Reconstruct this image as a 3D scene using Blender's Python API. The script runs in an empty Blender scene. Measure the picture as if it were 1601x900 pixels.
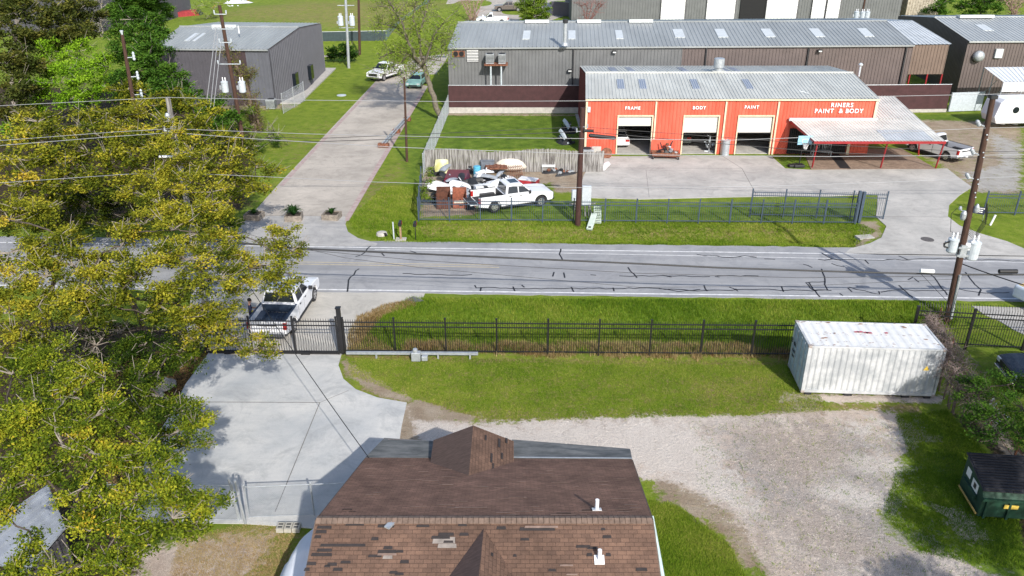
import bpy, math, random
import numpy as np
from mathutils import Vector, Matrix
random.seed(7); RNG = np.random.default_rng(11)
R = math.radians
# ------------------------------------------------------------------ camera, sky, sun, exposure
scene = bpy.context.scene
HC, PITCH, FPX = 20.9, R(25.75), 1272.0
cam_d = bpy.data.cameras.new('camera'); cam = bpy.data.objects.new('camera', cam_d)
scene.collection.objects.link(cam); scene.camera = cam
cam.location = (0, 0, HC); cam.rotation_euler = (R(90) - PITCH, 0, 0)
cam_d.sensor_width = 36; cam_d.lens = 36 * FPX / 1601; cam_d.clip_start = .5; cam_d.clip_end = 3000
scene.render.resolution_x, scene.render.resolution_y = 1024, 576
SUN = Vector((.52, -1.45, 1.05)).normalized()
world = bpy.data.worlds.new('World'); scene.world = world; world.use_nodes = True
wn = world.node_tree; bg = wn.nodes['Background']
sky = wn.nodes.new('ShaderNodeTexSky'); sky.sky_type = 'NISHITA'; sky.sun_disc = False
sky.sun_elevation = math.asin(SUN.z); sky.sun_rotation = math.atan2(SUN.x, SUN.y)
sky.air_density = 1.0; sky.dust_density = 1.6; sky.ozone_density = 1.2
wn.links.new(sky.outputs[0], bg.inputs[0]); bg.inputs[1].default_value = .14
sd = bpy.data.lights.new('sun', 'SUN'); sd.energy = 3.7; sd.angle = R(.6); sd.color = (1, .95, .87)
so = bpy.data.objects.new('sun', sd); scene.collection.objects.link(so)
so.rotation_euler = (-SUN).to_track_quat('-Z', 'Y').to_euler(); so.location = (20, -40, 60)
vs = scene.view_settings
scene.display_settings.display_device = 'sRGB'
vs.view_transform = 'Standard'; vs.look = 'None'; vs.gamma = 1; vs.use_curve_mapping = False; vs.exposure = .5

# ------------------------------------------------------------------ helpers
CP, SP = math.cos(PITCH), math.sin(PITCH)
def at(px, py, z=0.0):
    'point of the real place seen at a photo position, at height z'
    a = (px - 800.5) / FPX; b = (450 - py) / FPX
    t = (z - HC) / (-SP + b * CP)
    return Vector((a * t, (CP + b * SP) * t, z))
def aty(px, py, Y):
    a = (px - 800.5) / FPX; b = (450 - py) / FPX
    t = Y / (CP + b * SP)
    return Vector((a * t, Y, HC + (-SP + b * CP) * t))
def mpp(p):
    'metres per photo pixel at point p'
    return (p[1] * CP - (p[2] - HC) * SP) / FPX
C = scene.collection
def smooth01(t): t = np.clip(t, 0, 1); return t * t * (3 - 2 * t)
def gz(x, y):
    'ground height: flat lots with a drainage ditch either side of the road'
    x = np.asarray(x, float); y = np.asarray(y, float)
    c = 38.9 - .02 * (x + 8); d = np.abs(y - c)
    s = .75 * (1 - smooth01(d / 2.7)) * smooth01((x + 6.5) / 2.2) * (1 - smooth01((x - 23) / 2.5))
    c2 = 52.0 - .04 * x; d2 = np.abs(y - c2)
    s2 = .42 * (1 - smooth01(d2 / 1.7)) * smooth01((x + 9) / 3) * (1 - smooth01((x - 22.5) / 1.5))
    b = .10 * np.sin(x * .31 + 1) * np.sin(y * .23) * smooth01((y - 90) / 20)
    h = 1.6 * smooth01((y - 118) / 25) * (1 - smooth01((x + 14) / 8)) * smooth01((x + 75) / 30)*(1-smooth01((y-165)/20))
    return -.03 - s - s2 + b + h
def tag(o, label=None, cat=None, group=None, kind=None):
    if label: o['label'] = label
    if cat: o['category'] = cat
    if group: o['group'] = group
    if kind: o['kind'] = kind
    return o
def thing(name, label, cat, loc=(0, 0, 0), rz=0, group=None):
    o = bpy.data.objects.new(name, None); C.objects.link(o)
    o.empty_display_size = .3
    o.location = (loc[0], loc[1], loc[2] if len(loc) > 2 else 0); o.rotation_euler = (0, 0, rz)
    return tag(o, label, cat, group)
def copy_tree(o, parent=None):
    c = o.copy(); C.objects.link(c); c.parent = parent
    for ch in [k for k in bpy.data.objects if k.parent == o]: copy_tree(ch, c)
    return c
def join_into(t, others):
    import bmesh
    bm = bmesh.new(); bm.from_mesh(t.data)
    for o in others:
        off = len(t.data.materials)
        for m in o.data.materials: t.data.materials.append(m)
        n0 = len(bm.faces); me = o.data; me.transform(t.matrix_basis.inverted() @ o.matrix_basis); bm.from_mesh(me); bm.faces.ensure_lookup_table()
        for f in bm.faces[n0:]: f.material_index += off
        bpy.data.objects.remove(o)
    bm.to_mesh(t.data); bm.free(); return t
class MB:
    def __init__(s): s.v = []; s.f = []; s.m = []; s.mi = 0
    def add(s, vs, fs):
        b = len(s.v); s.v += [tuple(v) for v in vs]
        for f in fs: s.f.append([b + i for i in f]); s.m.append(s.mi)
    def box(s, x0, x1, y0, y1, z0, z1):
        s.add([(x0,y0,z0),(x1,y0,z0),(x1,y1,z0),(x0,y1,z0),(x0,y0,z1),(x1,y0,z1),(x1,y1,z1),(x0,y1,z1)],
              [(0,3,2,1),(4,5,6,7),(0,1,5,4),(1,2,6,5),(2,3,7,6),(3,0,4,7)])
    def cbox(s, c, sz, M=None):
        x, y, z = sz[0]/2, sz[1]/2, sz[2]/2
        P = [Vector(p) for p in [(-x,-y,-z),(x,-y,-z),(x,y,-z),(-x,y,-z),(-x,-y,z),(x,-y,z),(x,y,z),(-x,y,z)]]
        if M is not None: P = [M @ p for p in P]
        c = Vector(c)
        s.add([p + c for p in P], [(0,3,2,1),(4,5,6,7),(0,1,5,4),(1,2,6,5),(2,3,7,6),(3,0,4,7)])
    def tube(s, p0, p1, r0, r1=None, n=8, cap=True):
        r1 = r0 if r1 is None else r1
        p0 = Vector(p0); p1 = Vector(p1); d = (p1 - p0)
        if d.length < 1e-6: return
        d.normalize(); a = d.orthogonal().normalized(); b = d.cross(a)
        V = []
        for p, r in ((p0, r0), (p1, r1)):
            for i in range(n):
                t = 2*math.pi*i/n; V.append(p + a*math.cos(t)*r + b*math.sin(t)*r)
        F = [(i, (i+1) % n, n+(i+1) % n, n+i) for i in range(n)]
        if cap: F += [tuple(range(n-1, -1, -1)), tuple(range(n, 2*n))]
        s.add(V, F)
    def path(s, pts, r0, r1=None, n=6):
        r1 = r0 if r1 is None else r1; k = len(pts) - 1
        pts = [Vector(p) for p in pts]; V = []; F = []
        up = None
        for j, p in enumerate(pts):
            d = (pts[min(j+1, k)] - pts[max(j-1, 0)])
            if d.length < 1e-6: d = Vector((0, 0, 1))
            d.normalize()
            a = d.orthogonal().normalized() if up is None else (up - d * up.dot(d))
            if a.length < 1e-4: a = d.orthogonal()
            a.normalize(); up = a; b = d.cross(a); r = r0 + (r1 - r0) * j / max(k, 1)
            for i in range(n):
                t = 2*math.pi*i/n; V.append(p + a*math.cos(t)*r + b*math.sin(t)*r)
        for j in range(k):
            for i in range(n): F.append((j*n+i, j*n+(i+1) % n, (j+1)*n+(i+1) % n, (j+1)*n+i))
        F += [tuple(range(n-1, -1, -1)), tuple(range(k*n, k*n+n))]
        s.add(V, F)
    def poly(s, pts): s.add(pts, [tuple(range(len(pts)))])
    def prism(s, pts, d):
        'planar polygon pts extruded by vector d'
        d = Vector(d); P = [Vector(p) for p in pts]; n = len(P)
        s.add(P + [p + d for p in P], [tuple(range(n-1, -1, -1)), tuple(range(n, 2*n))] + [(i, (i+1) % n, n+(i+1) % n, n+i) for i in range(n)])
    def lathe(s, c, prof, n=16, M=None):
        c = Vector(c); V = []; F = []; k = len(prof)
        for r, z in prof:
            for i in range(n):
                t = 2*math.pi*i/n; q = Vector((r*math.cos(t), r*math.sin(t), z))
                V.append(c + (M @ q if M is not None else q))
        for j in range(k-1):
            for i in range(n): F.append((j*n+i, j*n+(i+1) % n, (j+1)*n+(i+1) % n, (j+1)*n+i))
        F += [tuple(range(n-1, -1, -1)), tuple(range((k-1)*n, k*n))]
        s.add(V, F)
    def ribs(s, P00, P10, P11, P01, pitch=.3, depth=.03, w=.3, flip=1):
        'sheet with raised ribs running from edge P00-P10 to edge P01-P11'
        P00, P10, P11, P01 = map(Vector, (P00, P10, P11, P01))
        L = (P10 - P00).length; N = ((P10 - P00).cross(P01 - P00)).normalized() * flip * depth
        k = max(1, int(round(L / pitch))); V = []; F = []
        for i in range(k):
            for u, h in ((i, 0), (i + 1 - w, 0), (i + 1 - w*.75, 1), (i + 1 - w*.25, 1)):
                t = u / k
                V.append(P00.lerp(P10, t) + N*h); V.append(P01.lerp(P11, t) + N*h)
        V.append(P10); V.append(P11)
        for i in range(len(V)//2 - 1): F.append((2*i, 2*i+2, 2*i+3, 2*i+1))
        s.add(V, F)
    def build(s, name, mat, parent=None, smooth=False, bevel=0, label=None):
        me = bpy.data.meshes.new(name); me.from_pydata(s.v, [], s.f)
        mats = mat if isinstance(mat, (list, tuple)) else [mat]
        for m in mats: me.materials.append(m)
        if len(mats) > 1: me.polygons.foreach_set('material_index', s.m)
        if smooth: me.polygons.foreach_set('use_smooth', [True]*len(s.f))
        me.update()
        o = bpy.data.objects.new(name, me); C.objects.link(o)
        if parent: o.parent = parent
        if bevel:
            b = o.modifiers.new('bevel', 'BEVEL'); b.width = bevel; b.segments = 2; b.limit_method = 'ANGLE'; b.angle_limit = R(40)
        if label: o['label'] = label
        return o

# ------------------------------------------------------------------ materials
MATS = {}
def mat(name, col, rough=.8, var=.15, scale=3, metal=0, bump=0, col2=None, detail=6, spec=.5, coord='Object', stretch=None, ramp=(.35, .65), emis=0, alpha=1):
    if name in MATS: return MATS[name]
    m = bpy.data.materials.new(name); m.use_nodes = True; nt = m.node_tree; n = nt.nodes; l = nt.links
    p = n['Principled BSDF']; p.inputs['Roughness'].default_value = rough; p.inputs['Metallic'].default_value = metal
    p.inputs['Specular IOR Level'].default_value = spec
    c1 = tuple(col) + (1,)
    if var or col2:
        tc = n.new('ShaderNodeTexCoord'); mp = n.new('ShaderNodeMapping')
        if stretch: mp.inputs['Scale'].default_value = stretch
        l.new(tc.outputs[coord], mp.inputs[0])
        nz = n.new('ShaderNodeTexNoise'); nz.inputs['Scale'].default_value = scale; nz.inputs['Detail'].default_value = detail
        nz.inputs['Roughness'].default_value = .65
        l.new(mp.outputs[0], nz.inputs['Vector'])
        cr = n.new('ShaderNodeValToRGB'); cr.color_ramp.elements[0].position = ramp[0]; cr.color_ramp.elements[1].position = ramp[1]
        cr.color_ramp.elements[0].color = tuple(x*(1-var) for x in col) + (1,)
        cr.color_ramp.elements[1].color = (tuple(col2) if col2 else tuple(min(1, x*(1+var)) for x in col)) + (1,)
        l.new(nz.outputs[0], cr.inputs[0]); l.new(cr.outputs[0], p.inputs['Base Color'])
        if bump:
            bp = n.new('ShaderNodeBump'); bp.inputs['Strength'].default_value = bump; bp.inputs['Distance'].default_value = .05
            l.new(nz.outputs[0], bp.inputs['Height']); l.new(bp.outputs[0], p.inputs['Normal'])
    else: p.inputs['Base Color'].default_value = c1
    MATS[name] = m; return m
def leafmat(name, cols, rough=.8):
    m = bpy.data.materials.new(name); m.use_nodes = True; n = m.node_tree.nodes; l = m.node_tree.links
    p = n['Principled BSDF']; p.inputs['Roughness'].default_value = rough; p.inputs['Specular IOR Level'].default_value = .08
    a = n.new('ShaderNodeAttribute'); a.attribute_name = 'tint'
    cr = n.new('ShaderNodeValToRGB'); e = cr.color_ramp.elements
    for i, c in enumerate(cols):
        pos = i/(len(cols)-1)
        if i == 0: el = e[0]
        elif i == len(cols)-1: el = e[len(e)-1]
        else: el = e.new(pos)
        el.position = pos; el.color = tuple(c) + (1,)
    l.new(a.outputs['Fac'], cr.inputs[0]); l.new(cr.outputs[0], p.inputs['Base Color'])
    t = n.new('ShaderNodeBsdfTranslucent'); l.new(cr.outputs[0], t.inputs[0])
    mx = n.new('ShaderNodeMixShader'); mx.inputs[0].default_value = .3
    l.new(p.outputs[0], mx.inputs[1]); l.new(t.outputs[0], mx.inputs[2]); l.new(mx.outputs[0], n['Material Output'].inputs[0])
    MATS[name] = m; return m
M_white = mat('white_paint', (.75,.76,.78), .35, .06, 2)
M_truck = mat('truck_white', (.72,.73,.76), .22, .03, 1)
M_black = mat('black_metal', (.012,.012,.014), .45, .2, 5)
M_bluefence = mat('bluegrey_metal', (.05,.075,.11), .45, .15, 5)
M_tyre = mat('tyre_rubber', (.018,.018,.02), .85, .2, 6)
M_rim = mat('rim_alloy', (.5,.5,.52), .3, .05, 4, metal=.7)
M_glass = mat('dark_glass', (.012,.016,.022), .06, 0)
M_dark = mat('dark_plastic', (.02,.021,.024), .6, .2, 6)
M_chrome = mat('chrome', (.6,.61,.63), .2, .05, 4, metal=.9)
M_red = mat('red_lamp', (.35,.015,.012), .25, 0)
M_lamp = mat('clear_lamp', (.6,.62,.62), .15, 0)
M_galv = mat('galvanised', (.42,.45,.48), .45, .15, 5, metal=.4)
M_pale = mat('pale_metal', (.47,.52,.56), .5, .12, 5)
M_wood = mat('pole_wood', (.06,.030,.020), .9, .4, 6, stretch=(4,4,.4))
M_woodg = mat('weathered_boards', (.23,.21,.195), .9, .55, 5, stretch=(1.7,1,.12), col2=(.35,.34,.33), ramp=(.4,.6), detail=3)
M_wire = mat('pale_wire', (.27,.28,.30), .5, 0)
M_cable = mat('black_cable', (.012,.012,.014), .6, 0)
M_conc = mat('kerb_concrete', (.42,.40,.37), .9, .15, 3)
M_rust = mat('rust', (.16,.055,.03), .9, .45, 6, col2=(.28,.12,.07))
M_skin = mat('skin', (.42,.24,.17), .6, .05, 8)
# ------------------------------------------------------------------ ground sheet with painted regions
def w2(pts): return np.array([[at(*p).x, at(*p).y] for p in pts])
def sdist(P, X, Y):
    n = len(P); ins = np.zeros(X.shape, bool); d = np.full(X.shape, 1e9)
    for i in range(n):
        x0, y0 = P[i]; x1, y1 = P[(i+1) % n]
        ex, ey = x1-x0, y1-y0
        t = np.clip(((X-x0)*ex + (Y-y0)*ey) / (ex*ex+ey*ey+1e-9), 0, 1)
        d = np.minimum(d, np.hypot(X-x0-t*ex, Y-y0-t*ey))
        c = ((y0 > Y) != (y1 > Y)) & (X < (x1-x0)*(Y-y0)/((y1-y0) if abs(y1-y0) > 1e-9 else 1e-9) + x0)
        ins ^= c
    return np.where(ins, d, -d)
def axis(a, b, fine, lo, hi, coarse):
    left = list(np.arange(lo, a, coarse)); mid = list(np.arange(a, b, fine)); right = list(np.arange(b, hi+coarse, coarse))
    return np.array(left + mid + right)
xs = np.concatenate([[-900,-500,-300], np.arange(-160,-46,3.0), np.arange(-46,-22,1.0), np.arange(-22,32,.22), np.arange(32,56,.8), np.arange(56,160,3.0), [220,400,900]])
ys = np.concatenate([[-100,-30], np.arange(-10,10,2.0), np.arange(10,30,.22), np.arange(30,56,.2), np.arange(56,100,.5), np.arange(100,230,2.0), [260,330,500,900,1800]])
GX, GY_ = np.meshgrid(xs, ys)
GZ = gz(GX, GY_)
rs = {}
def region(ch, pts, soft=.4, amt=1.0, op='max'):
    P = w2(pts) if len(pts[0]) == 2 else np.array([p[:2] for p in pts])
    v = amt * smooth01((sdist(P, GX, GY_) + soft) / (2*soft))
    rs[ch] = np.maximum(rs.get(ch, 0*GX), v) if op == 'max' else rs.get(ch, 0*GX) * (1 - v)
# gravel drive of the near property
region('gravel', [(625,640),(640,627),(690,650),(760,660),(900,654),(1040,648),(1180,648),(1235,640),(1330,640),(1405,640),(1450,662),(1440,690),(1400,722),(1425,745),(1395,770),(1430,800),(1395,800),(1420,830),(1500,870),(1601,930),(1180,1050),(1200,900),(1160,845),(1110,800),(1050,760),(1000,745),(600,760)], .55)
region('gravel', [(1225,612),(1480,618),(1470,630),(1215,628)], .3, .8)
region('gravel', [(220,850),(440,825),(330,1000),(190,1000)], .9, .9)
region('gravel', [(1440,680),(1475,678),(1470,690),(1445,690)], .2, .8)
region('gravel', [(1440,780),(1500,780),(1560,850),(1500,850)], .5, .65)
region('shade_grey_gravel', [(1200,740),(1290,700),(1400,700),(1420,745),(1330,790),(1560,900),(1380,900),(1240,800),(1180,760)], 1.8, .5)  # partial tree shade painted into the ground colour
region('shade_grey_gravel', [(1100,662),(1440,652),(1430,800),(1601,930),(1190,1000),(1230,880),(1150,800),(1090,740)], 2.2, .62)
region('gravel', [(1372,796),(1425,798),(1470,850),(1440,864),(1385,832)], .35, 1, 'sub')
region('gravel', [(1395,640),(1470,640),(1475,670),(1430,668)], .4, .8, 'sub')
region('gravel', [(1405,735),(1450,725),(1500,790),(1440,775)], .4, 1, 'sub')
region('pale_gravel', [(640,650),(760,662),(1000,655),(1090,665),(1150,740),(1190,800),(1150,800),(1060,755),(1000,735),(800,700),(640,690)], 1.3)
region('pale_gravel', [(1262,762),(1330,752),(1410,788),(1395,800),(1310,785)], .7)
region('pale_gravel', [(1300,712),(1380,705),(1425,735),(1400,745),(1330,732)], .7, .8)
region('pale_gravel', [(1300,650),(1400,650),(1440,690),(1350,690)], .8, .6)
region('brown_gravel', [(1180,665),(1290,672),(1330,720),(1260,760),(1180,720)], 1.2, .9)
region('brown_gravel', [(1200,800),(1290,790),(1400,860),(1380,900),(1260,880)], 1.2, .7)
# dirt
region('dirt', [(530,555),(545,590),(600,620),(640,628),(640,655),(760,660),(700,640),(640,618),(600,600),(560,575)], .5)
region('dirt', [(580,640),(640,640),(660,700),(600,700)], .5)
region('dirt', [(1020,745),(1080,760),(1150,800),(1205,900),(1185,900),(1110,820),(1030,780)], .6, .8)
region('dirt', [(1125,820),(1170,830),(1200,900),(1160,890)], .5, .7)
region('dirt', [(1250,612),(1300,640),(1300,650),(1180,650),(1210,640)], .6, .6)
region('dirt', [(1455,600),(1510,620),(1601,760),(1601,720),(1560,660)], .5, .9)
region('dirt', [(660,268),(905,262),(960,262),(925,300),(868,300),(860,285),(790,300),(740,335),(660,338)], .7)
region('dirt', [(655,332),(745,332),(700,312),(660,312)], .5, .5)
region('dirt', [(1340,345),(1372,345),(1378,370),(1330,385),(1345,365)], .5, .9)
region('dirt', [(690,176),(905,178),(905,181),(690,180)], .3, .7)
region('dirt', [(560,372),(586,378),(1000,384),(1370,390),(1370,393),(586,383)], .3, .8)
region('dirt', [(1395,232),(1440,250),(1460,262),(1530,300),(1480,300),(1420,268)], .6, .5)
region('dirt', [(355,150),(460,160),(470,168),(420,172),(300,172)], .6, .6)
region('dirt', [(1405,185),(1601,190),(1601,305),(1520,300),(1470,260),(1430,235),(1400,215)], 1.0, .75)
# pale worn paving of the shop lot
region('lot', [(1540,200),(1601,225),(1601,300),(1530,300),(1500,270),(1560,255)], 1.2, .7)
# dry straw
region('straw', [(537,553),(620,556),(780,560),(1000,562),(1235,564),(1235,570),(1000,568),(780,566),(560,560)], .35)
region('straw', [(620,545),(700,543),(780,535),(900,540),(1000,533),(1200,545),(1235,558),(1230,563),(700,556),(600,552)], .5, .5)
region('straw', [(560,500),(600,478),(640,468),(650,475),(610,490),(590,520),(640,548),(560,550),(545,520)], .8, .62)
region('straw', [(650,345),(900,350),(1330,350),(1330,368),(900,368),(660,366)], .8, .5)
region('straw', [(600,560),(1235,575),(1235,640),(760,650),(600,590)], 1.5, .35)
region('straw', [(1020,590),(1200,575),(1240,640),(1100,650)], 1.2, .55)
region('straw', [(540,300),(640,240),(620,340),(570,370)], 1.5, .4)
region('straw', [(1000,740),(1100,760),(1190,850),(1150,900),(1080,800)], .8, .6)
region('straw', [(280,840),(470,815),(440,1000),(280,1000)], .9, .55)
region('straw', [(460,0),(740,0),(640,60),(520,60),(300,40)], 8, .5)
region('straw', [(0,215,0) and (430,205),(560,180),(440,290),(400,320)], 3, .3)
region('straw', [(540,560),(560,590),(620,612),(700,628),(780,640),(1000,640),(1180,638),(1240,632),(1240,650),(1180,652),(900,660),(760,664),(690,652),(620,640),(560,610),(535,580)], .9, .75)
region('straw', [(1215,600),(1300,625),(1450,625),(1450,650),(1300,655),(1200,650)], .8, .6)
# leaf litter below the trees
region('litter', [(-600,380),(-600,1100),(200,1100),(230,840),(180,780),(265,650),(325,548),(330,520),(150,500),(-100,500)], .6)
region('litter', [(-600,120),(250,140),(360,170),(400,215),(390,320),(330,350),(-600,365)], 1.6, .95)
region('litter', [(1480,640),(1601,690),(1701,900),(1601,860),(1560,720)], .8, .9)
# lush green
region('lush', [(640,465),(1500,472),(1500,500),(1240,500),(1230,540),(1000,530),(800,530),(690,535),(600,540),(640,490)], .6)
region('lush', [(690,176),(905,176),(905,232),(690,232)], .8)
region('lush', [(1430,178),(1545,180),(1540,205),(1440,200)], .6)
region('lush', [(1400,640),(1480,640),(1601,800),(1601,1000),(1500,880),(1480,760),(1420,720),(1460,680)], .8)
region('lush', [(1215,245),(1262,245),(1262,263),(1225,263)], .3)
region('lush', [(1010,790),(1060,800),(1140,860),(1180,940),(1020,940)], .7)
region('lush', [(700,315),(1380,315),(1380,345),(700,345)], .6, .7)
region('lush', [(600,170),(690,150),(690,330),(640,330)], 1.6, .6)
nv = GX.size; nx, ny = len(xs), len(ys)
co = np.stack([GX, GY_, GZ], -1).reshape(-1, 3)
me = bpy.data.meshes.new('ground'); me.vertices.add(nv); me.vertices.foreach_set('co', co.astype(np.float32).ravel())
ii, jj = np.meshgrid(np.arange(nx-1), np.arange(ny-1)); base = (jj*nx+ii).ravel()
quads = np.stack([base, base+1, base+nx+1, base+nx], 1).astype(np.int32)
nf = len(quads); me.loops.add(nf*4); me.loops.foreach_set('vertex_index', quads.ravel())
me.polygons.add(nf); me.polygons.foreach_set('loop_start', np.arange(0, nf*4, 4, dtype=np.int32))
me.polygons.foreach_set('use_smooth', np.ones(nf, bool))
me.update(calc_edges=True)
for ch in rs:
    at_ = me.attributes.new(ch, 'FLOAT', 'POINT'); at_.data.foreach_set('value', np.asarray(rs[ch], np.float32).ravel())
g = bpy.data.objects.new('ground', me); C.objects.link(g); tag(g, kind='structure')
m = bpy.data.materials.new('ground'); m.use_nodes = True; nt = m.node_tree; N = nt.nodes; Lk = nt.links
p = N['Principled BSDF']; p.inputs['Roughness'].default_value = .95; p.inputs['Specular IOR Level'].default_value = .15
tc = N.new('ShaderNodeTexCoord')
def noise(scale, detail=6, rough=.6, stretch=None, dist=0):
    z = N.new('ShaderNodeTexNoise'); z.inputs['Scale'].default_value = scale; z.inputs['Detail'].default_value = detail
    z.inputs['Roughness'].default_value = rough; z.inputs['Distortion'].default_value = dist
    if stretch:
        mp = N.new('ShaderNodeMapping'); mp.inputs['Scale'].default_value = stretch; Lk.new(tc.outputs['Object'], mp.inputs[0]); Lk.new(mp.outputs[0], z.inputs['Vector'])
    else: Lk.new(tc.outputs['Object'], z.inputs['Vector'])
    return z.outputs[0]
def ramp(src, stops):
    c = N.new('ShaderNodeValToRGB'); e = c.color_ramp.elements
    for i, (pos, col) in enumerate(stops):
        el = e[i] if i < 2 else e.new(pos)
        el.position = pos; el.color = tuple(col) + (1,)
    Lk.new(src, c.inputs[0]); return c.outputs[0]
def math_(op, a, b=None, c=None, clamp=False):
    q = N.new('ShaderNodeMath'); q.operation = op; q.use_clamp = clamp
    for i, v in enumerate((a, b, c)):
        if v is None: continue
        if isinstance(v, (int, float)): q.inputs[i].default_value = v
        else: Lk.new(v, q.inputs[i])
    return q.outputs[0]
def mix(f, a, b, mode='MIX'):
    q = N.new('ShaderNodeMix'); q.data_type = 'RGBA'; q.blend_type = mode
    if isinstance(f, (int, float)): q.inputs[0].default_value = f
    else: Lk.new(f, q.inputs[0])
    for i, v in ((6, a), (7, b)):
        if isinstance(v, tuple): q.inputs[i].default_value = v + (1,)
        else: Lk.new(v, q.inputs[i])
    return q.outputs[2]
n_big = noise(.16, 4, .5); n_mid = noise(.9, 6, .65); n_sm = noise(7, 5, .7); n_fine = noise(38, 4, .75); n_edge = noise(1.7, 8, .72, dist=.3)
n_speck = noise(22, 3, .6); n_rag = noise(6, 6, .8)
grass = ramp(n_mid, [(.3, (.09,.15,.012)), (.72, (.28,.32,.05)), (.5, (.175,.25,.02))])
grass = mix(math_('MULTIPLY', ramp(n_big, [(.4,(0,0,0)),(.62,(1,1,1))]), .5), grass, (.15,.215,.022))
grass = mix(math_('MULTIPLY', ramp(noise(2.6, 6, .75), [(.5,(0,0,0)),(.68,(1,1,1))]), .42), grass, (.27,.25,.08))
lushc0 = ramp(n_mid, [(.3, (.06,.115,.012)), (.75, (.20,.28,.04)), (.52, (.12,.195,.02))])
lushc = mix(math_('MULTIPLY', ramp(noise(1.9, 6, .75), [(.52,(0,0,0)),(.7,(1,1,1))]), .5), lushc0, (.17,.17,.045))
strawc = ramp(n_sm, [(.3, (.17,.115,.05)), (.7, (.40,.30,.16)), (.5, (.28,.20,.10))])
dirtc = ramp(n_mid, [(.3, (.27,.2,.14)), (.7, (.44,.37,.29)), (.5, (.36,.29,.215))])
dirtc = mix(ramp(n_speck, [(.55,(0,0,0)),(.72,(1,1,1))]), dirtc, (.2,.15,.1))
gravc = ramp(n_fine, [(.3, (.26,.23,.21)), (.62, (.70,.66,.60)), (.46, (.52,.48,.44))])
gravc = mix(math_('MULTIPLY', ramp(noise(.16, 3, .5), [(.42,(0,0,0)),(.58,(1,1,1))]), .5), gravc, ramp(n_speck, [(.35,(.46,.36,.28)),(.65,(.60,.50,.42))]))
gravc = mix(math_('MULTIPLY', ramp(noise(.45, 6, .6, stretch=(1,.55,1)), [(.42,(0,0,0)),(.6,(1,1,1))]), .5), gravc, (.74,.70,.64))
gravc = mix(1.0, gravc, (.95,.89,.86), 'MULTIPLY')
gravc = mix(math_('MULTIPLY', ramp(noise(.7, 7, .7), [(.5,(0,0,0)),(.64,(1,1,1))]), .55), gravc, (.33,.26,.215))
gravc = mix(math_('MULTIPLY', ramp(noise(1, 6, .65, stretch=(1.3,.28,1), dist=.6), [(.47,(0,0,0)),(.62,(1,1,1))]), .5), gravc, (.36,.30,.255))
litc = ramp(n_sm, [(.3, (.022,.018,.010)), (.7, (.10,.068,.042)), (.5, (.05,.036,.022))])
shade_greyc = ramp(n_fine, [(.3, (.15,.14,.135)), (.65, (.50,.46,.43)), (.45, (.30,.275,.26))])
lotc = ramp(n_mid, [(.3, (.33,.31,.28)), (.7, (.48,.46,.43)), (.5, (.42,.4,.37))])
def mask(ch, amt=.9, k=3.2):
    k = k * 1.4
    a = N.new('ShaderNodeAttribute'); a.attribute_name = ch
    e = math_('MULTIPLY', math_('SUBTRACT', n_edge, .5), amt * 2.2)
    e2 = math_('MULTIPLY', math_('SUBTRACT', n_rag, .5), amt * 1.7)
    s = math_('ADD', math_('ADD', a.outputs['Fac'], e), e2)
    s = math_('MULTIPLY_ADD', math_('SUBTRACT', s, .5), k, .5, clamp=True)
    return math_('MULTIPLY', s, math_('MULTIPLY', a.outputs['Fac'], 6, clamp=True))
col = mix(mask('lush', .7, 1.6), grass, lushc)
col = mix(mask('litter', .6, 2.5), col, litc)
col = mix(math_('MULTIPLY', mask('straw', 1.0, 1.5), .85), col, strawc)
col = mix(mask('gravel', .8, 3), col, gravc)
col = mix(math_('MULTIPLY', mask('shade_grey_gravel', .9, 2), .8), col, shade_greyc)  # painted tree shade plus the greyer gravel on the right
col = mix(math_('MULTIPLY', mask('pale_gravel', 1.1, 1.6), .75), col, ramp(n_fine, [(.3, (.44,.39,.35)), (.65, (.76,.70,.64)), (.45, (.62,.565,.51))]))
col = mix(math_('MULTIPLY', mask('brown_gravel', 1.1, 1.6), .6), col, ramp(n_fine, [(.3, (.24,.18,.15)), (.65, (.52,.43,.36)), (.45, (.38,.31,.26))]))
col = mix(mask('dirt', .8, 2.4), col, dirtc)
col = mix(mask('lot', .6, 3), col, lotc)
col = mix(.75, col, ramp(n_fine, [(.25,(.45,.45,.45)),(.75,(1.5,1.5,1.5))]), 'MULTIPLY')
Lk.new(col, p.inputs['Base Color'])
bp = N.new('ShaderNodeBump'); bp.inputs['Strength'].default_value = .7; bp.inputs['Distance'].default_value = .09
Lk.new(math_('ADD', n_fine, math_('MULTIPLY', n_sm, 1.5)), bp.inputs['Height']); Lk.new(bp.outputs[0], p.inputs['Normal'])
g.data.materials.append(m)

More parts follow.
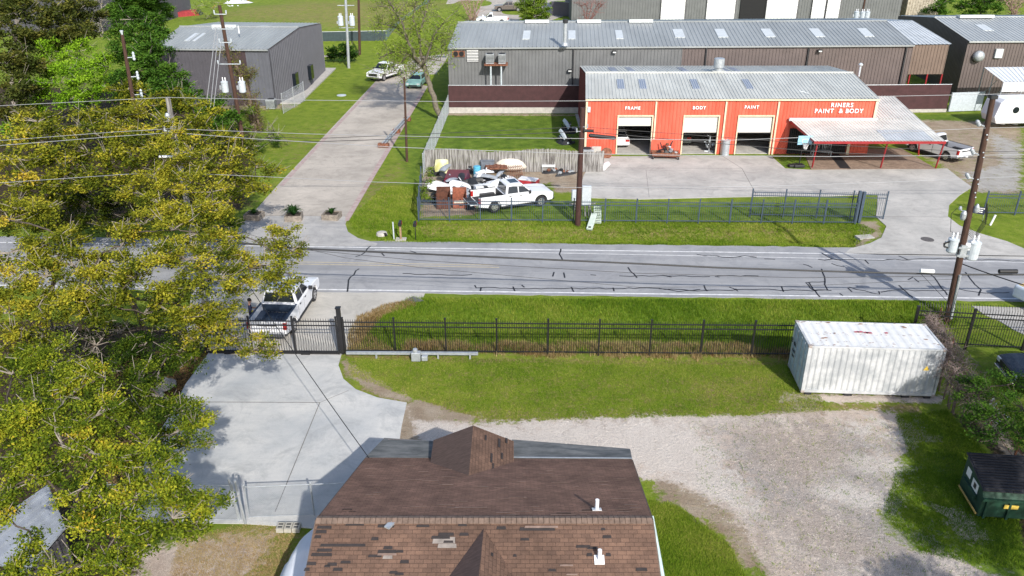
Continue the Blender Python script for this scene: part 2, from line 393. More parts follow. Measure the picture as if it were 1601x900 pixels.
# ------------------------------------------------------------------ paved sheets
def pave_mat(name, c1, c2, crack=.0, tone2=None, sc=.5, joint=None, lanes=False):
    global N, Lk, tc
    m = bpy.data.materials.new(name); m.use_nodes = True; N = m.node_tree.nodes; Lk = m.node_tree.links
    p = N['Principled BSDF']; p.inputs['Roughness'].default_value = .85; p.inputs['Specular IOR Level'].default_value = .25
    tc = N.new('ShaderNodeTexCoord')
    a = noise(sc, 8, .65); b = noise(45, 3, .7); s = noise(2.5, 8, .75, stretch=(.5,1.6,1))
    c = ramp(a, [(.33, c1), (.66, c2)])
    c = mix(.35, c, ramp(b, [(.3,(.6,.6,.6)),(.7,(1.4,1.4,1.4))]), 'MULTIPLY')
    if tone2: c = mix(math_('MULTIPLY', ramp(s, [(.5,(0,0,0)),(.75,(1,1,1))]), .7), c, tone2)
    c = mix(math_('MULTIPLY', ramp(noise(.55, 5, .8, dist=.8), [(.48,(0,0,0)),(.68,(1,1,1))]), .6), c, tuple(x*.72 for x in c1))
    c = mix(math_('MULTIPLY', ramp(noise(5, 3, .6), [(.68,(0,0,0)),(.76,(1,1,1))]), .35), c, tuple(x*.45 for x in c1))
    if lanes:
        c = mix(math_('MULTIPLY', ramp(noise(1, 3, .5, stretch=(.015,.75,1)), [(.45,(0,0,0)),(.6,(1,1,1))]), .5), c, tuple(x*.74 for x in c1))
        c = mix(math_('MULTIPLY', ramp(noise(1, 5, .7, stretch=(.08,3.5,1)), [(.52,(0,0,0)),(.66,(1,1,1))]), .35), c, tuple(min(1,x*1.25) for x in c2))
    Lk.new(c, p.inputs['Base Color'])
    bp = N.new('ShaderNodeBump'); bp.inputs['Strength'].default_value = .25; bp.inputs['Distance'].default_value = .02
    Lk.new(b, bp.inputs['Height']); Lk.new(bp.outputs[0], p.inputs['Normal'])
    return m
mat_ap = pave_mat('warm_concrete', (.42,.40,.36), (.54,.51,.46), tone2=(.36,.35,.33), sc=.3)
M_asph = pave_mat('old_asphalt', (.275,.28,.295), (.345,.345,.35), tone2=(.375,.372,.37), sc=.35, lanes=True)
M_cd = pave_mat('drive_concrete', (.385,.40,.41), (.57,.56,.535), tone2=(.37,.38,.39), sc=.28)
M_cn = pave_mat('stained_concrete', (.36,.325,.285), (.52,.47,.41), tone2=(.29,.265,.24), sc=.22)
M_cl = pave_mat('lot_concrete', (.37,.36,.34), (.52,.50,.465), tone2=(.28,.265,.245), sc=.3)
M_apron = pave_mat('grey_apron', (.34,.335,.33), (.46,.445,.43), tone2=(.27,.27,.28), sc=.5)
M_agg = pave_mat('pebble_paving', (.21,.15,.115), (.33,.25,.19), tone2=(.17,.13,.11), sc=3)
M_line = mat('line_white', (.62,.62,.62), .7, .25, 3, ramp=(.3,.6)); M_yel = mat('line_yellow', (.44,.375,.26), .7, .2, 3)
M_seal = mat('crack_tar', (.012,.013,.018), .7, .2, 4); M_pink = mat('faded_red_kerb', (.42,.29,.28), .85, .2, 2, col2=(.44,.36,.33))
M_joint = mat('joint_dark', (.19,.18,.17), .9, .2, 3)
def sheet(name, polys, mats, z=0.0, joints=(), parent=None):
    mb = MB()
    for P in polys:
        mb.poly([at(*q, z) if len(q) == 2 else Vector((q[0], q[1], z)) for q in P])
        E = [at(*q, z) if len(q) == 2 else Vector((q[0], q[1], z)) for q in P]
        for i in range(len(E)):
            a, b = E[i], E[(i+1) % len(E)]
            mb.poly([a, Vector((a.x,a.y,z-.3)), Vector((b.x,b.y,z-.3)), b])
    for k, pts, w in joints:
        mb.mi = k; strip(mb, pts, w, z + .004)
    o = mb.build(name, mats, parent); tag(o, kind='structure'); return o
def strip(mb, pts, w, z):
    P = [Vector((q[0], q[1], z)) if len(q) == 3 else at(q[0], q[1], z) for q in pts]
    L_, R_ = [], []
    for i, q in enumerate(P):
        d = (P[min(i+1, len(P)-1)] - P[max(i-1, 0)]).normalized(); n = Vector((-d.y, d.x, 0)) * w/2
        L_.append(q + n); R_.append(q - n)
    for i in range(len(P)-1): mb.poly([R_[i], R_[i+1], L_[i+1], L_[i]])
# the road
def edge_pts(p, q, n, j):
    a, b = Vector(p), Vector(q); out = []
    for i in range(n+1):
        t = i/n; v = a.lerp(b, t); out.append((v.x, v.y + random.uniform(-j, j), 0))
    return out
near = edge_pts((-90, 44.6, 0), (60, 40.5, 0), 220, .09); far = edge_pts((60, 47.6, 0), (-90, 53.6, 0), 220, .12)
near = [(x, (43.0 - .03*(x+9.7)) - .25 + random.uniform(-.07, .07), 0) for x in np.linspace(-90, 60, 240)]
far = [(x, (50.15 - .034*(x+12.8)) + .55 + random.uniform(-.09, .09), 0) for x in np.linspace(60, -90, 240)]
jn = []
def crack(pts, w=.095, jit=2.0):
    out = []
    for a, b in zip(pts[:-1], pts[1:]):
        n = max(1, int(math.hypot(a[0]-b[0], (a[1]-b[1])*2)/9))
        for i in range(n): t = i/n; out.append((a[0]+(b[0]-a[0])*t + random.uniform(-1,1)*jit*.5, a[1]+(b[1]-a[1])*t + random.uniform(-1,1)*jit*.45))
    out.append(pts[-1]); jn.append((3, out, w))
for c in [[(574,379),(580,384),(566,398),(556,401)],[(561,419),(544,438),(543,456)],[(877,388),(875,397),(880,407)],
          [(743,446),(744,449),(810,451),(900,451),(1010,450),(1090,454),(1180,452),(1250,454),(1300,454)],
          [(803,448),(805,455)],[(753,449),(751,455)],[(816,445),(820,449)],[(893,449),(897,456)],[(866,425),(864,432)],[(882,425),(883,434)],
          [(924,429),(932,430)],[(958,449),(960,455)],[(982,418),(996,434)],[(968,431),(996,431),(1045,431),(1110,432)],[(1035,430),(1050,433)],[(1117,432),(1125,433)],
          [(630,428),(690,429),(722,431),(738,429)],[(1090,398),(1120,400),(1140,402),(1165,399),(1183,402)],[(1195,404),(1212,405)],
          [(1285,396),(1300,403),(1315,407)],[(1280,406),(1330,405),(1400,406),(1480,404),(1601,408)],[(1405,399),(1420,406)],[(1352,405),(1358,412)],
          [(1256,412),(1270,418)],[(1284,420),(1290,432),(1289,445),(1294,453),(1270,454),(1260,441),(1290,440)],[(1264,441),(1282,464)],[(1120,431),(1186,431)],
          [(1327,449),(1340,453),(1352,454),(1376,460),(1374,455)],[(1376,456),(1400,453),(1430,454),(1470,454),(1500,452),(1540,458),(1578,457)],[(1405,446),(1427,465)],
          [(1455,428),(1466,440),(1481,461)],[(1510,425),(1520,440),(1534,452),(1530,462)],[(1420,438),(1428,433),(1437,441)],[(1140,448),(1155,455),(1150,451)],[(1100,446),(1106,455)],
          [(1222,448),(1225,456)],[(1326,449),(1332,456)],[(1312,458),(1318,462)],[(1095,452),(1060,455),(1030,451)],[(640,392),(655,397)],[(597,396),(601,400)],[(1300,412),(1320,417)],
          [(200,455),(260,458),(340,457)],[(20,400),(150,410),(300,412)]]:
    crack(c)
def road_line(yf, x0, x1, w, k, n=120, gap=None):
    pts = [(x, yf(x), 0) for x in np.linspace(x0, x1, n)]
    jn.append((k, pts, w))
road_line(lambda x: 43.0-.03*(x+9.7)+.08, -90, 60, .13, 1)
road_line(lambda x: 50.15-.034*(x+12.8)-.55, -90, 60, .12, 1)
road_line(lambda x: 46.75-.04*(x+4), -90, -.8, .10, 2); road_line(lambda x: 46.42-.04*(x+4), -90, -.8, .10, 2)
road_line(lambda x: 49.0-.05*(x+6), -9, 60, .07, 1)
M_lineFaint = mat('line_faint', (.40,.40,.41), .8, .2, 3)
road = sheet('road', [near + far], [M_asph, M_line, M_yel, M_seal], 0.0, jn)
# near concrete drive
J = [(1,[(300,628),(500,629)],.05),(1,[(500,629),(545,610)],.03),(1,[(500,629),(430,800)],.04),(1,[(333,552),(535,554)],.04)]
sheet('driveway', [[(330,546),(535,550),(529,570),(537,592),(556,608),(590,621),(636,629),(628,665),(620,720),(560,830),(380,818),(170,815),(180,780),(265,650),(290,600)]], [M_cd, M_joint], 0.004, J)
sheet('entrance_apron', [[(300,454),(665,457),(660,468),(655,471),(620,476),(590,486),(566,500),(556,515),(560,530),(537,552),(325,547),(290,520)]], [mat_ap, M_joint], -0.006, [])
sheet('side_apron', [[(1520,478),(1640,482),(1700,560),(1640,540),(1585,515),(1560,500),(1540,492)]], [M_cl], 0.006)
# drive across the road with painted kerb strips
sheet('side_street', [[(384,379),(370,362),(380,350),(437,286),(462,260),(587,127),(600,100),(590,88),(470,88),(300,92),(300,78),(505,73),(598,76),(640,60),(690,22),(700,0),(705,-40),(775,-40),(752,0),(735,30),(703,84),(665,141),(595,260),(545,335),(540,350),(544,362),(560,372),(590,380)]], [M_cn, M_pink, M_joint], 0.004,
      [(1,[(590,262),(662,141)],.45),(1,[(541,345),(590,262)],.4),(1,[(440,290),(466,261),(588,131)],.35),(2,[(392,336),(545,338)],.06),(2,[(500,262),(600,262)],.03),(2,[(520,195),(630,196)],.03),(2,[(480,290),(565,292)],.03)])
sheet('street_mouth', [[(384,379),(370,362),(378,350),(392,337),(540,338),(540,350),(544,362),(560,372),(590,380),(588,384),(384,383)]], [M_apron], 0.01)
sheet('far_lot', [[(760,0),(900,-20),(1000,-20),(890,22),(860,32),(700,34),(735,30)],[(780,12),(870,14),(900,22),(775,21)]][:1], [M_cn], 0.004)
# shop forecourt
LOT = [(905,300),(912,275),(930,244),(1205,243),(1228,263),(1270,265),(1481,263),(1500,278),(1520,292),(1500,305),(1484,320),(1482,338),(1500,352),(1531,364),(1575,377),(1601,388),(1640,400),(1640,406),(1320,396),(1330,388),(1360,380),(1378,371),(1386,353),(1369,338),(1372,320),(1372,303),(1300,306),(1175,307),(1000,311),(925,309)]
sheet('forecourt', [LOT], [M_cl, M_joint, M_apron], 0.004, [(1,[(915,262),(1160,263)],.05),(1,[(1130,244),(1160,263),(1182,303)],.05),(1,[(1370,338),(1483,339)],.05),(1,[(1010,265),(1015,308)],.03)])
sheet('canopy_floor', [[(1268,264),(1256,236),(1362,232),(1410,232),(1465,264)]], [M_agg, M_dark], 0.012, [(1,[(1300,236),(1322,263)],.9)])
mb = MB(); mb.lathe(at(1450,374,.005), [(.42,0),(.42,.012),(.36,.014),(.01,.016)], 24)
tag(mb.build('manhole_cover', mat('cast_iron', (.10,.09,.085), .7, .3, 12)), 'round iron manhole cover set in the concrete mouth of the shop driveway', 'manhole cover')
# ------------------------------------------------------------------ buildings
M_rg = mat('roof_grey', (.40,.42,.42), .5, .1, .6, metal=.15, stretch=(1,.25,1)); M_rb = mat('roof_bluegrey', (.29,.31,.315), .5, .1, .5, metal=.1, stretch=(1,.3,1))
M_rw = mat('roof_pale', (.52,.55,.57), .5, .1, .6, metal=.1); M_rt = mat('roof_tan', (.50,.51,.48), .55, .12, .7, metal=.1, stretch=(1,.3,1))
M_redw = mat('red_siding', (.66,.095,.05), .6, .16, 1.1, stretch=(1,1,.25), col2=(.70,.13,.08)); M_redd = mat('dark_red_steel', (.30,.02,.025), .5, .15, 3)
M_trim = mat('cream_trim', (.66,.56,.40), .6, .08, 2); M_gw = mat('grey_siding', (.135,.14,.145), .6, .1, .8); M_bw = mat('brown_siding', (.12,.095,.09), .6, .1, .8)
M_dw = mat('charcoal_siding', (.075,.072,.085), .6, .12, .8); M_brn = mat('brown_screen', (.055,.022,.024), .85, .2, 1.5); M_door = mat('door_cream', (.66,.645,.60), .5, .06, 1)
M_skyl = mat('skylight', (.52,.55,.56), .3, .08, 2); M_int = mat('interior_dark', (.05,.05,.055), .9, .1, 3); M_void = mat('doorway_dark', (.008,.008,.01), .8, 0)
M_gsky = mat('grey_skylight', (.20,.23,.30), .3, .15, 8); M_brick = mat('tan_stone', (.38,.32,.24), .9, .35, 2.5, col2=(.5,.45,.37))
def V(*a): return Vector(a)
def quad(mb, a, b, c, d): mb.poly([a, b, c, d])
def wallribs(parent, name, a, b, za, zb0, zb1, m, pitch=.3, depth=.035, flip=1, label=None):
    mb = MB(); mb.ribs(V(a[0],a[1],za), V(b[0],b[1],za), V(b[0],b[1],zb1), V(a[0],a[1],zb0), pitch, depth, .3, flip)
    return mb.build(name, m, parent, label=label)
def gable_shed(name, label, cat, FL, FR, ez, RL, RR, rz_, BL, BR, bz, wm, rm, pitch=.45, over=.15, front=True, segs=None):
    'FL/FR front corners, RL/RR ridge ends, BL/BR back corners (x, y)'
    t = thing(name, label, cat, (0,0,0))
    f0, f1 = V(*FL, ez), V(*FR, ez); r0, r1 = V(*RL, rz_), V(*RR, rz_); b0, b1 = V(*BL, bz), V(*BR, bz)
    up = V(0,0,.06); ov = (f0 - r0).normalized()*over
    mb = MB(); mb.ribs(f0+ov+up, f1+ov+up, r1+up, r0+up, pitch, .05, .25, 1); mb.ribs(r0+up, r1+up, b1+up, b0+up, pitch, .05, .25, 1)
    roof = mb.build('roof', rm, t)
    mb = MB()
    mb.path([r0+up*1.6, r1+up*1.6], .09, n=6)
    mb.build('ridge_cap', rm, roof)
    if front:
        for i, (ta, tb, mm) in enumerate(segs or [(0, 1, wm)]):
            a = f0.lerp(f1, ta); b = f0.lerp(f1, tb); wallribs(t, 'wall', a, b, 0, ez, ez, mm, .36, .045)
    for (a, r, b, fl) in ((f0, r0, b0, -1), (f1, r1, b1, 1)):
        mb = MB()
        n = 26
        for (p, q) in ((a, r), (r, b)):
            mb.ribs(V(p.x,p.y,0), V(q.x,q.y,0), q, p, .36, .045, .3, fl)
        mb.build('wall', wm, t)
    mb = MB(); mb.poly([V(b0.x,b0.y,0), V(b1.x,b1.y,0), b1, b0]); mb.build('wall', wm, t)
    mb = MB(); e = f0+ov+V(0,-.06,-.02); e2 = f1+ov+V(0,-.06,-.02); mb.cbox((e+e2)/2, ((e2-e).length, .14, .16), Matrix.Rotation(math.atan2(e2.y-e.y, e2.x-e.x), 3, 'Z')); g_ = mb.build('gutter', rm, t)
    return t, roof, (f0, f1, r0, r1, b0, b1)
def roofpatch(parent, name, f0, f1, r0, r1, u, v, du, dv, m, h=.12):
    'raised panel lying on the roof slope at u along, v up'
    def P(a, b): return f0.lerp(f1, a).lerp(r0.lerp(r1, a), b)
    a, b, c, d = P(u,v), P(u+du,v), P(u+du,v+dv), P(u,v+dv); n = (b-a).cross(d-a).normalized()*h
    mb = MB(); mb.prism([a, b, c, d], n); return mb.build(name, m, parent)
def light_box(parent, p, name='wall_light'):
    mb = MB(); mb.box(p[0]-.22, p[0]+.22, p[1]-.35, p[1]-.03, p[2]-.1, p[2]+.14); mb.mi = 1; mb.box(p[0]-.17, p[0]+.17, p[1]-.37, p[1]-.3, p[2]-.08, p[2]+.05)
    mb.build(name, [M_dark, M_lamp], parent)
# --- long warehouse behind
tB, roofB, KB = gable_shed('long_warehouse', 'long grey and brown metal warehouse with skylights and flat steel roof behind the red shop', 'warehouse',
    (-6.75,88), (43.0,89.7), 6.5, (-6.2,97), (43.4,98.3), 7.75, (-5.9,107.8), (42.6,110), 6.5, M_gw, M_rb, segs=[(0,.245,M_gw),(.245,.5,M_gw),(.5,.69,M_bw),(.69,1,M_bw)])
f0,f1,r0,r1,b0,b1 = KB
for u in (.155,.255,.36): roofpatch(roofB, 'skylight', f0,f1,r0,r1, u+.0, .28, .016, .34, M_skyl, .13)
for u in (.49,.585,.69,.80,.91): roofpatch(roofB, 'skylight', f0,f1,r0,r1, u, .32, .022, .34, M_skyl, .13)
for u in (.155,.275,.395): roofpatch(roofB, 'ridge_vent', r0,r1,b0,b1, u, -.05, .055, .1, M_skyl, .35)
for u in (.52,.63,.73,.86): roofpatch(roofB, 'skylight', r0,r1,b0,b1, u, .12, .02, .3, M_skyl, .1)
mb = MB(); q = at(883, 69, 6.9); mb.tube(q, q+V(0,0,2.1), .2, n=14); mb.lathe(q+V(0,0,-.1), [(.4,0),(.3,.25),(.2,.3)], 14); mb.mi=1; mb.tube(q+V(0,0,2.15), q+V(0,0,2.5), .27, n=14); mb.build('flue_pipe', [M_galv, M_dark], roofB, smooth=False)
mb = MB(); q = at(755, 31, 7.6); mb.tube(q, q+V(0,0,.6), .09); mb.build('vent_pipe', M_white, roofB)
Yw = 88.1
def onB(px, py): return aty(px, py, Yw)
mb = MB(); a = onB(707,79); b = onB(727,88); mb.box(a.x,b.x,Yw-.2,Yw+.1,b.z,a.z); mb.mi=1; mx=(a.x+b.x)/2
for cx in ((a.x+mx)/2+.03, (mx+b.x)/2-.03): mb.tube((cx,Yw-.22,(a.z+b.z)/2), (cx,Yw-.19,(a.z+b.z)/2), .26, n=16)
mb.build('wall_fans', [M_rust, M_void], tB)
mb = MB(); a = onB(729,77); b = onB(749,96)
mb.box(a.x,b.x,Yw-.1,Yw+.05,b.z,a.z); mb.mi=1
for i in range(8): z = b.z + (a.z-b.z)*(i+.5)/8; mb.box(a.x+.05,b.x-.05,Yw-.16,Yw-.11,z-.035,z+.035)
mb.build('louvre_vent', [M_dark, M_white], tB)
for px in (897,1107,1270,1427):
    mb = MB(); q = onB(px, 78); mb.box(q.x-.07,q.x+.07, 87.8+(q.x+6.75)*.034, 88.1+(q.x+6.75)*.034, 0, 6.4); mb.build('downpipe', M_dark, tB)
light_box(tB, (onB(961,81).x, 88.5, 6.0)); light_box(tB, (onB(1287,79).x, 89.2, 6.0)); light_box(tB, (onB(891,110).x, 88.3, 4.1), 'wall_camera')
for k, (px, w) in enumerate(((766,.85),(785,.75))):
    a = aty(px, 98, 87.2); mb = MB(); mb.box(a.x-w/2,a.x+w/2,86.7,87.6,a.z,a.z+.95); mb.mi=1
    mb.lathe((a.x,87.15,a.z+.95), [(.33,0),(.33,.05),(.05,.08)], 16)
    for i in range(6): mb.box(a.x-w/2-.01+.02,a.x+w/2-.02,86.68,86.695,a.z+.12+i*.13,a.z+.18+i*.13)
    t_ = tag(mb.build('air_conditioner', [M_galv, M_dark]), ['left and larger of two grey condenser units on the rusty wall platform', 'right and smaller of two grey condenser units on the rusty wall platform'][k], 'air conditioner', 'condensers on the wall platform')
a = aty(757,99,87); b = aty(794,99,87)
t_ = thing('wall_platform', 'rusty steel platform on two legs carrying condensers against the grey warehouse wall', 'platform', (a.x,87,0))
mb = MB(); mb.box(0,b.x-a.x,-.7,.8,a.z-.12,a.z-.01); mb.build('deck', M_rust, t_)
for f in (.28,.72):
    mb = MB(); mb.tube(((b.x-a.x)*f,-.5,a.z-.12), ((b.x-a.x)*f,-.5,0), .09); mb.build('leg', M_pale, t_)
# right-hand bay of the warehouse, newer pale roof over an open carport
P00 = V(43.0,89.7,6.56); mb = MB(); mb.ribs(V(43.03,89.55,6.57), V(47.1,89.8,6.57), V(46.5,98.6,7.82), V(43.43,98.3,7.82), .45,.05,.25); mb.ribs(V(43.43,98.3,7.82), V(46.5,98.6,7.82), V(45.2,110.3,6.55), V(42.6,110,6.55), .45,.05,.25)
mb.build('roof', M_rw, tB, label='newer pale grey roof bay at the right end')
wallribs(tB, 'wall', (43.0,89.72), (46.9,89.9), 3.4, 6.5, 6.5, mat('tan_brown_siding', (.16,.115,.09), .6, .1, .8), .36, .045, label='brown short end wall over the open bay')
mb = MB(); mb.ribs(V(46.9,89.9,3.4), V(46.6,98.6,3.4), V(46.6,98.6,7.7), V(46.9,89.9,6.5), .36,.045,.3,1); mb.build('wall', M_bw, tB)
for x in (43.3,45.2,46.8): mb = MB(); mb.tube((x,89.85,0),(x,89.85,3.4),.09); mb.build('steel_post', M_redd, tB)
# --- right warehouse
tC, roofC, KC = gable_shed('right_warehouse', 'dark brown metal warehouse with round wall fan at the right edge', 'warehouse', (51.3,94.4), (86,95.4), 6.15, (51.9,104.5), (87,105.5), 7.35, (52.7,116), (87,117), 6.1, M_bw, M_rg)
f0,f1,r0,r1,b0,b1 = KC
for u in (.1,.42,.7): roofpatch(roofC, 'ridge_vent', r0,r1,b0,b1, u-.02, -.08, .12, .12, M_skyl, .35)
for u in (.1,.4): roofpatch(roofC, 'skylight', f0,f1,r0,r1, u, .4, .035, .25, M_skyl, .13)
q = aty(1528,87,94.4); mb = MB(); Mx = Matrix.Rotation(R(90),3,'X'); mb.lathe((q.x,94.35,q.z), [(.62,0),(.62,.35),(.5,.6),(.2,.72)], 18, Mx); mb.build('wall_fan', M_galv, tC, smooth=True)
q = aty(1561,83,94.4); mb = MB(); mb.box(q.x-.42,q.x+.42,94.2,94.5,q.z-.5,q.z+.5); mb.build('wall_box', M_skyl, tC)
# --- left warehouse
tA, roofA, KA = gable_shed('grey_warehouse', 'charcoal metal warehouse with blue grey roof beyond the left trees', 'warehouse', (-39,90.3), (-26.1,89.6), 6.05, (-38.4,97.8), (-24.5,97.2), 7.2, (-38.4,110), (-24.7,109.2), 6.05, M_dw, M_rb,
     segs=[(0,.68,M_dw),(.68,.8,mat('plum_siding',(.05,.032,.036),.6,.1,1)),(.8,1,mat('grey_blue_siding',(.10,.105,.125),.6,.1,1))])
f0,f1,r0,r1,b0,b1 = KA
mb = MB(); mb.ribs(V(-26.02,89.6,0), V(-24.42,97.2,0), V(-24.42,97.2,7.1), V(-26.02,89.6,5.95), .4,.04,.3,1); mb.ribs(V(-24.42,97.2,0), V(-24.62,109.2,0), V(-24.62,109.2,5.95), V(-24.42,97.2,7.1), .4,.04,.3,1)
mb.build('cladding', mat('side_siding', (.115,.115,.135), .6, .08, .8), tA)
roofpatch(roofA, 'skylight', f0,f1,r0,r1, .20, .32, .045, .36, M_skyl, .1); roofpatch(roofA, 'skylight', f0,f1,r0,r1, .27, .32, .028, .36, M_skyl, .1)
roofpatch(roofA, 'ridge_vent', r0,r1,b0,b1, .28, -.02, .2, .1, M_skyl, .3); roofpatch(roofA, 'skylight', r0,r1,b0,b1, .6, .1, .08, .3, M_skyl, .08)
mb = MB(); q = at(374,52,7.2); mb.tube(q, q+V(0,0,.8), .07); mb.build('vent_pipe', M_white, roofA)
for y0 in (94.0,98.8):
    mb = MB(); mb.box(-24.95 if y0<97 else -24.45, -24.3 if y0>97 else -24.85, y0, y0+1.5, 1.3, 2.9); 
    xw = -26.02+1.6*(y0-89.6)/7.6 if y0<97 else -24.42
    mb = MB(); mb.box(xw-.05, xw+.42, y0, y0+1.3, 1.0, 2.6); mb.build('window', M_glass, tA)
mb = MB(); mb.box(-26.0,-23.6,90.6,111,-.2,.12); tag(mb.build('foundation_slab', M_conc, tA))
# --- far buildings
def far_building(name, label, x0, x1, y0, y1, h, wm, rm, doors=(), dm=None):
    t = thing(name, label, 'warehouse', (0,0,0))
    wallribs(t, 'wall', (x0,y0), (x1,y0), 0, h, h, wm, .5, .05); 
    mb = MB(); mb.ribs(V(x0,y0,0), V(x0,y1,0), V(x0,y1,h), V(x0,y0,h), .5,.05,.3,-1); mb.build('wall', wm, t)
    mb = MB(); mb.ribs(V(x1,y0,0), V(x1,y1,0), V(x1,y1,h), V(x1,y0,h), .5,.05,.3,1); mb.build('wall', wm, t)
    mb = MB(); mb.prism([V(x0-.2,y0-.2,h),V(x1+.2,y0-.2,h),V(x1+.2,(y0+y1)/2,h+1.2)] + [V(x0-.2,(y0+y1)/2,h+1.2)], (0,0,.12)); mb.prism([V(x0-.2,(y0+y1)/2,h+1.2),V(x1+.2,(y0+y1)/2,h+1.2),V(x1+.2,y1,h),V(x0-.2,y1,h)], (0,0,.12)); mb.build('roof', rm, t)
    for a, b, z1, m in doors:
        mb = MB(); mb.box(a, b, y0-.2, y0-.06, .05, z1); mb.mi = 1
        mb.box(a-.12,a,y0-.24,y0-.04,.05,z1+.12); mb.box(b,b+.12,y0-.24,y0-.04,.05,z1+.12); mb.box(a,b,y0-.24,y0-.04,z1,z1+.12)
        for i in range(1,8): mb.box(a,b,y0-.215,y0-.205,z1*i/8,z1*i/8+.03)
        mb.build('door', [m, M_dw if m is M_white else M_void], t)
    return t
D = [(1033,1070),(1104,1148),(1197,1245),(1268,1288),(1291,1311)]
dx = [(aty(a,20,156).x, aty(b,20,156).x, 5.4, M_white) for a,b in D] + [(aty(1157,20,156).x, aty(1194,20,156).x, 5.4, M_void)]  # dark last panel paints the unlit inside of an open doorway
far_building('far_warehouse', 'grey warehouse with tall white roller doors beyond the long roof', 10.9, 71, 156, 175, 7.5, M_gw, M_rb, dx)
M_far2 = mat('far_charcoal', (.07,.07,.085), .6, .1, 1)
far_building('far_dark_shed', 'dark metal shed beyond the round green tree at the top left edge', -88, -69.5, 143, 165, 7, M_far2, M_rb)
far_building('far_corner_shed', 'small slate coloured shed beside the junk yard at the top left', -68, -62, 150, 165, 6.5, M_far2, M_rb)
t_ = far_building('stone_front_building', 'building with pale stone facing beside the far warehouse', 73, 79, 158, 170, 6, M_brick, M_rb)
# --- screened fences and walls
def panel_wall(name, label, cat, a, b, h, base, m, mb_=None, top=True):
    a, b = V(a[0],a[1],0), V(b[0],b[1],0); L = (b-a).length; ang = math.atan2(b.y-a.y, b.x-a.x)
    t = thing(name, label, cat, a, ang)
    mb = MB(); mb.box(0, L, -.03, .03, base, h); mb.build('screen', m, t)
    if base > .06: mb = MB(); mb.box(0, L, -.12, .12, 0, base-.01); mb.build('base', mb_ or M_conc, t)
    if top: mb = MB(); mb.tube((0,0,h+.03),(L,0,h+.03),.035); mb.build('rail', M_galv, t)
    n = int(L/3)+1
    for i in range(n+1):
        mb = MB(); x = L*i/n; mb.tube((x,.09,0),(x,.09,h+.08),.04); mb.build('post', M_galv, t)
    return t
panel_wall('screen_fence', 'dark brown screened fence on a pale base left of the red shop', 'fence', (-6.7,86.3), (7.2,86.3), 2.9, .62, M_brn)
panel_wall('screen_fence', 'dark brown screened fence between the red shop canopy and the right warehouse', 'fence', (33.8,86.3), (46.5,86.8), 2.9, .35, M_brn)
panel_wall('white_wall_panel', 'low white panel wall between the brown screen and the white carport', 'wall', (46.8,86.8), (50.5,87.3), 2.0, .05, M_pale)
# --- red shop
sh = thing('body_shop', 'red metal body shop with three roller doors and a grey ribbed roof', 'shop', (0,0,0))
FLx, FRx, FY = 6.45, 31.85, 71.0
E0, E1 = V(6.4,70.85,4.93), V(32.0,70.85,4.93); r0, r1 = V(7.0,78.6,5.65), V(32.45,78.6,5.65); b0, b1 = V(7.05,86,4.95), V(32.7,86,4.95)
mb = MB(); u = V(0,0,.05); mb.ribs(E0+u, E1+u, r1+u, r0+u, .31,.045,.28); mb.ribs(r0+u, r1+u, b1+u, b0+u, .31,.045,.28); roof = mb.build('roof', M_rt, sh)
mb = MB(); mb.path([r0+u*2, r1+u*2], .08); mb.build('ridge_cap', M_rt, roof)
doors = [(9.35,12.35,3.45), (15.15,18.2,3.45), (19.95,23.0,3.45)]
def px_at(px): return aty(px, 200, FY).x
xs_ = FLx
edges = []
for a, b, h in doors: edges += [(xs_, a)]; xs_ = b
edges.append((xs_, FRx))
for a, b in edges: wallribs(sh, 'wall', (a,FY), (b,FY), 0, 4.9, 4.9, M_redw, .3, .03)
for a, b, h in doors: wallribs(sh, 'wall', (a,FY), (b,FY), h, 4.9, 4.9, M_redw, .3, .03)
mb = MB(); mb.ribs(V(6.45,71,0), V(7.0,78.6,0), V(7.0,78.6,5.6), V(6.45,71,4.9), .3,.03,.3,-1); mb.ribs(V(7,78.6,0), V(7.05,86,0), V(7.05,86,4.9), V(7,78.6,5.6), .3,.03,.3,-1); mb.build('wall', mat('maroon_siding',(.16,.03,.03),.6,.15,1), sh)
mb = MB(); mb.ribs(V(31.85,71,0), V(32.4,78.6,0), V(32.4,78.6,5.6), V(31.85,71,4.9), .3,.03,.3,1); mb.ribs(V(32.4,78.6,0), V(32.65,86,0), V(32.65,86,4.9), V(32.4,78.6,5.6), .3,.03,.3,1); mb.build('wall', M_redw, sh)
mb = MB(); mb.box(7.1,32.6,85.9,85.96,0,4.9); mb.build('wall', M_bw, sh)
mb = MB(); mb.box(6.7,31.7,71.1,85.8,-.02,.03); mb.mi=1; mb.box(13.6,13.7,71.2,85,.03,4.6); mb.build('floor', [M_cl, M_int], sh)
mb = MB(); mb.box(6.4,32,70.80,70.92,4.82,4.95); mb.build('eave_trim', M_trim, sh)
for px, w in ((916,.09),(1023,.07),(1131,.07),(1212,.07)):
    x = px_at(px) + .0; mb = MB(); mb.box(x-w,x+w,70.84,70.94,0,4.73); mb.build('downpipe', M_trim, sh)
mb = MB(); mb.box(31.72,31.92,70.84,70.97,2.0,4.73); mb.build('corner_trim', M_trim, sh)
mb = MB(); mb.box(29.9,30.15,70.84,70.94,0,2.6); mb.build('downpipe', M_trim, sh)
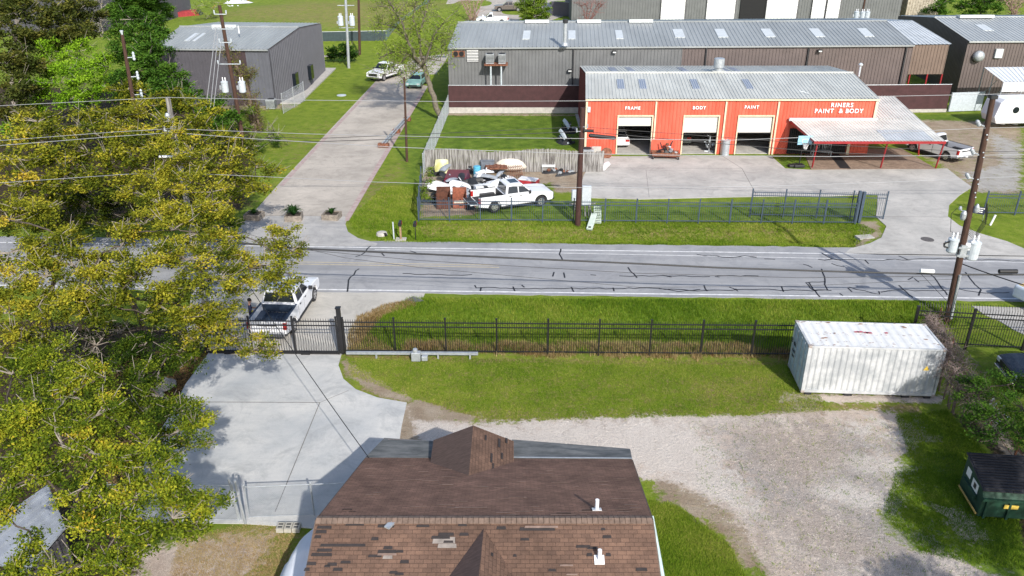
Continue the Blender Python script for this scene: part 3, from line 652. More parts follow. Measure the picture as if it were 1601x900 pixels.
for (a, b, h), zb in zip(doors, (2.55, 1.95, 1.95)):
    mb = MB(); n = 7
    dz = h - zb
    for i in range(5): mb.box(a+.04,b-.04,71.06+.004*i,71.12,zb+dz*i/5+.01,zb+dz*(i+1)/5-.005)
    d = mb.build('roller_door', M_door, sh)
    mb = MB(); mb.box(a-.08,a+.02,70.86,71.05,0,h+.08); mb.box(b-.02,b+.08,70.86,71.05,0,h+.08); mb.box(a+.02,b-.02,70.86,71.05,h-.02,h+.08); mb.build('door_frame', M_trim, sh)
    mb = MB(); mb.box(a+.05,b-.05,71.05,71.13,zb-.06,zb); mb.build('door_seal', M_dark, d)
f0,f1 = E0,E1
for px in (967,1001,1082,1164):
    q = at(px, 131, 5.3); uu = (q.x-6.6)/25.5
    o = roofpatch(roof, 'skylight', f0+u,f1+u,r0+u,r1+u, uu-.013, .36, .026, .36, M_gsky, .06)
    for k in range(4): roofpatch(o, 'skylight_bar', f0+u,f1+u,r0+u,r1+u, uu-.0125+k*.0077, .37, .0014, .34, M_rw, .085)
for px in (957,984,1066,1128,1146): 
    q = at(px, 108, 5.4); uu = (q.x-7)/25.5; roofpatch(roof, 'skylight', r0+u,r1+u,b0+u,b1+u, uu-.012, .2, .024, .5, M_gsky, .06)
q = at(1117,109,5.5); mb = MB(); mb.lathe((q.x,79.6,5.5), [(.38,0),(.38,.55),(.5,.56),(.5,1.35),(.44,1.4)], 20); mb.mi=1; mb.box(q.x-.6,q.x+.6,79.1,80.2,5.4,5.75); mb.build('exhaust_stack', [M_galv, M_rt], roof, smooth=False)
mb = MB(); q = aty(1343,116,80.5); mb.tube((q.x,80.5,5.0),(q.x,80.5,6.1),.1); mb.lathe((q.x,80.5,6.05), [(.2,0),(.22,.12),(.05,.25)],12); mb.build('vent_pipe', M_pale, roof)
q = at(1265,146,5.2); mb = MB(); mb.tube(q, q+V(.1,0,1.0), .02); mb.tube(q, q+V(-.9,.1,.25), .015); mb.build('antenna', M_galv, roof)
def text_obj(s, size, loc, m, parent, name='lettering', rx=90, ext=.03, rz=0, space=1.1, bold=.012, align='CENTER'):
    cu = bpy.data.curves.new(name, 'FONT'); cu.body = s; cu.size = size; cu.extrude = ext; cu.align_x = align; cu.space_character = space; cu.offset = bold
    o = bpy.data.objects.new(name, cu); C.objects.link(o)
    dg = bpy.context.evaluated_depsgraph_get(); me = bpy.data.meshes.new_from_object(o.evaluated_get(dg)); bpy.data.objects.remove(o)
    me.materials.clear(); me.materials.append(m)
    o = bpy.data.objects.new(name, me); C.objects.link(o); o.location = loc; o.rotation_euler = (R(rx), 0, R(rz)); o.parent = parent
    return o
M_sign = mat('sign_white', (.85,.85,.85), .4, 0)
for s, px, py, sz, sp in (('RINERS',1316,166.6,.52,1.22), ('PAINT',1288,175.8,.52,1.2), ('&',1314,175.8,.54,1), ('BODY',1335,175.8,.52,1.15), ('FRAME',989,170.5,.38,1.25), ('BODY',1093,170.0,.38,1.2), ('PAINT',1175,169.0,.38,1.25)):
    q = aty(px, py, FY-.09); text_obj(s, sz, (q.x, FY-.10, q.z-.02), M_sign, sh, space=sp, bold=.008)
mb = MB(); q = aty(920.5,168,FY); mb.box(q.x-.14,q.x+.14,FY-.25,FY-.03,q.z-.35,q.z+.1); mb.build('wall_lamp', M_pale, sh)
mb = MB(); q=aty(1230,240,FY); mb.box(24.6,29.8,70.86,70.95,.06,2.35); mb.mi=1
for i in range(27): x=24.7+i*.19; mb.box(x,x+.03,70.8,70.84,.1,2.3)
for z in (.5,1.1,1.7): mb.box(24.7,29.8,70.79,70.845,z,z+.04)
mb.build('barred_shopfront', [M_void, M_dark], sh)
# canopy
cn = thing('entrance_canopy', 'sloping ribbed metal canopy on red posts along the right end of the red shop', 'canopy', (0,0,0))
mb = MB()
mb.ribs(V(25.0,65.8,2.62), V(35.8,65.8,2.62), V(35.8,70.9,3.2), V(24.4,70.9,3.2), .28,.035,.28)
mb.ribs(V(32.15,70.9,3.205), V(35.8,70.9,3.2), V(36.3,77.5,3.75), V(32.6,77.5,3.75), .28,.035,.28)
mb.build('canopy_roof', mat('canopy_tan', (.64,.63,.585), .55, .14, .6, metal=.1), cn)
mb = MB(); mb.ribs(V(31.0,65.85,2.668), V(34.9,65.85,2.668), V(34.9,68.2,2.935), V(31.0,68.2,2.935), .28,.035,.28); mb.build('canopy_patch', M_rw, cn, label='newer pale sheet on the canopy roof')
mb = MB(); mb.box(24.95,35.85,65.72,65.82,2.42,2.62); mb.box(35.75,35.85,65.83,77.4,2.4,2.55); mb.build('beam', M_redd, cn)
mb = MB(); mb.box(24.3,32.0,70.6,70.8,3.1,3.34); mb.build('flashing', M_pale, cn)
for x, y in ((25.6,67.0),(31.4,66.9),(36.1,66.9)):
    mb = MB(); mb.tube((x,y,0),(x-.25,66.0,2.5),.07); mb.build('post', M_redd, cn)
mb = MB(); mb.tube((36.3,70.6,0),(35.8,70.4,2.6),.07); mb.build('post', M_redd, cn)
mb = MB(); mb.prism([V(24.4,70.85,3.15),V(25.0,66.0,2.6),V(25.0,66.0,2.45),V(24.4,70.85,2.9)], (.06,0,0)); mb.build('beam', M_redd, cn)
tag(cn, None)
# --- carport and caravan at right
cp = thing('white_carport', 'white ribbed carport roof on a thin lattice frame over the caravan at the right edge', 'carport', (0,0,0))
a, b, c, d = at(1569,128,3.6), at(1660,126,3.6), at(1660,104,4.1), at(1539,105,4.1)
mb = MB(); mb.ribs(a,b,c,d,.4,.04,.3); mb.build('carport_roof', mat('carport_white', (.68,.71,.73), .5, .06, 2), cp)
mb = MB(); mb.prism([a+V(0,-.03,-.02),b+V(0,-.03,-.02),b+V(0,-.03,-1.0),a+V(0,-.03,-1.0)], (0,-.05,0)); mb.build('fascia', M_white, cp)
for p in (a, a.lerp(b,.35), a.lerp(b,.7), d, d.lerp(a,.5)):
    mb = MB(); mb.tube(p, V(p.x,p.y,0), .05); mb.build('post', M_galv, cp)
mb = MB()
for i in range(3): mb.tube((d.x,d.y-i*2.2,.6+i*.3),(d.x+.5,d.y-(i+1)*2.2,3.2),.03)
mb.tube((d.x,d.y,1.5),(a.x,a.y,1.5),.03); mb.build('brace', M_galv, cp)
# ------------------------------------------------------------------ near house
def shingle(name, c1, c2, mort):
    m = bpy.data.materials.new(name); m.use_nodes = True
    global N, Lk, tc
    N = m.node_tree.nodes; Lk = m.node_tree.links; p = N['Principled BSDF']; p.inputs['Roughness'].default_value = .92; p.inputs['Specular IOR Level'].default_value = .15
    tc = N.new('ShaderNodeTexCoord')
    br = N.new('ShaderNodeTexBrick'); br.inputs['Scale'].default_value = 1; br.inputs['Brick Width'].default_value = .23; br.inputs['Row Height'].default_value = .115
    br.inputs['Mortar Size'].default_value = .005; br.inputs['Mortar Smooth'].default_value = .25; br.inputs['Bias'].default_value = 0
    br.inputs['Color1'].default_value = c1 + (1,); br.inputs['Color2'].default_value = c2 + (1,); br.inputs['Mortar'].default_value = mort + (1,)
    mp = N.new('ShaderNodeMapping'); Lk.new(tc.outputs['UV'], mp.inputs[0]); Lk.new(mp.outputs[0], br.inputs['Vector'])
    c = mix(.8, br.outputs['Color'], ramp(noise(.8, 7, .7), [(.3,(.55,.55,.55)),(.7,(1.35,1.3,1.25))]), 'MULTIPLY')
    c = mix(math_('MULTIPLY', ramp(noise(3, 6, .7), [(.52,(0,0,0)),(.7,(1,1,1))]), .45), c, tuple(x*.45 for x in c1))
    c = mix(.5, c, ramp(noise(60, 2, .6), [(.3,(.6,.6,.6)),(.7,(1.4,1.4,1.4))]), 'MULTIPLY')
    Lk.new(c, p.inputs['Base Color'])
    bp = N.new('ShaderNodeBump'); bp.inputs['Strength'].default_value = .6; bp.inputs['Distance'].default_value = .02; Lk.new(br.outputs['Fac'], bp.inputs['Height']); bp.invert = True; Lk.new(bp.outputs[0], p.inputs['Normal'])
    return m
M_shN = shingle('shingles_worn', (.29,.17,.125), (.21,.125,.094), (.10,.062,.05))
M_shS = shingle('shingles_brown', (.165,.103,.076), (.122,.078,.06), (.06,.04,.032))
M_roll = mat('roll_roofing', (.105,.115,.12), .9, .35, 1.3, col2=(.16,.165,.165), stretch=(1,3,1)); M_felt = mat('bare_felt', (.03,.024,.024), .9, .2, 5); M_scuff = mat('worn_shingle', (.20,.14,.115), .9, .2, 5)
M_siding = mat('house_siding', (.35,.36,.36), .8, .1, 2)
hs = thing('house', 'brown shingled house with torn shingles and two gables in the foreground', 'house', (0,0,0))
YR, ZR, SL = 17.0, 5.8, .444
def zn(y): return ZR - (y-YR)*SL
def zs(y): return ZR - (YR-y)*SL
def uvbuild(faces, name, m, parent):
    'faces: list of (pts, u_dir); uv in metres'
    me = bpy.data.meshes.new(name); vs_, fs = [], []
    for pts, u in faces: b = len(vs_); vs_ += pts; fs.append(list(range(b, b+len(pts))))
    me.from_pydata([tuple(v) for v in vs_], [], fs); uvl = me.uv_layers.new(name='UVMap'); k = 0
    for pts, u in faces:
        n = (pts[1]-pts[0]).cross(pts[2]-pts[0]).normalized(); uu = Vector(u); uu = (uu - n*uu.dot(n)).normalized(); vv = n.cross(uu)
        for p in pts: uvl.data[k].uv = (p.dot(uu), p.dot(vv)); k += 1
    me.materials.append(m); o = bpy.data.objects.new(name, me); C.objects.link(o); o.parent = parent
    return o
rl, rr = at(497,805,ZR), at(1021,818,ZR); rl.y = rr.y = YR; rl.z = rr.z = ZR
yE = 23.3; el = V(at(572,715,3.0).x, yE, zn(yE)); er = V(at(990,733,3.0).x, yE-.2, zn(yE-.2)); 
yS = 8.5; sl_ = V(rl.x-.25, yS, zs(yS)); sr_ = V(rr.x+.15, yS, zs(yS))
rN = uvbuild([([rl, rr, er, el][::-1], (1,0,0))], 'roof', M_shN, hs); rN['label'] = 'dark weathered north roof slope'
rS = uvbuild([([sl_, sr_, rr, rl], (1,0,0))], 'roof', M_shS, hs); rS['label'] = 'brown roof slope with missing shingles'
# ridge cap shingles
mb = MB(); n = 62
for i in range(n):
    a = rl.lerp(rr, i/n); b = rl.lerp(rr, (i+.92)/n); w = .15
    mb.prism([a+V(0,0,.035), b+V(0,0,.03), b+V(0,w,-.03), a+V(0,w,-.025)], (0,0,.012)); mb.prism([a+V(0,-w,-.025), b+V(0,-w,-.03), b+V(0,0,.03), a+V(0,0,.035)], (0,0,.012))
mb.build('ridge_cap', mat('ridge_brown', (.165,.115,.088), .9, .25, 6), hs)
# porch strip of roll roofing
def pp(px, py, z): return at(px, py, z)
pl0, pl1 = V(el.x-.03, yE+.02, el.z-.06), pp(601,686,2.72); q0, q1 = V(-2.8, yE+.02, el.z-.06), pp(684,690,2.78)
mb = MB(); mb.prism([pl0, q0, V(-2.8,q1.y,2.75), pl1], (0,0,.05)); mb.build('porch_roof', M_roll, hs)
p2a, p2b, p2c, p2d = V(0.0, yE+.02, el.z-.06), V(er.x+.02, yE-.15, er.z-.06), pp(985,703,2.72), V(.0, 24.65, 2.75)
mb = MB(); mb.prism([p2a, p2b, p2c, p2d], (0,0,.05)); mb.mi=1; mb.prism([p2a+V(0,-.02,.06),p2b+V(0,-.02,.06),p2b+V(0,.03,.06),p2a+V(0,.03,.06)],(0,0,.008)); mb.build('porch_roof', [M_roll, M_galv], hs)
mb = MB(); a = pl1+V(.15,-.25,.055); mb.prism([a+V(-.05,-.35,.02), a+V(1.1,-.38,.02), a+V(.95,.12,0), a+V(0,.15,0)], (0,0,.012)); mb.build('torn_felt_patch', mat('pale_felt', (.33,.27,.25), .9, .45, 5), hs)
# north gable
ax = -1.38; A0 = V(ax-.02,21.1,3.98); A1 = V(ax,23.95,3.92); cl, cr = V(-2.82,23.95,3.28), V(.06,23.95,3.24)
vl = V(-2.82, YR+(ZR-3.28)/SL-.05, 3.28); vr = V(.06, YR+(ZR-3.24)/SL-.05, 3.24)
gN = uvbuild([([A0, vl, cl, A1], (0,1,0))], 'gable_roof', mat('shingle_west_shade', (.085,.055,.045), .92, .3, 4, stretch=(1,6,1)), hs)  # west face's shade put into a darker copy of the shingle colour
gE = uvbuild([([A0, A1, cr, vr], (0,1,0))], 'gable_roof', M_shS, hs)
mb = MB(); mb.poly([cl+V(.1,-.1,0), cr+V(-.1,-.1,0), A1+V(0,-.1,-.03)]); mb.poly([V(-2.7,23.85,0),V(-.1,23.85,0),V(-.1,23.85,3.25),V(-2.7,23.85,3.25)]); mb.build('gable_wall', M_siding, hs)
# south gable
B0 = V(-.75,16.76,5.70); B1 = V(-1.1,8.6,5.70); yv = 8.6; hw = (B0.z - zs(13.2))/.5; 
L1 = V(-.85-2.9, 10.2, zs(10.2)+.03); R1_ = V(-.85+2.9, 10.2, zs(10.2)+.03)
gw = uvbuild([([B0, V(-3.85,12.5,zs(12.5)+.02), V(-3.9,8.5,3.85), B1], (0,1,0))], 'gable_roof', mat('shingle_west_shade2', (.07,.045,.04), .92, .3, 4, stretch=(1,6,1)), hs)  # darker shingle copy paints the shade of this west-facing slope
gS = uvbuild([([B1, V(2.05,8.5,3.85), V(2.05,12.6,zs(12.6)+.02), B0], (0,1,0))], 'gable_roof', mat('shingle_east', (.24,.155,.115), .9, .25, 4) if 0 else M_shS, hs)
# missing and lifted shingles: thin flat pieces
def patches(name, m, fn, items, parent, dz=.012):
    mb = MB()
    for x, y, w, h in items:
        mb.prism([fn(x,y,dz), fn(x+w,y,dz), fn(x+w-.01,y+h,dz), fn(x+.02,y+h,dz)], (0,0,.008))
    join_into(parent, [mb.build(name, m)])
fS = lambda x,y,d: V(x,y,zs(y)+d)
fN = lambda x,y,d: V(x,y,zn(y)+d)
def S(px, py, w, h=.075):
    b = (450-py)/FPX; k = (-SP+b*CP)/(CP+b*SP)   # ray: z = HC + k*y
    y = (HC - ZR + SL*YR) / (SL - k); q = aty(px, py, y); return (q.x, y, w, h)
def Nn(px, py, w, h=.035):
    b = (450-py)/FPX; k = (-SP+b*CP)/(CP+b*SP); y = (ZR + SL*YR - HC) / (k + SL); q = aty(px, py, y); return (q.x, y, w, h)
it = [S(565,817,.95),S(540,822,.5),S(590,825,.45),S(716,823,.24),S(497,820,.5),S(495,827,.4),S(493,834,.3),S(491,842,.18),S(685,838,.42),S(718,838,.25),S(674,843,.5),S(580,845,.2),S(599,859,.25),S(500,855,1.2,.07),
      S(495,863,.4),S(486,870,.55),S(590,865,.5),S(625,881,.24),S(511,885,.26),S(479,884,.25),S(520,893,.25),S(812,830,.95,.08),S(776,828,.26),S(942,842,.24),S(917,870,.16),S(947,870,.14),S(994,893,.3),S(475,893,.15)]
rr_ = random.Random(3)
for _ in range(16): it.append(S(rr_.uniform(500,1000), rr_.uniform(822,900), rr_.uniform(.08,.4), .06))
it = [i for i in it if not (-3.6 < i[0]+i[2]/2 < 2.0 and i[1] < 15.6 and abs(i[0]+.8) < (16.6-i[1])*1.0)]
patches('bare_patch', M_felt, fS, it, rS)
patches('lifted_shingles', M_scuff, fS, [S(590,869,.5,.05),S(875,886,.35,.04),S(820,826,.9,.05),S(885,900,.3,.03)], rS, .02)
patches('pale_patch', mat('pale_shingle', (.23,.20,.18), .9, .2, 5), fS, [S(676,850,.6,.16),S(684,857,.5,.1),S(598,874,.26,.08)], rS, .01)
it = [Nn(711,794,.9),Nn(775,802,.4),Nn(790,806,.3),Nn(860,805,.7,.03),Nn(905,810,.5),Nn(930,812,.5,.03),Nn(955,780,.5,.02),Nn(985,795,.3),Nn(975,790,.4),Nn(751,762,.25),Nn(583,771,.25),Nn(904,800,.8,.03),Nn(905,806,.6,.02),Nn(940,813,.3)]
for _ in range(46): it.append(Nn(rr_.uniform(560,980), rr_.uniform(728,808), rr_.uniform(.08,.55), .018))
patches('lifted_shingles', M_scuff, fN, it, rN); patches('bare_patch', M_felt, fN, [Nn(535,797,.28,.05),Nn(545,800,.2,.03),Nn(870,803,.4),Nn(940,808,.45,.04),Nn(910,798,.3,.03)], rN)
mb = MB()
for (y, f, w, l) in ((22.2,.45,.07,.5),(22.6,.7,.06,.35),(23.2,.62,.08,.5),(23.3,.3,.06,.3),(21.9,.5,.05,.3),(23.6,.8,.07,.3)):
    a = A0.lerp(A1,(y-21.1)/2.85); b = vr.lerp(cr,.0); x = ax + (1.44)*f; z = 3.95 - .68*f + .015
    mb.prism([V(x,y,z),V(x+w,y,z-w*.47),V(x+w,y+l,z-w*.47),V(x,y+l,z)],(0,0,.008))
join_into(gE, [mb.build('bare_patch', M_felt)])
mb = MB()
for (y, f, w, l) in ((14.9,.4,.09,.25),(15.2,.35,.07,.2),(14.7,.7,.12,.3),(15.9,.15,.06,.12),(14.6,.25,.08,.2)):
    x = -.78+f*1.6; z = 5.70-(x+.8)*.65+.03; mb.prism([V(x,y,z),V(x+w,y,z-w*.5),V(x+w,y+l,z-w*.5),V(x,y+l,z)],(0,0,.008))
join_into(gS, [mb.build('bare_patch', M_felt)])
# vents
for px, py, fn in ((933,797,Nn),(937,876,S)):
    x, y, _, _ = fn(px, py, 0); z = (zn(y) if fn is Nn else zs(y)); mb = MB()
    sg = -1 if fn is Nn else 1
    mb.prism([V(x-.13,y-.11,z-.11*SL*sg+.015),V(x+.13,y-.11,z-.11*SL*sg+.015),V(x+.13,y+.11,z+.11*SL*sg+.015),V(x-.13,y+.11,z+.11*SL*sg+.015)],(0,0,.02)); mb.tube((x,y,z),(x,y,z+.36),.055,n=12); mb.build('vent_pipe', M_white, hs)
x, y, _, _ = S(610,822,0); mb = MB(); mb.cbox((x,y,zs(y)+.05),(.16,.3,.05),Matrix.Rotation(-.5,3,'Z')); mb.build('loose_flashing', M_galv, hs)
# walls, fascia
mb = MB(); x0, x1 = el.x+.35, er.x-.35
mb.box(x0,x1,22.9,23.0,0,3.0); mb.box(x0,x0+.1,9,22.9,0,2.9); mb.box(x1-.1,x1,9,22.9,0,2.9); mb.poly([V(x0,9,2.9),V(x0,22.9,2.9),V(x0,YR,ZR-.3)]); mb.poly([V(x1,9,2.9),V(x1,22.9,2.9),V(x1,YR,ZR-.3)]); mb.box(x0,x1,9,9.1,0,3); mb.build('wall', M_siding, hs)
mb = MB()
for a, b in ((rl,el),(rr,er),(rl,sl_),(rr,sr_)): mb.prism([a+V(0,0,-.02), b+V(0,0,-.02), b+V(0,0,-.2), a+V(0,0,-.2)], (.04 if a is rr else -.04,0,0))
mb.build('fascia', mat('fascia_brown', (.13,.09,.07), .8, .2, 4), hs)
for x, y in ((pl1.x+.15,pl1.y-.1),(-2.7,24.6),(.1,24.5),(p2c.x-.15,p2c.y-.1)): mb = MB(); mb.box(x-.06,x+.06,y-.06,y+.06,0,2.7); mb.build('porch_post', M_white, hs)
mb = MB(); mb.tube(rr+V(.13,.6,-.5), sr_+V(.45,0,-.3), .05); mb.tube(rr+V(.2,.9,-.7), sr_+V(.55,0,-.5), .04); mb.tube(rr+V(.1,1.0,-.6), sr_+V(.33,0,-.35), .03); mb.build('edge_pipes', mat('pale_teal', (.45,.56,.58), .5, .15, 3), hs)
# covered boat beside the house
cb = thing('covered_boat', 'boat under a taut white cover parked against the left side of the house', 'boat', (0,0,0))
mb = MB(); P_ = []
rows = [(21.6,.12,1.4),(21.35,.45,1.65),(20.8,.72,1.85),(20.1,.85,1.95),(19.8,.88,1.95),(19.7,1.0,1.87),(17,1.2,1.9),(12,1.25,1.9)]
V_, F_ = [], []; k = 11; cx = -6.5
for y, w, h in rows:
    for i in range(k): t = math.pi*i/(k-1); V_.append((cx - math.cos(t)*w, y, .55 + (h-.55)*math.sin(t)**.6 if 0<i<k-1 else .55))
for j in range(len(rows)-1):
    for i in range(k-1): F_.append((j*k+i, j*k+i+1, (j+1)*k+i+1, (j+1)*k+i))
F_.append(tuple(range(k))); mb.add(V_, F_); mb.build('cover', mat('white_tarp', (.68,.71,.78), .6, .04, 2), cb, smooth=True)
mb = MB(); mb.box(cx-.8,cx+.8,12,19.5,.3,.7); mb.build('hull', M_dark, cb)
for x in (-1.1,1.1): mb = MB(); mb.tube((cx+x-.1,13.6,.32),(cx+x+.1,13.6,.32),.32,n=18); mb.build('wheel', M_tyre, cb)
mb = MB()
for i, x in enumerate((0,.29,.58)):
    mb.mi = 0; mb.box(x,x+.26,0,.36,0,.19); mb.mi = 1; mb.box(x+.05,x+.21,.07,.14,.188,.193); mb.box(x+.05,x+.21,.22,.29,.188,.193)
mb.mi=0
for i, px in enumerate((432,444,455)):
    pass
q = at(432,833); o = mb.build('concrete_blocks', [mat('cinder', (.40,.38,.33), .9, .2, 6), M_dark]); o.location = (q.x,q.y,0)
tag(o, 'row of three hollow concrete blocks on the ground left of the house', 'concrete block')
# metal shed lower left
ms = thing('metal_shed', 'small shed with a corrugated grey roof under the lower left oak', 'shed', (0,0,0))
a, b, c, d = at(35,905,2.3), at(103,826,2.3), at(75,757,2.7), at(-60,850,2.9)
mb = MB(); mb.ribs(d, a, b, c, .35,.05,.4); mb.build('roof', mat('shed_grey', (.33,.36,.41), .5, .2, 1.2, metal=.3), ms)
mb = MB()
for p, q in ((a,b),(b,c)):
    i = .92; ctr = (a+b+c+d)/4; p2 = ctr.lerp(p,i); q2 = ctr.lerp(q,i); mb.ribs(V(p2.x,p2.y,0),V(q2.x,q2.y,0),V(q2.x,q2.y,q.z-.12),V(p2.x,p2.y,p.z-.12),.35,.04)
mb.build('wall', M_dw, ms)
# ------------------------------------------------------------------ fences
def iron_fence(name, label, a, b, h, m, step=2.45, pk=.115, base=.08, curved=False, parts_only=None, cat='fence', pr=.011, ps=.04, gate=False):
    a, b = V(a[0],a[1],0), V(b[0],b[1],0); L = (b-a).length; ang = math.atan2(b.y-a.y, b.x-a.x)
    t = thing(name, label, cat, a, ang)
    n = max(1, round(L/step))
    for i in range(n+1):
        mb = MB(); x = L*i/n; mb.box(x-ps,x+ps,-ps,ps,-.5,h+.05); mb.box(x-ps-.01,x+ps+.01,-ps-.01,ps+.01,h+.05,h+.09); mb.build('post', m, t)
    mb = MB()
    for z in (base+.08, h-.42, h-.18): mb.box(0,L,-.024,.024,z-.024,z+.024)
    mb.build('rails', m, t)
    mb = MB(); x = pk/2
    while x < L:
        if curved:
            mb.path([(x,-.03,base),(x,-.03,h-.1),(x,.0,h+.08),(x,.1,h+.2),(x+.02,.22,h+.25)], pr, n=4)
        else:
            mb.tube((x,0,base),(x,0,h-.06),pr,n=4); mb.tube((x,0,h-.06),(x,0,h),pr,.002,n=4)
        x += pk
    mb.build('pickets', m, t); return t
def fy(x): return 35.75 - .016*(x+8.6)
gate0 = iron_fence('sliding_gate', 'black picket gate across the concrete drive in front of the white crew cab pickup', (-15.3,fy(-15.3)-.12), (-8.75,fy(-8.75)-.12), 2.05, M_black, 2.2, .125, cat='gate', pr=.013)
mb = MB(); mb.box(0,6.5,-.04,.04,.02,.12); mb.build('bottom_beam', M_black, gate0)
for x in (1.0,4.9): mb = MB(); mb.box(x-.25,x+.2,-.12,-.04,.0,.16); mb.build('wheel_box', M_black, gate0)
iron_fence('picket_fence', 'black picket fence between the lawn and the roadside ditch', (-8.45,fy(-8.4)), (14.6,fy(14.6)), 1.95, M_black, 2.45, .115, pr=.0145)
for x, hh in ((-8.6,2.55),(-15.45,2.4)):
    mb = MB(); mb.box(x-.1,x+.1,fy(x)-.1,fy(x)+.1,-.1,hh); mb.box(x-.13,x+.13,fy(x)-.13,fy(x)+.13,hh,hh+.05); tag(mb.build('gate_post', M_black), 'tall black gate post at the right end of the sliding gate' if x > -10 else 'tall black gate post under the oak at the left end of the sliding gate', 'gate post')
iron_fence('picket_fence', 'black picket fence with outward curved tops right of the vine hedge', (20.6,36.7), (31.5,35.4), 2.1, M_black, 2.5, .13, curved=True, pr=.014, ps=.06)
iron_fence('iron_fence', 'blue grey picket fence along the shop ditch behind the white pickup', (-6.65,54.3), (24.2,53.7), 1.7, M_bluefence, 2.2, .15, pr=.012)
iron_fence('iron_fence', 'short end run of the blue grey fence beside the scrap pile', (-6.65,54.35), (-7.15,61.5), 1.7, M_bluefence, 2.4, .15, pr=.012)
iron_fence('yard_gate', 'open blue grey rolling gate leaning beside the shop driveway', (17.2,55.3), (26.6,54.7), 2.0, M_bluefence, 2.4, .14, cat='gate', pr=.013)
iron_fence('iron_fence', 'blue grey picket fence on the grass right of the shop driveway', (34.3,55.7), (50,55.0), 1.7, M_bluefence, 2.4, .15, pr=.012)
mb = MB(); x = 24.3; mb.box(x-.1,x+.1,53.9,54.1,0,2.35); mb.box(x+.2,x+.38,53.9,54.1,0,2.3); tag(mb.build('gate_post', M_bluefence), 'double blue grey steel post at the end of the shop fence', 'gate post')
# black sliding gate rail
rt = thing('gate_rail', 'long grey steel gate rail lying on short stands at the lawn edge', 'rail', (-8.3, fy(-8)-.45, 0), -.012)
mb = MB(); mb.box(0,6.6,-.07,.07,.22,.34); mb.build('beam', M_galv, rt)
for x in (1.5,3.4,4.6,6.2): mb = MB(); mb.box(x-.04,x+.04,-.05,.05,-.05,.22); mb.build('stand', M_galv, rt)
mb = MB(); mb.box(3.3,3.75,-.4,-.1,.02,.5); mb.tube((3.5,-.25,.5),(3.5,-.25,.68),.12,n=12); mb.box(3.8,4.1,-.35,-.1,.02,.28); 
tag(mb.build('gate_motor', M_galv, rt, bevel=.03))
# chain link
def chain_fence(name, label, a, b, h, group=None, pitch=.085, r=.0036, step=2.4, cat='fence'):
    a, b = V(a[0],a[1],0), V(b[0],b[1],0); L = (b-a).length; ang = math.atan2(b.y-a.y, b.x-a.x)
    t = thing(name, label, cat, a, ang, group); mb = MB()
    k = int((L+h)/pitch)
    for i in range(k):
        for s in (0, 1):
            x0 = i*pitch - h; x1 = x0 + h; z0, z1 = (0.05, h)
            xa, xb = max(x0, 0), min(x1, L)
            if xb <= xa: continue
            za = z0 + (xa-x0)/h*(z1-z0); zb = z0 + (xb-x0)/h*(z1-z0)
            if s: za, zb = z1-(za-z0), z1-(zb-z0)
            mb.tube((xa,0,za),(xb,0,zb),r,n=3,cap=False)
    mb.build('mesh', M_galv, t)
    mb = MB(); mb.tube((0,0,h),(L,0,h),.02); mb.tube((0,0,.05),(L,0,.05),.012); mb.build('rail', M_galv, t)
    n = max(1, round(L/step))
    for i in range(n+1): mb = MB(); x = L*i/n; mb.tube((x,0,0),(x,0,h+.06),.032); mb.lathe((x,0,h+.04),[(.045,0),(.03,.05),(.005,.07)],8); mb.build('post', M_galv, t)
    return t
chain_fence('chain_link_fence', 'chain link fence from the leaning gate posts to the house corner', (-9.8,23.6), (-5.0,23.9), 1.45)
chain_fence('chain_link_gate', 'chain link gate across the drive below the near oak', (-14.7,23.5), (-10.15,23.45), 1.65, step=4.6, cat='gate')
mb = MB(); mb.tube((-9.85,23.3,0),(-9.95,23.3,2.0),.05); mb.tube((-10.1,23.5,0),(-10.25,23.5,1.9),.045); tag(mb.build('fence_post_pair', M_galv), 'pair of leaning galvanised posts between the chain link gate and fence', 'fence post')
chain_fence('chain_link_fence', 'chain link fence running back beside the side street left of the shop lawn', (-7.3,64.5), (-6.75,86), 1.9, pitch=.2, r=.006, step=3)
chain_fence('chain_link_fence', 'chain link fence corner beside the charcoal warehouse wall', (-24.3,86.0), (-23.4,92), 2.1, pitch=.2, r=.006, step=3)
def screen_fence_far(label, a, b, h, m): return panel_wall('screen_fence', label, 'fence', (a.x,a.y), (b.x,b.y), h, .05, m)
M_scr = mat('dark_green_screen', (.035,.055,.06), .8, .2, 2)
screen_fence_far('dark green screen fence across the end of the far field', at(506,72), at(604,70), 2.1, M_scr)
screen_fence_far('grey green screen fence climbing beside the far side street', at(604,70), at(672,12), 2.0, mat('pale_green_screen', (.14,.19,.19), .8, .2, 2))
screen_fence_far('dark screen fence between the round tree and the far warehouse', at(862,24), at(893,26), 2.6, M_dw)
# wood fence
wf = thing('board_fence', 'weathered grey board fence behind the scrap pile', 'fence', (-7.3,65.8,0)); mb = MB(); L = 14.9; x = 0
while x < L:
    w = .135; hh = 1.85 + random.uniform(-.05,.05) + .12*math.sin(x*.8); mb.box(x,x+w-.012,-.012+random.uniform(-.012,.012),.02,0,hh); x += w
mb.build('boards', M_woodg, wf); mb = MB(); [mb.box(0,L,.03,.08,z,z+.09) for z in (.4,1.3)]; mb.build('rails', M_woodg, wf)
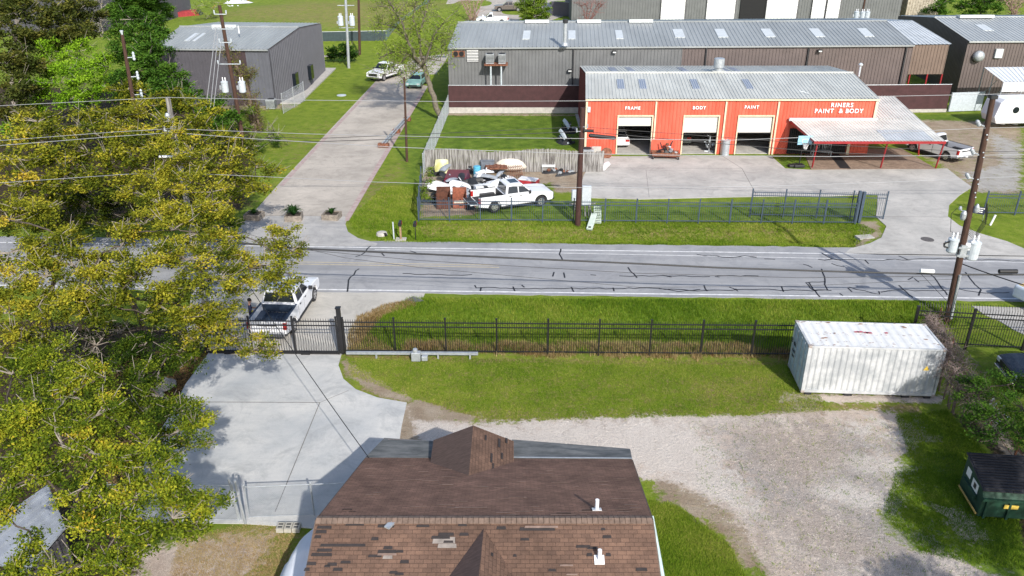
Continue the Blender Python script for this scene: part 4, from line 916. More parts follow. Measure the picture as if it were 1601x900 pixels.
# near right boundary bits
# ------------------------------------------------------------------ shipping container
ct = thing('shipping_container', 'white corrugated shipping container with rust spots on the lawn', 'container', (13.42,31.95,0), R(-3.4))
L, W_, H_ = 6.06, 2.44, 2.59; zb = .12
M_ct = mat('container_white', (.42,.44,.46), .55, .12, 1.0, col2=(.54,.55,.56), ramp=(.42,.58)); M_ctr = mat('container_roof', (.68,.68,.66), .55, .06, 1.6, col2=(.74,.74,.73)); M_cte = mat('container_end', (.42,.50,.54), .5, .15, 1.5)
mb = MB(); mb.box(0,L,0,.1,zb,zb+.14); mb.box(0,L,W_-.1,W_,zb,zb+.14); mb.box(0,L,0,.08,H_-.09,H_-.0); mb.box(0,L,W_-.08,W_,H_-.09,H_)
for x in (0,L-.1):
    for y in (0,W_-.1): mb.box(x,x+.1,y,y+.1,zb+.14,H_-.09)
mb.box(0,.1,.1,W_-.1,H_-.1,H_-.002); mb.box(L-.1,L,.1,W_-.1,H_-.1,H_-.002); mb.box(0,.1,.1,W_-.1,zb,zb+.14); mb.box(L-.1,L,.1,W_-.1,zb,zb+.14); mb.build('frame', M_ct, ct)
def corr(mb, p0, d, n, up, k, dep):
    V_ = []
    for i in range(k):
        for u_, h in ((0,0),(.3,0),(.5,1),(.8,1)):
            s = (i+u_)/k; q = p0 + d*s + n*(h*dep); V_ += [q, q+up]
    q = p0 + d; V_ += [q, q+up]; mb.add(V_, [(2*i,2*i+2,2*i+3,2*i+1) for i in range(len(V_)//2-1)])
mb = MB(); corr(mb, V(.1,.05,zb+.14), V(L-.2,0,0), V(0,-.04,0), V(0,0,H_-.09-zb-.14), 22, 1); corr(mb, V(.1,W_-.05,zb+.14), V(L-.2,0,0), V(0,.04,0), V(0,0,H_-.09-zb-.14), 22, 1); mb.build('side_wall', M_ct, ct)
mb = MB(); corr(mb, V(.1,.08,H_-.03), V(L-.2,0,0), V(0,0,.02), V(0,W_-.16,0), 14, 1); rf_ = mb.build('roof', M_ctr, ct)
mb = MB(); corr(mb, V(L-.05,.1,zb+.14), V(0,W_-.2,0), V(.04,0,0), V(0,0,H_-.09-zb-.14), 8, 1); mb.build('end_wall', M_ct, ct)
mb = MB(); mb.mi = 0
for y0, y1 in ((.1,1.2),(1.24,2.34)):
    mb.box(-.01,.05,y0,y1,zb+.14,H_-.1)
    for z in (.5,.95,1.4,1.85,2.2): mb.box(-.03,-.01,y0+.08,y1-.08,z,z+.2)
dr = mb.build('doors', M_cte, ct)
mb = MB()
for y in (.38,.9,1.52,2.05): mb.tube((-.06,y,zb+.1),(-.06,y,H_-.05),.02,n=8); mb.box(-.08,-.03,y-.05,y+.05,1.1,1.16)
mb.build('lock_rods', M_galv, dr)
text_obj('22 G1', .26, (-.04,2.0,1.55), M_dark, dr, rz=-90, ext=.004); text_obj('30 480', .16, (-.04,1.9,1.2), M_dark, dr, rz=-90, ext=.004); text_obj('2 200', .16, (-.04,1.9,.95), M_dark, dr, rz=-90, ext=.004)
M_rustspot = mat('rust_paint', (.24,.10,.05), .9, .4, 12); M_pinks = mat('faded_pink', (.42,.10,.13), .8, .4, 12)
mb = MB()
for x in (-.01,L-.15):
    for y in (-.01,W_-.15):
        for z in (zb-.02,H_-.11): mb.box(x,x+.165,y,y+.165,z,z+.12)
mb.build('corner_castings', mat('casting', (.34,.26,.23), .7, .35, 12, col2=(.45,.42,.40)), ct)
mb = MB(); rr_ = random.Random(5)
def blob(mb, x, y, z, rx, ry, n=9):
    P = []
    for i in range(n): t = 2*math.pi*i/n; k_ = rr_.uniform(.5,1.1); P.append((x+math.cos(t)*rx*k_, y+math.sin(t)*ry*k_, z))
    mb.poly(P)
for _ in range(95):
    x = rr_.choice([rr_.uniform(.1,L-.1), rr_.uniform(.1,2.2)]); y = rr_.choice([.1, .45, 1.2, 1.25, 2.3]) + rr_.uniform(-.1,.1); y = min(max(y,.06),2.38)
    blob(mb, x, y, H_+.012, rr_.uniform(.015,.09), rr_.uniform(.008,.03))
for x,y in ((4.9,2.1),(4.95,2.0),(.95,.8),(.8,.75),(5.5,.9),(3.0,2.25),(1.5,2.3)): blob(mb, x, y, H_+.013, .12, .05)
mb.mi = 1
for x in (2.55,2.75,2.95,3.1): blob(mb, x, 1.42+rr_.uniform(-.06,.06), H_+.0135, .17, .09)
blob(mb, 3.9,1.42,H_+.013,.12,.09); mb.build('rust_spots', [M_rustspot, M_pinks], rf_)
mb = MB(); mb.prism([(5.25,-.012,1.5),(5.5,-.012,1.5),(5.375,-.012,1.74)], (0,-.006,0)); mb.build('warning_triangle', mat('sign_yellow', (.75,.52,.08), .5, .1, 8), ct)
for x, w in ((2.0,.35),(4.6,.35),(.2,.3),(5.6,.3)): mb = MB(); mb.box(x,x+w,.02,W_-.02,-.02,zb); mb.build('timber_block', M_dark, ct)

# ------------------------------------------------------------------ dumpster
dp = thing('dumpster', 'dark green steel dumpster with a ribbed black lid on the dark grass', 'dumpster', (18.35,24.3,0), R(-6))
M_dg = mat('dumpster_green', (.006,.040,.022), .7, .3, 3); M_lid = mat('lid_black', (.018,.018,.024), .65, .15, 3)
mb = MB(); w, d0 = 1.0, .85
mb.prism([(-w,-d0,.12),(-w,-d0-.05,1.0),(-w,-.65,1.35),(-w,d0,1.62),(-w,d0,.12)], (2*w,0,0)); b_ = mb.build('body', M_dg, dp, bevel=.02)
mb = MB()
for x in (-w-.09,w): mb.box(x,x+.09,-.5,.6,.62,.8)
for x in (-.8,-.0,.8): mb.box(x-.04,x+.04,-d0-.1,-d0-.03,.12,.95)
mb.box(-w,w,-d0-.12,-d0-.03,.9,1.02); mb.build('ribs', M_dg, dp)
mb = MB(); sl = (1.64-1.37)/(d0+.65)
for s in (-1,1):
    x0, x1 = (-w-.05,-.01) if s < 0 else (.01,w+.05)
    mb.prism([(x0,-.88,1.30),(x1,-.88,1.30),(x1,d0+.05,1.68),(x0,d0+.05,1.68)], (0,0,.04))
for i in range(13):
    y = -.8 + i*.13; z = 1.34+.385*(y+.88)/1.78*1.0; mb.prism([(-w,y,z+.0),(w,y,z),(w,y+.06,z+.013),(-w,y+.06,z+.013)], (0,0,.045))
mb.build('lid', M_lid, dp)
M_lab = mat('label_white', (.7,.7,.68), .5, .05, 5); M_laby = mat('label_yellow', (.72,.52,.1), .5, .1, 5)
mb = MB(); mb.box(.05-.25,.3,-d0-.07-.02,-d0-.05-.01,.62,.78); mb.build('yellow_label', M_laby, dp)
mb = MB(); mb.box(-w-.012,-w-.002,-.45,.05,.82,1.2); mb.box(-w-.012,-w-.002,.25,.6,.95,1.3); mb.mi=1; mb.box(-w-.014,-w-.011,-.3,-.1,.9,1.12); mb.build('white_label', [M_lab, M_dark], dp)
mb = MB(); mb.box(-w-.14,-w-.1,-.95,.65,.3,.36); mb.build('side_bar', mat('faded_yellow', (.42,.28,.08), .7, .2, 4), dp)
for x in (-.8,.8):
    for y in (-.6,.6): mb = MB(); mb.tube((x-.04,y,.09),(x+.04,y,.09),.09,n=12); mb.build('caster', M_dark, dp)

# ------------------------------------------------------------------ poles and wires
def transformer(p, parent, r=.28, h=.85, side=1):
    mb = MB(); mb.lathe(p, [(r*.85,0),(r,.06),(r,h*.85),(r*1.06,h*.86),(r*1.06,h*.92),(r*.5,h)], 18); mb.mi = 1
    for dx in (-.1,.12): mb.lathe(V(p[0]+dx,p[1],p[2]+h*.95), [(.05,0),(.07,.08),(.04,.1),(.07,.18),(.04,.2),(.06,.28),(.02,.36)], 8)
    mb.mi = 2; mb.box(p[0]-side*r-.16 if side>0 else p[0]+r-.02, p[0]-side*r+.02 if side>0 else p[0]+r+.16, p[1]-.05,p[1]+.05,p[2]+.25,p[2]+.6)
    mb.build('transformer', [M_pale, M_white, M_galv], parent)
def util_pole(label, base, top, r0, r1, m=None, cat='utility pole'):
    t = thing('utility_pole', label, cat, (base[0],base[1],0)); d = V(*top) - V(base[0],base[1],0)
    mb = MB(); mb.tube((0,0,-.8), d, r0, r1, n=14); mb.build('pole', m or M_wood, t); return t, d
def insul(mb, p, q, r=.06):
    mb.tube(p, q, .025, n=6); q = V(*q); mb.lathe(q+V(0,0,-.05), [(r*.7,0),(r,.05),(r*.7,.08),(r,.14),(r*.7,.17),(r,.23),(.02,.28)], 8)
def on(d, z): return d * (z/d.z)
# right pole
PR_ = at(1483,495); PRt = aty(1553,150,39.9)
pR, dR = util_pole('tall dark wooden utility pole with two transformers at the roadside on the right', PR_, PRt, .19, .13)
z0 = aty(1501,390,39.7).z
transformer(on(dR,z0-.15)+V(-.58,0,0), pR, .26, .8); transformer(on(dR,z0-.55)+V(.55,0,-.0), pR, .32, 1.05, 1)
mb = MB(); q = on(dR,z0); mb.box(q.x-.3,q.x+.3,q.y-.22,q.y-.14,z0+.1,z0+.2); mb.box(q.x-.3,q.x+.3,q.y-.22,q.y-.14,z0-.35,z0-.25); mb.box(q.x-.17,q.x+.17,-.2+q.y,.2+q.y,z0-.4,z0+.3); mb.build('bracket', M_galv, pR)
for zz, s in ((aty(1540,200,39.7).z,-1),(aty(1528,244,39.7).z,-1),(aty(1519,282,39.7).z,-1)):
    mb = MB(); q = on(dR,zz); e = q+V(s*.45,0,.15); mb.tube(q, e, .035); M_ = Matrix.Rotation(R(60),3,'Y')
    mb.lathe(e, [(.07,-.1),(.11,-.05),(.08,0),(.11,.05),(.08,.1),(.11,.15),(.05,.25)], 12, Matrix.Rotation(R(-35),3,'Y')); mb.build('insulator', mat('insulator_grey', (.30,.33,.36), .35, .1, 6), pR)
mb = MB(); q = on(dR, dR.z-.02); mb.box(q.x-.16,q.x+.16,q.y-.16,q.y+.16,q.z-.1,q.z+.08); mb.build('pole_cap', M_dark, pR)
mb = MB()
for zz in (7.2,7.9,9.3,10.2): q = on(dR, zz); mb.cbox(q+V(-.02,-.17,0), (.07,.03,.05)); mb.cbox(q+V(.06,-.17,-.25), (.07,.03,.05))
mb.build('pole_bolts', M_pale, pR)
mb = MB(); q = on(dR,5.9); mb.lathe(q+V(-.35,-.1,-.2), [(.1,0),(.14,.1),(.14,.35),(.08,.5)],10); mb.lathe(q+V(-.55,0,.3), [(.06,0),(.09,.1),(.06,.2)],8); mb.lathe(q+V(.18,-.2,.25), [(.09,0),(.12,.12),(.12,.3),(.05,.45)],10); mb.tube(q, q+V(-.55,0,.35), .03); mb.build('fuse_cutouts', M_galv, pR)
mb = MB(); q = on(dR, 0.3); mb.tube(q+V(.05,-.2,-.3), on(dR,2.6)+V(.05,-.2,0), .075, n=10); mb.build('cable_riser', M_galv, pR)
mb = MB()
for k in range(5):
    a = on(dR,z0+.6)+V(-.15,-.1,0); b = on(dR,z0+.5)+V(-.6,0,0)
    mb.path([on(dR,4.9+.1*k)+V(.1,0,0), on(dR,4.6+.1*k)+V(.6,.1,-.1), on(dR,5.1+.15*k)+V(.95,0,.3), on(dR,6.0+.1*k)+V(.75,0,.3)], .014, n=5)
mb.path([on(dR,4.8)+V(-.1,0,0),on(dR,5.0)+V(-.8,0,0),on(dR,5.9)+V(-.95,0,.1),on(dR,6.3)+V(-.7,0,0)], .014, n=5)
rr_ = random.Random(8)
for k in range(6):
    z = 4.35+rr_.uniform(-.2,.2); P = [on(dR,z)+V(-.1,0,0)]
    for j in range(8): t = j/7*math.pi*2; P.append(on(dR,4.3)+V(-.75+math.cos(t)*.35+rr_.uniform(-.05,.05),-.1,math.sin(t)*.16+rr_.uniform(-.04,.04)))
    mb.path(P, .018, n=5)
mb.build('cable_loops', M_cable, pR)
mb = MB(); q = on(dR,4.25); mb.box(q.x+.05,q.x+.45,-.1,.1,q.z-.25,q.z+.15); mb.box(q.x+.3,q.x+.6,-.12,.06,q.z-.05,q.z+.25); mb.build('junction_box', M_white, pR, bevel=.03)
# left pole of the same line, buried in the oak
pL, dL = util_pole('grey utility pole rising out of the middle oak with white crossarm', (-16.85,39.9), aty(262,152,39.9), .18, .12, M_woodg)
zc = aty(265,243,39.9).z; mb = MB(); q = on(dL,zc); mb.box(q.x-.9,q.x+.65,q.y-.2,q.y-.1,q.z-.04,q.z+.04); mb.build('crossarm', M_white, pL)
zc2 = aty(265,165,39.9).z; mb2 = MB(); mb2.lathe(on(dL,zc2-.8)+V(-.05,-.28,0), [(.1,0),(.13,.05),(.13,.4),(.08,.5)], 12); mb2.build('transformer', M_galv, pL)
mb = MB()
for zz in (aty(268,206,39.9).z, aty(268,272,39.9).z): q = on(dL,zz); insul(mb, q, q+V(-.4,-.1,.1))
mb.build('insulators', M_pale, pL)
# middle pole
PM = at(903,352); pM, dM = util_pole('dark reddish wooden pole in front of the red shop corner', PM, aty(911,168,53.9), .21, .16, mat('pole_redbrown', (.045,.018,.014), .85, .35, 5, stretch=(4,4,.4)))
mb = MB(); q = on(dM, aty(911,205,53.7).z); insul(mb, q+V(0,-.1,0), q+V(-.35,-.2,0)); insul(mb, q+V(0,-.1,.3), q+V(.35,-.2,.3)); mb.build('insulators', M_galv, pM)
def sag(pts3, r, name, label, m, dz=0, n=10):
    mb = MB(); out = []
    for a, b in zip(pts3[:-1], pts3[1:]):
        for i in range(n): t = i/n; q = a.lerp(b,t); q.z -= dz*4*t*(1-t); out.append(q)
    out.append(pts3[-1]); mb.path(out, r, n=5); o = mb.build(name, m); tag(o, label, 'wire', 'overhead utility wires'); return o
def L2(pts, Y=39.8, dY=0.0): return [aty(px, py, Y) for px, py in pts]
Y = 39.8
wires = [
 ([(-60,168),(262,152),(450,156),(700,158.5),(1000,157),(1300,152),(1551,147),(1700,141)], .013, M_wire, 'pale top wire crossing level with the eave of the red shop roof'),
 ([(-60,224),(180,206),(268,201),(480,209),(700,214),(1140,219),(1300,213),(1450,204),(1536,200),(1700,196)], .013, M_wire, 'pale wire crossing the shop roller door heads from the upper insulator of the right pole'),
 ([(-60,232),(180,213),(270,207),(400,217),(613,229.5),(700,233),(905,240),(1100,243),(1300,244.5),(1524,242.5),(1700,240)], .015, M_wire, 'pale wire crossing the shop forecourt at the roller door sills'),
 ([(-60,290),(24,284),(198,272),(268,270),(372,274),(579,284),(760,290),(936,293.5),(1200,291),(1400,284),(1515,279),(1700,270)], .013, M_wire, 'pale wire crossing above the parked pickup and the scrap pile'),
 ([(200,366),(330,376),(485,389),(800,403),(1000,412),(1120,418),(1300,424),(1496,429),(1601,429),(1750,428)], .05, M_cable, 'thick black cable bundle strung along the road'),
 ([(330,376),(485,391),(655,407),(1000,427),(1250,434),(1496,431)], .013, M_cable, 'thin dark wire dipping just below the thick road cable'),
 ([(268,330),(420,375),(540,403),(656,418),(1000,449),(1250,447),(1496,436)], .011, M_cable, 'thin dark wire sagging lowest over the near road lane')]
for pts, r, m_, lb in wires: sag(L2(pts), r, 'utility_wire', lb, m_, n=4)
wires2 = [([(-200,215),(300,219),(500,221),(680,215),(911,205),(1100,222),(1292,238),(1500,246),(1800,250)], .022, 'dark wire through the middle pole sagging across the red shop wall'),
          ([(-200,205),(300,212),(500,216),(692,208),(911,198),(1100,212),(1292,226),(1500,236),(1800,239)], .018, 'dark wire just above the lower one at the middle pole')]
for pts, r, lb in wires2: sag(L2(pts, 53.7), r, 'utility_wire', lb, M_cable, n=4)
a, b = aty(922,211.5,53.6), aty(961,215.5,53.6)
mb = MB(); mb.tube(a, b, .13, n=12); mb.tube(a-(b-a)*.04, a, .07, .12); mb.tube(b, b+(b-a)*.04, .12, .07); tag(mb.build('splice_case', M_cable), 'black splice case hanging on the wire beside the middle pole', 'splice case')
mb = MB(); a, b = aty(903,204,53.6), aty(920,204.5,53.6); mb.tube(a+V(.4,0,0), b+V(.35,0,0), .1, n=10); tag(mb.build('wire_clamp', M_cable), 'short black clamp box on the wire at the middle pole', 'clamp')
a, b = aty(1562,424,39.6), aty(1590,424,39.6); mb = MB(); mb.tube(a, b, .12, n=12); tag(mb.build('splice_case', M_cable), 'black splice case on the thick road cable right of the tall pole', 'splice case')
a, b = aty(1439,423,39.6), aty(1460,424,39.6); mb = MB(); mb.tube(a, b, .11, n=12); tag(mb.build('splice_case', M_white), 'white splice case on the thick road cable left of the tall pole', 'splice case')
sag([aty(1503,412,39.8), V(27.5,29.0,5.2)], .03, 'utility_wire', 'thick black service drop falling right from the tall pole', M_cable, .25)
sag([V(-16.3,39.8,6.5), V(el.x+.15,el.y-.2,3.15)], .016, 'utility_wire', 'thin black service drop crossing the concrete drive to the house corner', M_cable, .3, 16)
sag([aty(1440,428,39.8), V(23.4,37.0,1.2)], .012, 'utility_wire', 'thin guy wire down to the vine hedge', M_cable, .02)
# other poles
pT, dT = util_pole('thin brown pole standing on the grass beside the side street', (-9.19,68.8), aty(632,120,68.8), .12, .08)
pA, dA = util_pole('tall wooden pole with paired white transformers in front of the grey warehouse', (-24.0,71.3), aty(343,8,71.6), .2, .14)
for s in (-1,1): q = on(dA, aty(364,135,71.4).z); transformer(q+V(s*.75,-.1,-.5), pA, .3, 1.0)
mb = MB()
for zz, w in ((12.0,.5),(10.8,.9),(9.7,.5),(7.9,.95)): q = on(dA,zz*dA.z/12.7); mb.tube(q+V(-w,-.15,0), q+V(w,-.15,0), .035); insul(mb, q+V(w,-.15,0), q+V(w,-.15,.1), .07); insul(mb, q+V(-w,-.15,0), q+V(-w,-.15,.1), .07)
mb.build('crossarms', M_pale, pA)
for i, (ax_, bx) in enumerate(((338,322),(341,329),(346,334))):
    sag([aty(ax_, 40+i*12, 71.3), aty(bx, 168, 69)], .03, 'guy_wire', ['leftmost','middle','rightmost'][i] + ' of three pale guy wires fanning down from the paired transformer pole', M_wire)
pB, dB = util_pole('brown wooden pole with three side insulators among the left trees', at(232,300,0)[:2], aty(191,54,at(232,300,0).y), .17, .12)
mb = MB()
for py in (90,120,148): q = aty(191+ (py-54)*.21, py, at(232,300,0).y); e = q+V(.5,-.1,.05); mb.tube(q, e, .035); mb.lathe(e+V(.05,0,-.2), [(.08,0),(.11,.1),(.07,.15),(.11,.3),(.07,.35),(.1,.5),(.03,.6)], 10)
mb.lathe(dB+V(at(232,300,0).x,at(232,300,0).y,0), [(.05,0),(.12,.25),(.12,.3)],10)
o = mb.build('insulators', M_pale, pB); o.matrix_parent_inverse = Matrix.Translation(-pB.location)
pC, dC = util_pole('galvanised steel pole with two white transformers at the far corner', at(545,106,0)[:2], aty(539,-30,111.5), .2, .15, M_galv)
for s in (-1,1): q = on(dC, aty(541,35,111.5).z); transformer(q+V(s*.75,-.1,-.4), pC, .35, 1.3)
mb = MB(); q = on(dC, 5.2); mb.tube(q+V(-1,0,0),q+V(1,0,0),.05); q = on(dC,8.0); mb.tube(q+V(-1.1,0,0),q+V(1.1,0,0),.05); mb.build('crossarms', M_galv, pC)
pD, dD = util_pole('plain brown wooden pole beside the steel transformer pole', at(562,86,0)[:2], aty(560,-30,121.5), .2, .16)
pE, dE = util_pole('utility pole with a cluster of white transformers behind the long warehouse roof', (51,118), (51.2,118,9.6), .16, .12)
q = aty(1347,18,118); 
pE.location = (q.x,118,0); dE = V(.1,0,q.z+.6)
for s in (-1,0,1): transformer(V(s*.75,-.3 if s else -.5,q.z-.9), pE, .33, 1.0)
# ------------------------------------------------------------------ vehicles
def arc(cx, cz, r, n=10): return [(cx+math.cos(t)*r, cz+math.sin(t)*r) for t in np.linspace(0, math.pi, n)]
def wheel(parent, x, y, r, w=.26, s=1):
    mb = MB(); mb.tube((x,y-w/2,r),(x,y+w/2,r), r, n=24); t = mb.build('wheel', M_tyre, parent, bevel=.03)
    mb = MB(); o = s*(w/2+.005)
    mb.tube((x,y+o-.03*s,r),(x,y+o+.006*s,r), r*.62, n=20)
    mb.mi = 1
    for k in range(5):
        a = k*2*math.pi/5; c = V(x+math.cos(a+.63)*r*.42, y+o+.012*s, r+math.sin(a+.63)*r*.42); mb.tube(c-V(0,.006,0), c+V(0,.006,0), r*.11, n=8)
    mb.build('rim', [M_rim, M_dark], t)
def pickup(label, paint, loc, rz, L=5.9, W=2.0, H=1.93, crew=True, bed=M_dark, tail_open=False, tone=M_dark, sunroof=False, group=None, cover=None):
    t = thing('pickup_truck', label, 'pickup truck', (loc[0],loc[1],0), rz, group)
    k = L/5.9; fx, rx_ = 1.95*k, -1.72*k; wr = .41; h = W/2; cab0 = -.85*k if crew else -.2*k
    f = [(2.86*k,.48),(2.95*k,.62),(2.95*k,.92),(2.86*k,1.06),(2.45*k,1.14),(1.35*k,1.22),(cab0,1.24),(cab0,.42)] + [(x,z) for x,z in arc(fx,.42,.5)][::-1]
    mb = MB(); mb.prism([(x,-h,z) for x,z in f], (0,2*h,0)); body = mb.build('body', paint, t, bevel=.05)
    # bed
    mb = MB(); rear = -2.93*k
    sp = [(cab0-.02,1.27),(rear,1.27),(rear,.55)] + arc(rx_,.42,.5)[::-1] + [(cab0-.02,.42)]
    for s in (-1,1): mb.prism([(x,s*h - (0 if s<0 else .12),z) for x,z in sp], (0,.12,0))
    mb.box(rear+.02,cab0-.03,-h+.12,h-.12,.5,.72) ; mb.box(cab0-.1,cab0-.03,-h+.12,h-.12,.72,1.25)
    if not tail_open: mb.box(rear,rear+.07,-h+.12,h-.12,.73,1.24)
    mb.build('bed', paint, t, bevel=.015)
    mb = MB(); mb.box(rear+.08,cab0-.11,-h+.125,h-.125,.722,.75); 
    for s in (-1,1): mb.box(rx_-.55,rx_+.55,s*(h-.3)-.175,s*(h-.3)+.175,.752,.95); mb.box(rear+.1,cab0-.11,s*(h-.06)-.055,s*(h-.06)+.055,1.272,1.29)
    for i in range(8): y = -h+.32+i*(2*h-.64)/7; mb.box(rear+.1,cab0-.12,y-.03,y+.03,.751,.77)
    mb.box(cab0-.135,cab0-.105,-h+.13,h-.13,.78,1.22)
    mb.build('bed_liner', bed, t)
    if cover: mb = MB(); mb.box(rear+.05,cab0-.1,-h+.08,h-.08,1.295,1.33); mb.build('bed_cover', cover, t)
    # cabin
    zt = H; c = [(cab0,1.24),(1.28*k,1.22),(.48*k,zt-.03),(.2*k,zt),(cab0+.3*k,zt),(cab0+.14*k,zt-.05)]
    mb = MB(); n = len(c); Vv = []
    ins = [0.06,.06,.25,.27,.27,.24]
    for s in (-1,1): Vv += [(x, s*(h-i_), z) for (x,z),i_ in zip(c,ins)]
    mb.add(Vv, [tuple(range(n-1,-1,-1)), tuple(range(n,2*n))] + [(i,(i+1)%n,n+(i+1)%n,n+i) for i in range(n)]); cabo = mb.build('cabin', paint, t, bevel=.06)
    # glass
    def side(s, x0, x1, zlo, zhi, sl0, sl1):
        def yy(z): return s*(h-.06-(.19)*(z-1.24)/(zt-1.27)+.008)
        P = [(x0,yy(zlo),zlo),(x1,yy(zlo),zlo),(x1+sl1,yy(zhi),zhi),(x0+sl0,yy(zhi),zhi)]
        mb = MB(); mb.prism(P, (0,s*.012,0)); mb.build('side_window', M_glass, cabo)
    for s in (-1,1):
        if crew: side(s, cab0+.17*k, .12*k, 1.3, zt-.16, .1*k, 0); side(s, .2*k, 1.06*k, 1.3, zt-.16, 0, -.52*k)
        else: side(s, cab0+.14*k, 1.04*k, 1.3, zt-.16, .1*k, -.52*k)
    def lerp2(a,b,u): return (a[0]+(b[0]-a[0])*u, a[1]+(b[1]-a[1])*u)
    a, b = (1.28*k,1.22), (.48*k,zt-.03); p, q = lerp2(a,b,.1), lerp2(a,b,.93); nx_, nz_ = (b[1]-a[1]), -(b[0]-a[0]); nn = math.hypot(nx_,nz_); off = (nx_/nn*.012, nz_/nn*.012)
    mb = MB(); mb.prism([(p[0],-h+.14,p[1]),(p[0],h-.14,p[1]),(q[0],h-.29,q[1]),(q[0],-h+.29,q[1])], (off[0],0,off[1])); mb.build('windscreen', M_glass, cabo)
    mb = MB(); mb.prism([(cab0-.012+.02*k,-h+.18,1.32),(cab0-.012+.02*k,h-.18,1.32),(cab0+.12*k,h-.3,zt-.12),(cab0+.12*k,-h+.3,zt-.12)], (-.012,0,.0)); mb.build('rear_window', M_glass, cabo)
    if sunroof: mb = MB(); mb.box(-.3*k,.35*k,-.42,.42,zt+.001,zt+.012); mb.build('sunroof', M_glass, cabo)
    # details
    for s in (-1,1):
        mb = MB(); mb.cbox((1.0*k,s*(h+.12),1.32),(.12,.22,.2)); mb.build('mirror', M_dark if tone is M_dark else paint, t, bevel=.02)
        mb = MB(); mb.box(2.72*k,2.965*k,s*(h-.24)-.2,s*(h-.24)+.2 + (.035 if s>0 else 0),.8,1.0); mb.build('headlight', M_lamp, t, bevel=.02)
        mb = MB(); mb.box(rear-.012,rear+.16,s*(h-.08)-.085,s*(h-.08)+.085,.8,1.2); mb.build('taillight', M_red, t)
        mb = MB(); xs2 = [cab0+.95*k] if crew else []
        for xx in xs2 + [1.2*k, cab0+.02]: mb.box(xx-.006,xx+.006,s*(h+.0)-.003,s*(h+.0)+.003,.5,1.2)
        for xx in ([cab0+.25*k,.25*k] if crew else [cab0+.2*k]): mb.box(xx,xx+.18,s*(h+.012)-.02,s*(h+.012)+.02,1.08,1.12)
        mb.build('door_trim', M_dark, body)
        mb = MB(); mb.box(rx_+.6,fx-.6,s*(h-.03)-.05,s*(h-.03)+.05,.33,.4); mb.build('running_board', M_dark, t)
    mb = MB(); mb.box(2.9*k,2.975*k,-.62,.62,.68,1.0); mb.build('grille', M_dark, t)
    mb = MB(); mb.box(2.88*k,3.04*k,-h+.08,h-.08,.42,.62); mb.build('front_bumper', M_chrome if tone is M_dark else tone, t, bevel=.03)
    mb = MB(); mb.box(rear-.2,rear-.01,-h+.1,h-.1,.48,.66); mb.mi = 1; mb.box(rear-.205,rear-.198,-.16,.16,.52,.64); mb.build('rear_bumper', [M_chrome, M_white], t, bevel=.02)
    if tail_open: mb = MB(); mb.box(rear-.62,rear-.02,-h+.14,h-.14,.7,.77); mb.mi=1; mb.box(rear-.6,rear-.05,-h+.2,h-.2,.772,.79); mb.build('tailgate', [paint, bed], t)
    else: mb = MB(); mb.box(rear-.01,rear-.003,-.5,.5,.98,1.08); mb.build('tailgate_handle', M_dark, t)
    mb = MB(); mb.box(rear+.3,2.7*k,-h+.2,h-.2,.3,.5); mb.build('underbody', M_dark, t)
    for x in (fx, rx_):
        for s in (-1,1): wheel(t, x, s*(h-.14), wr, .27, s)
    return t
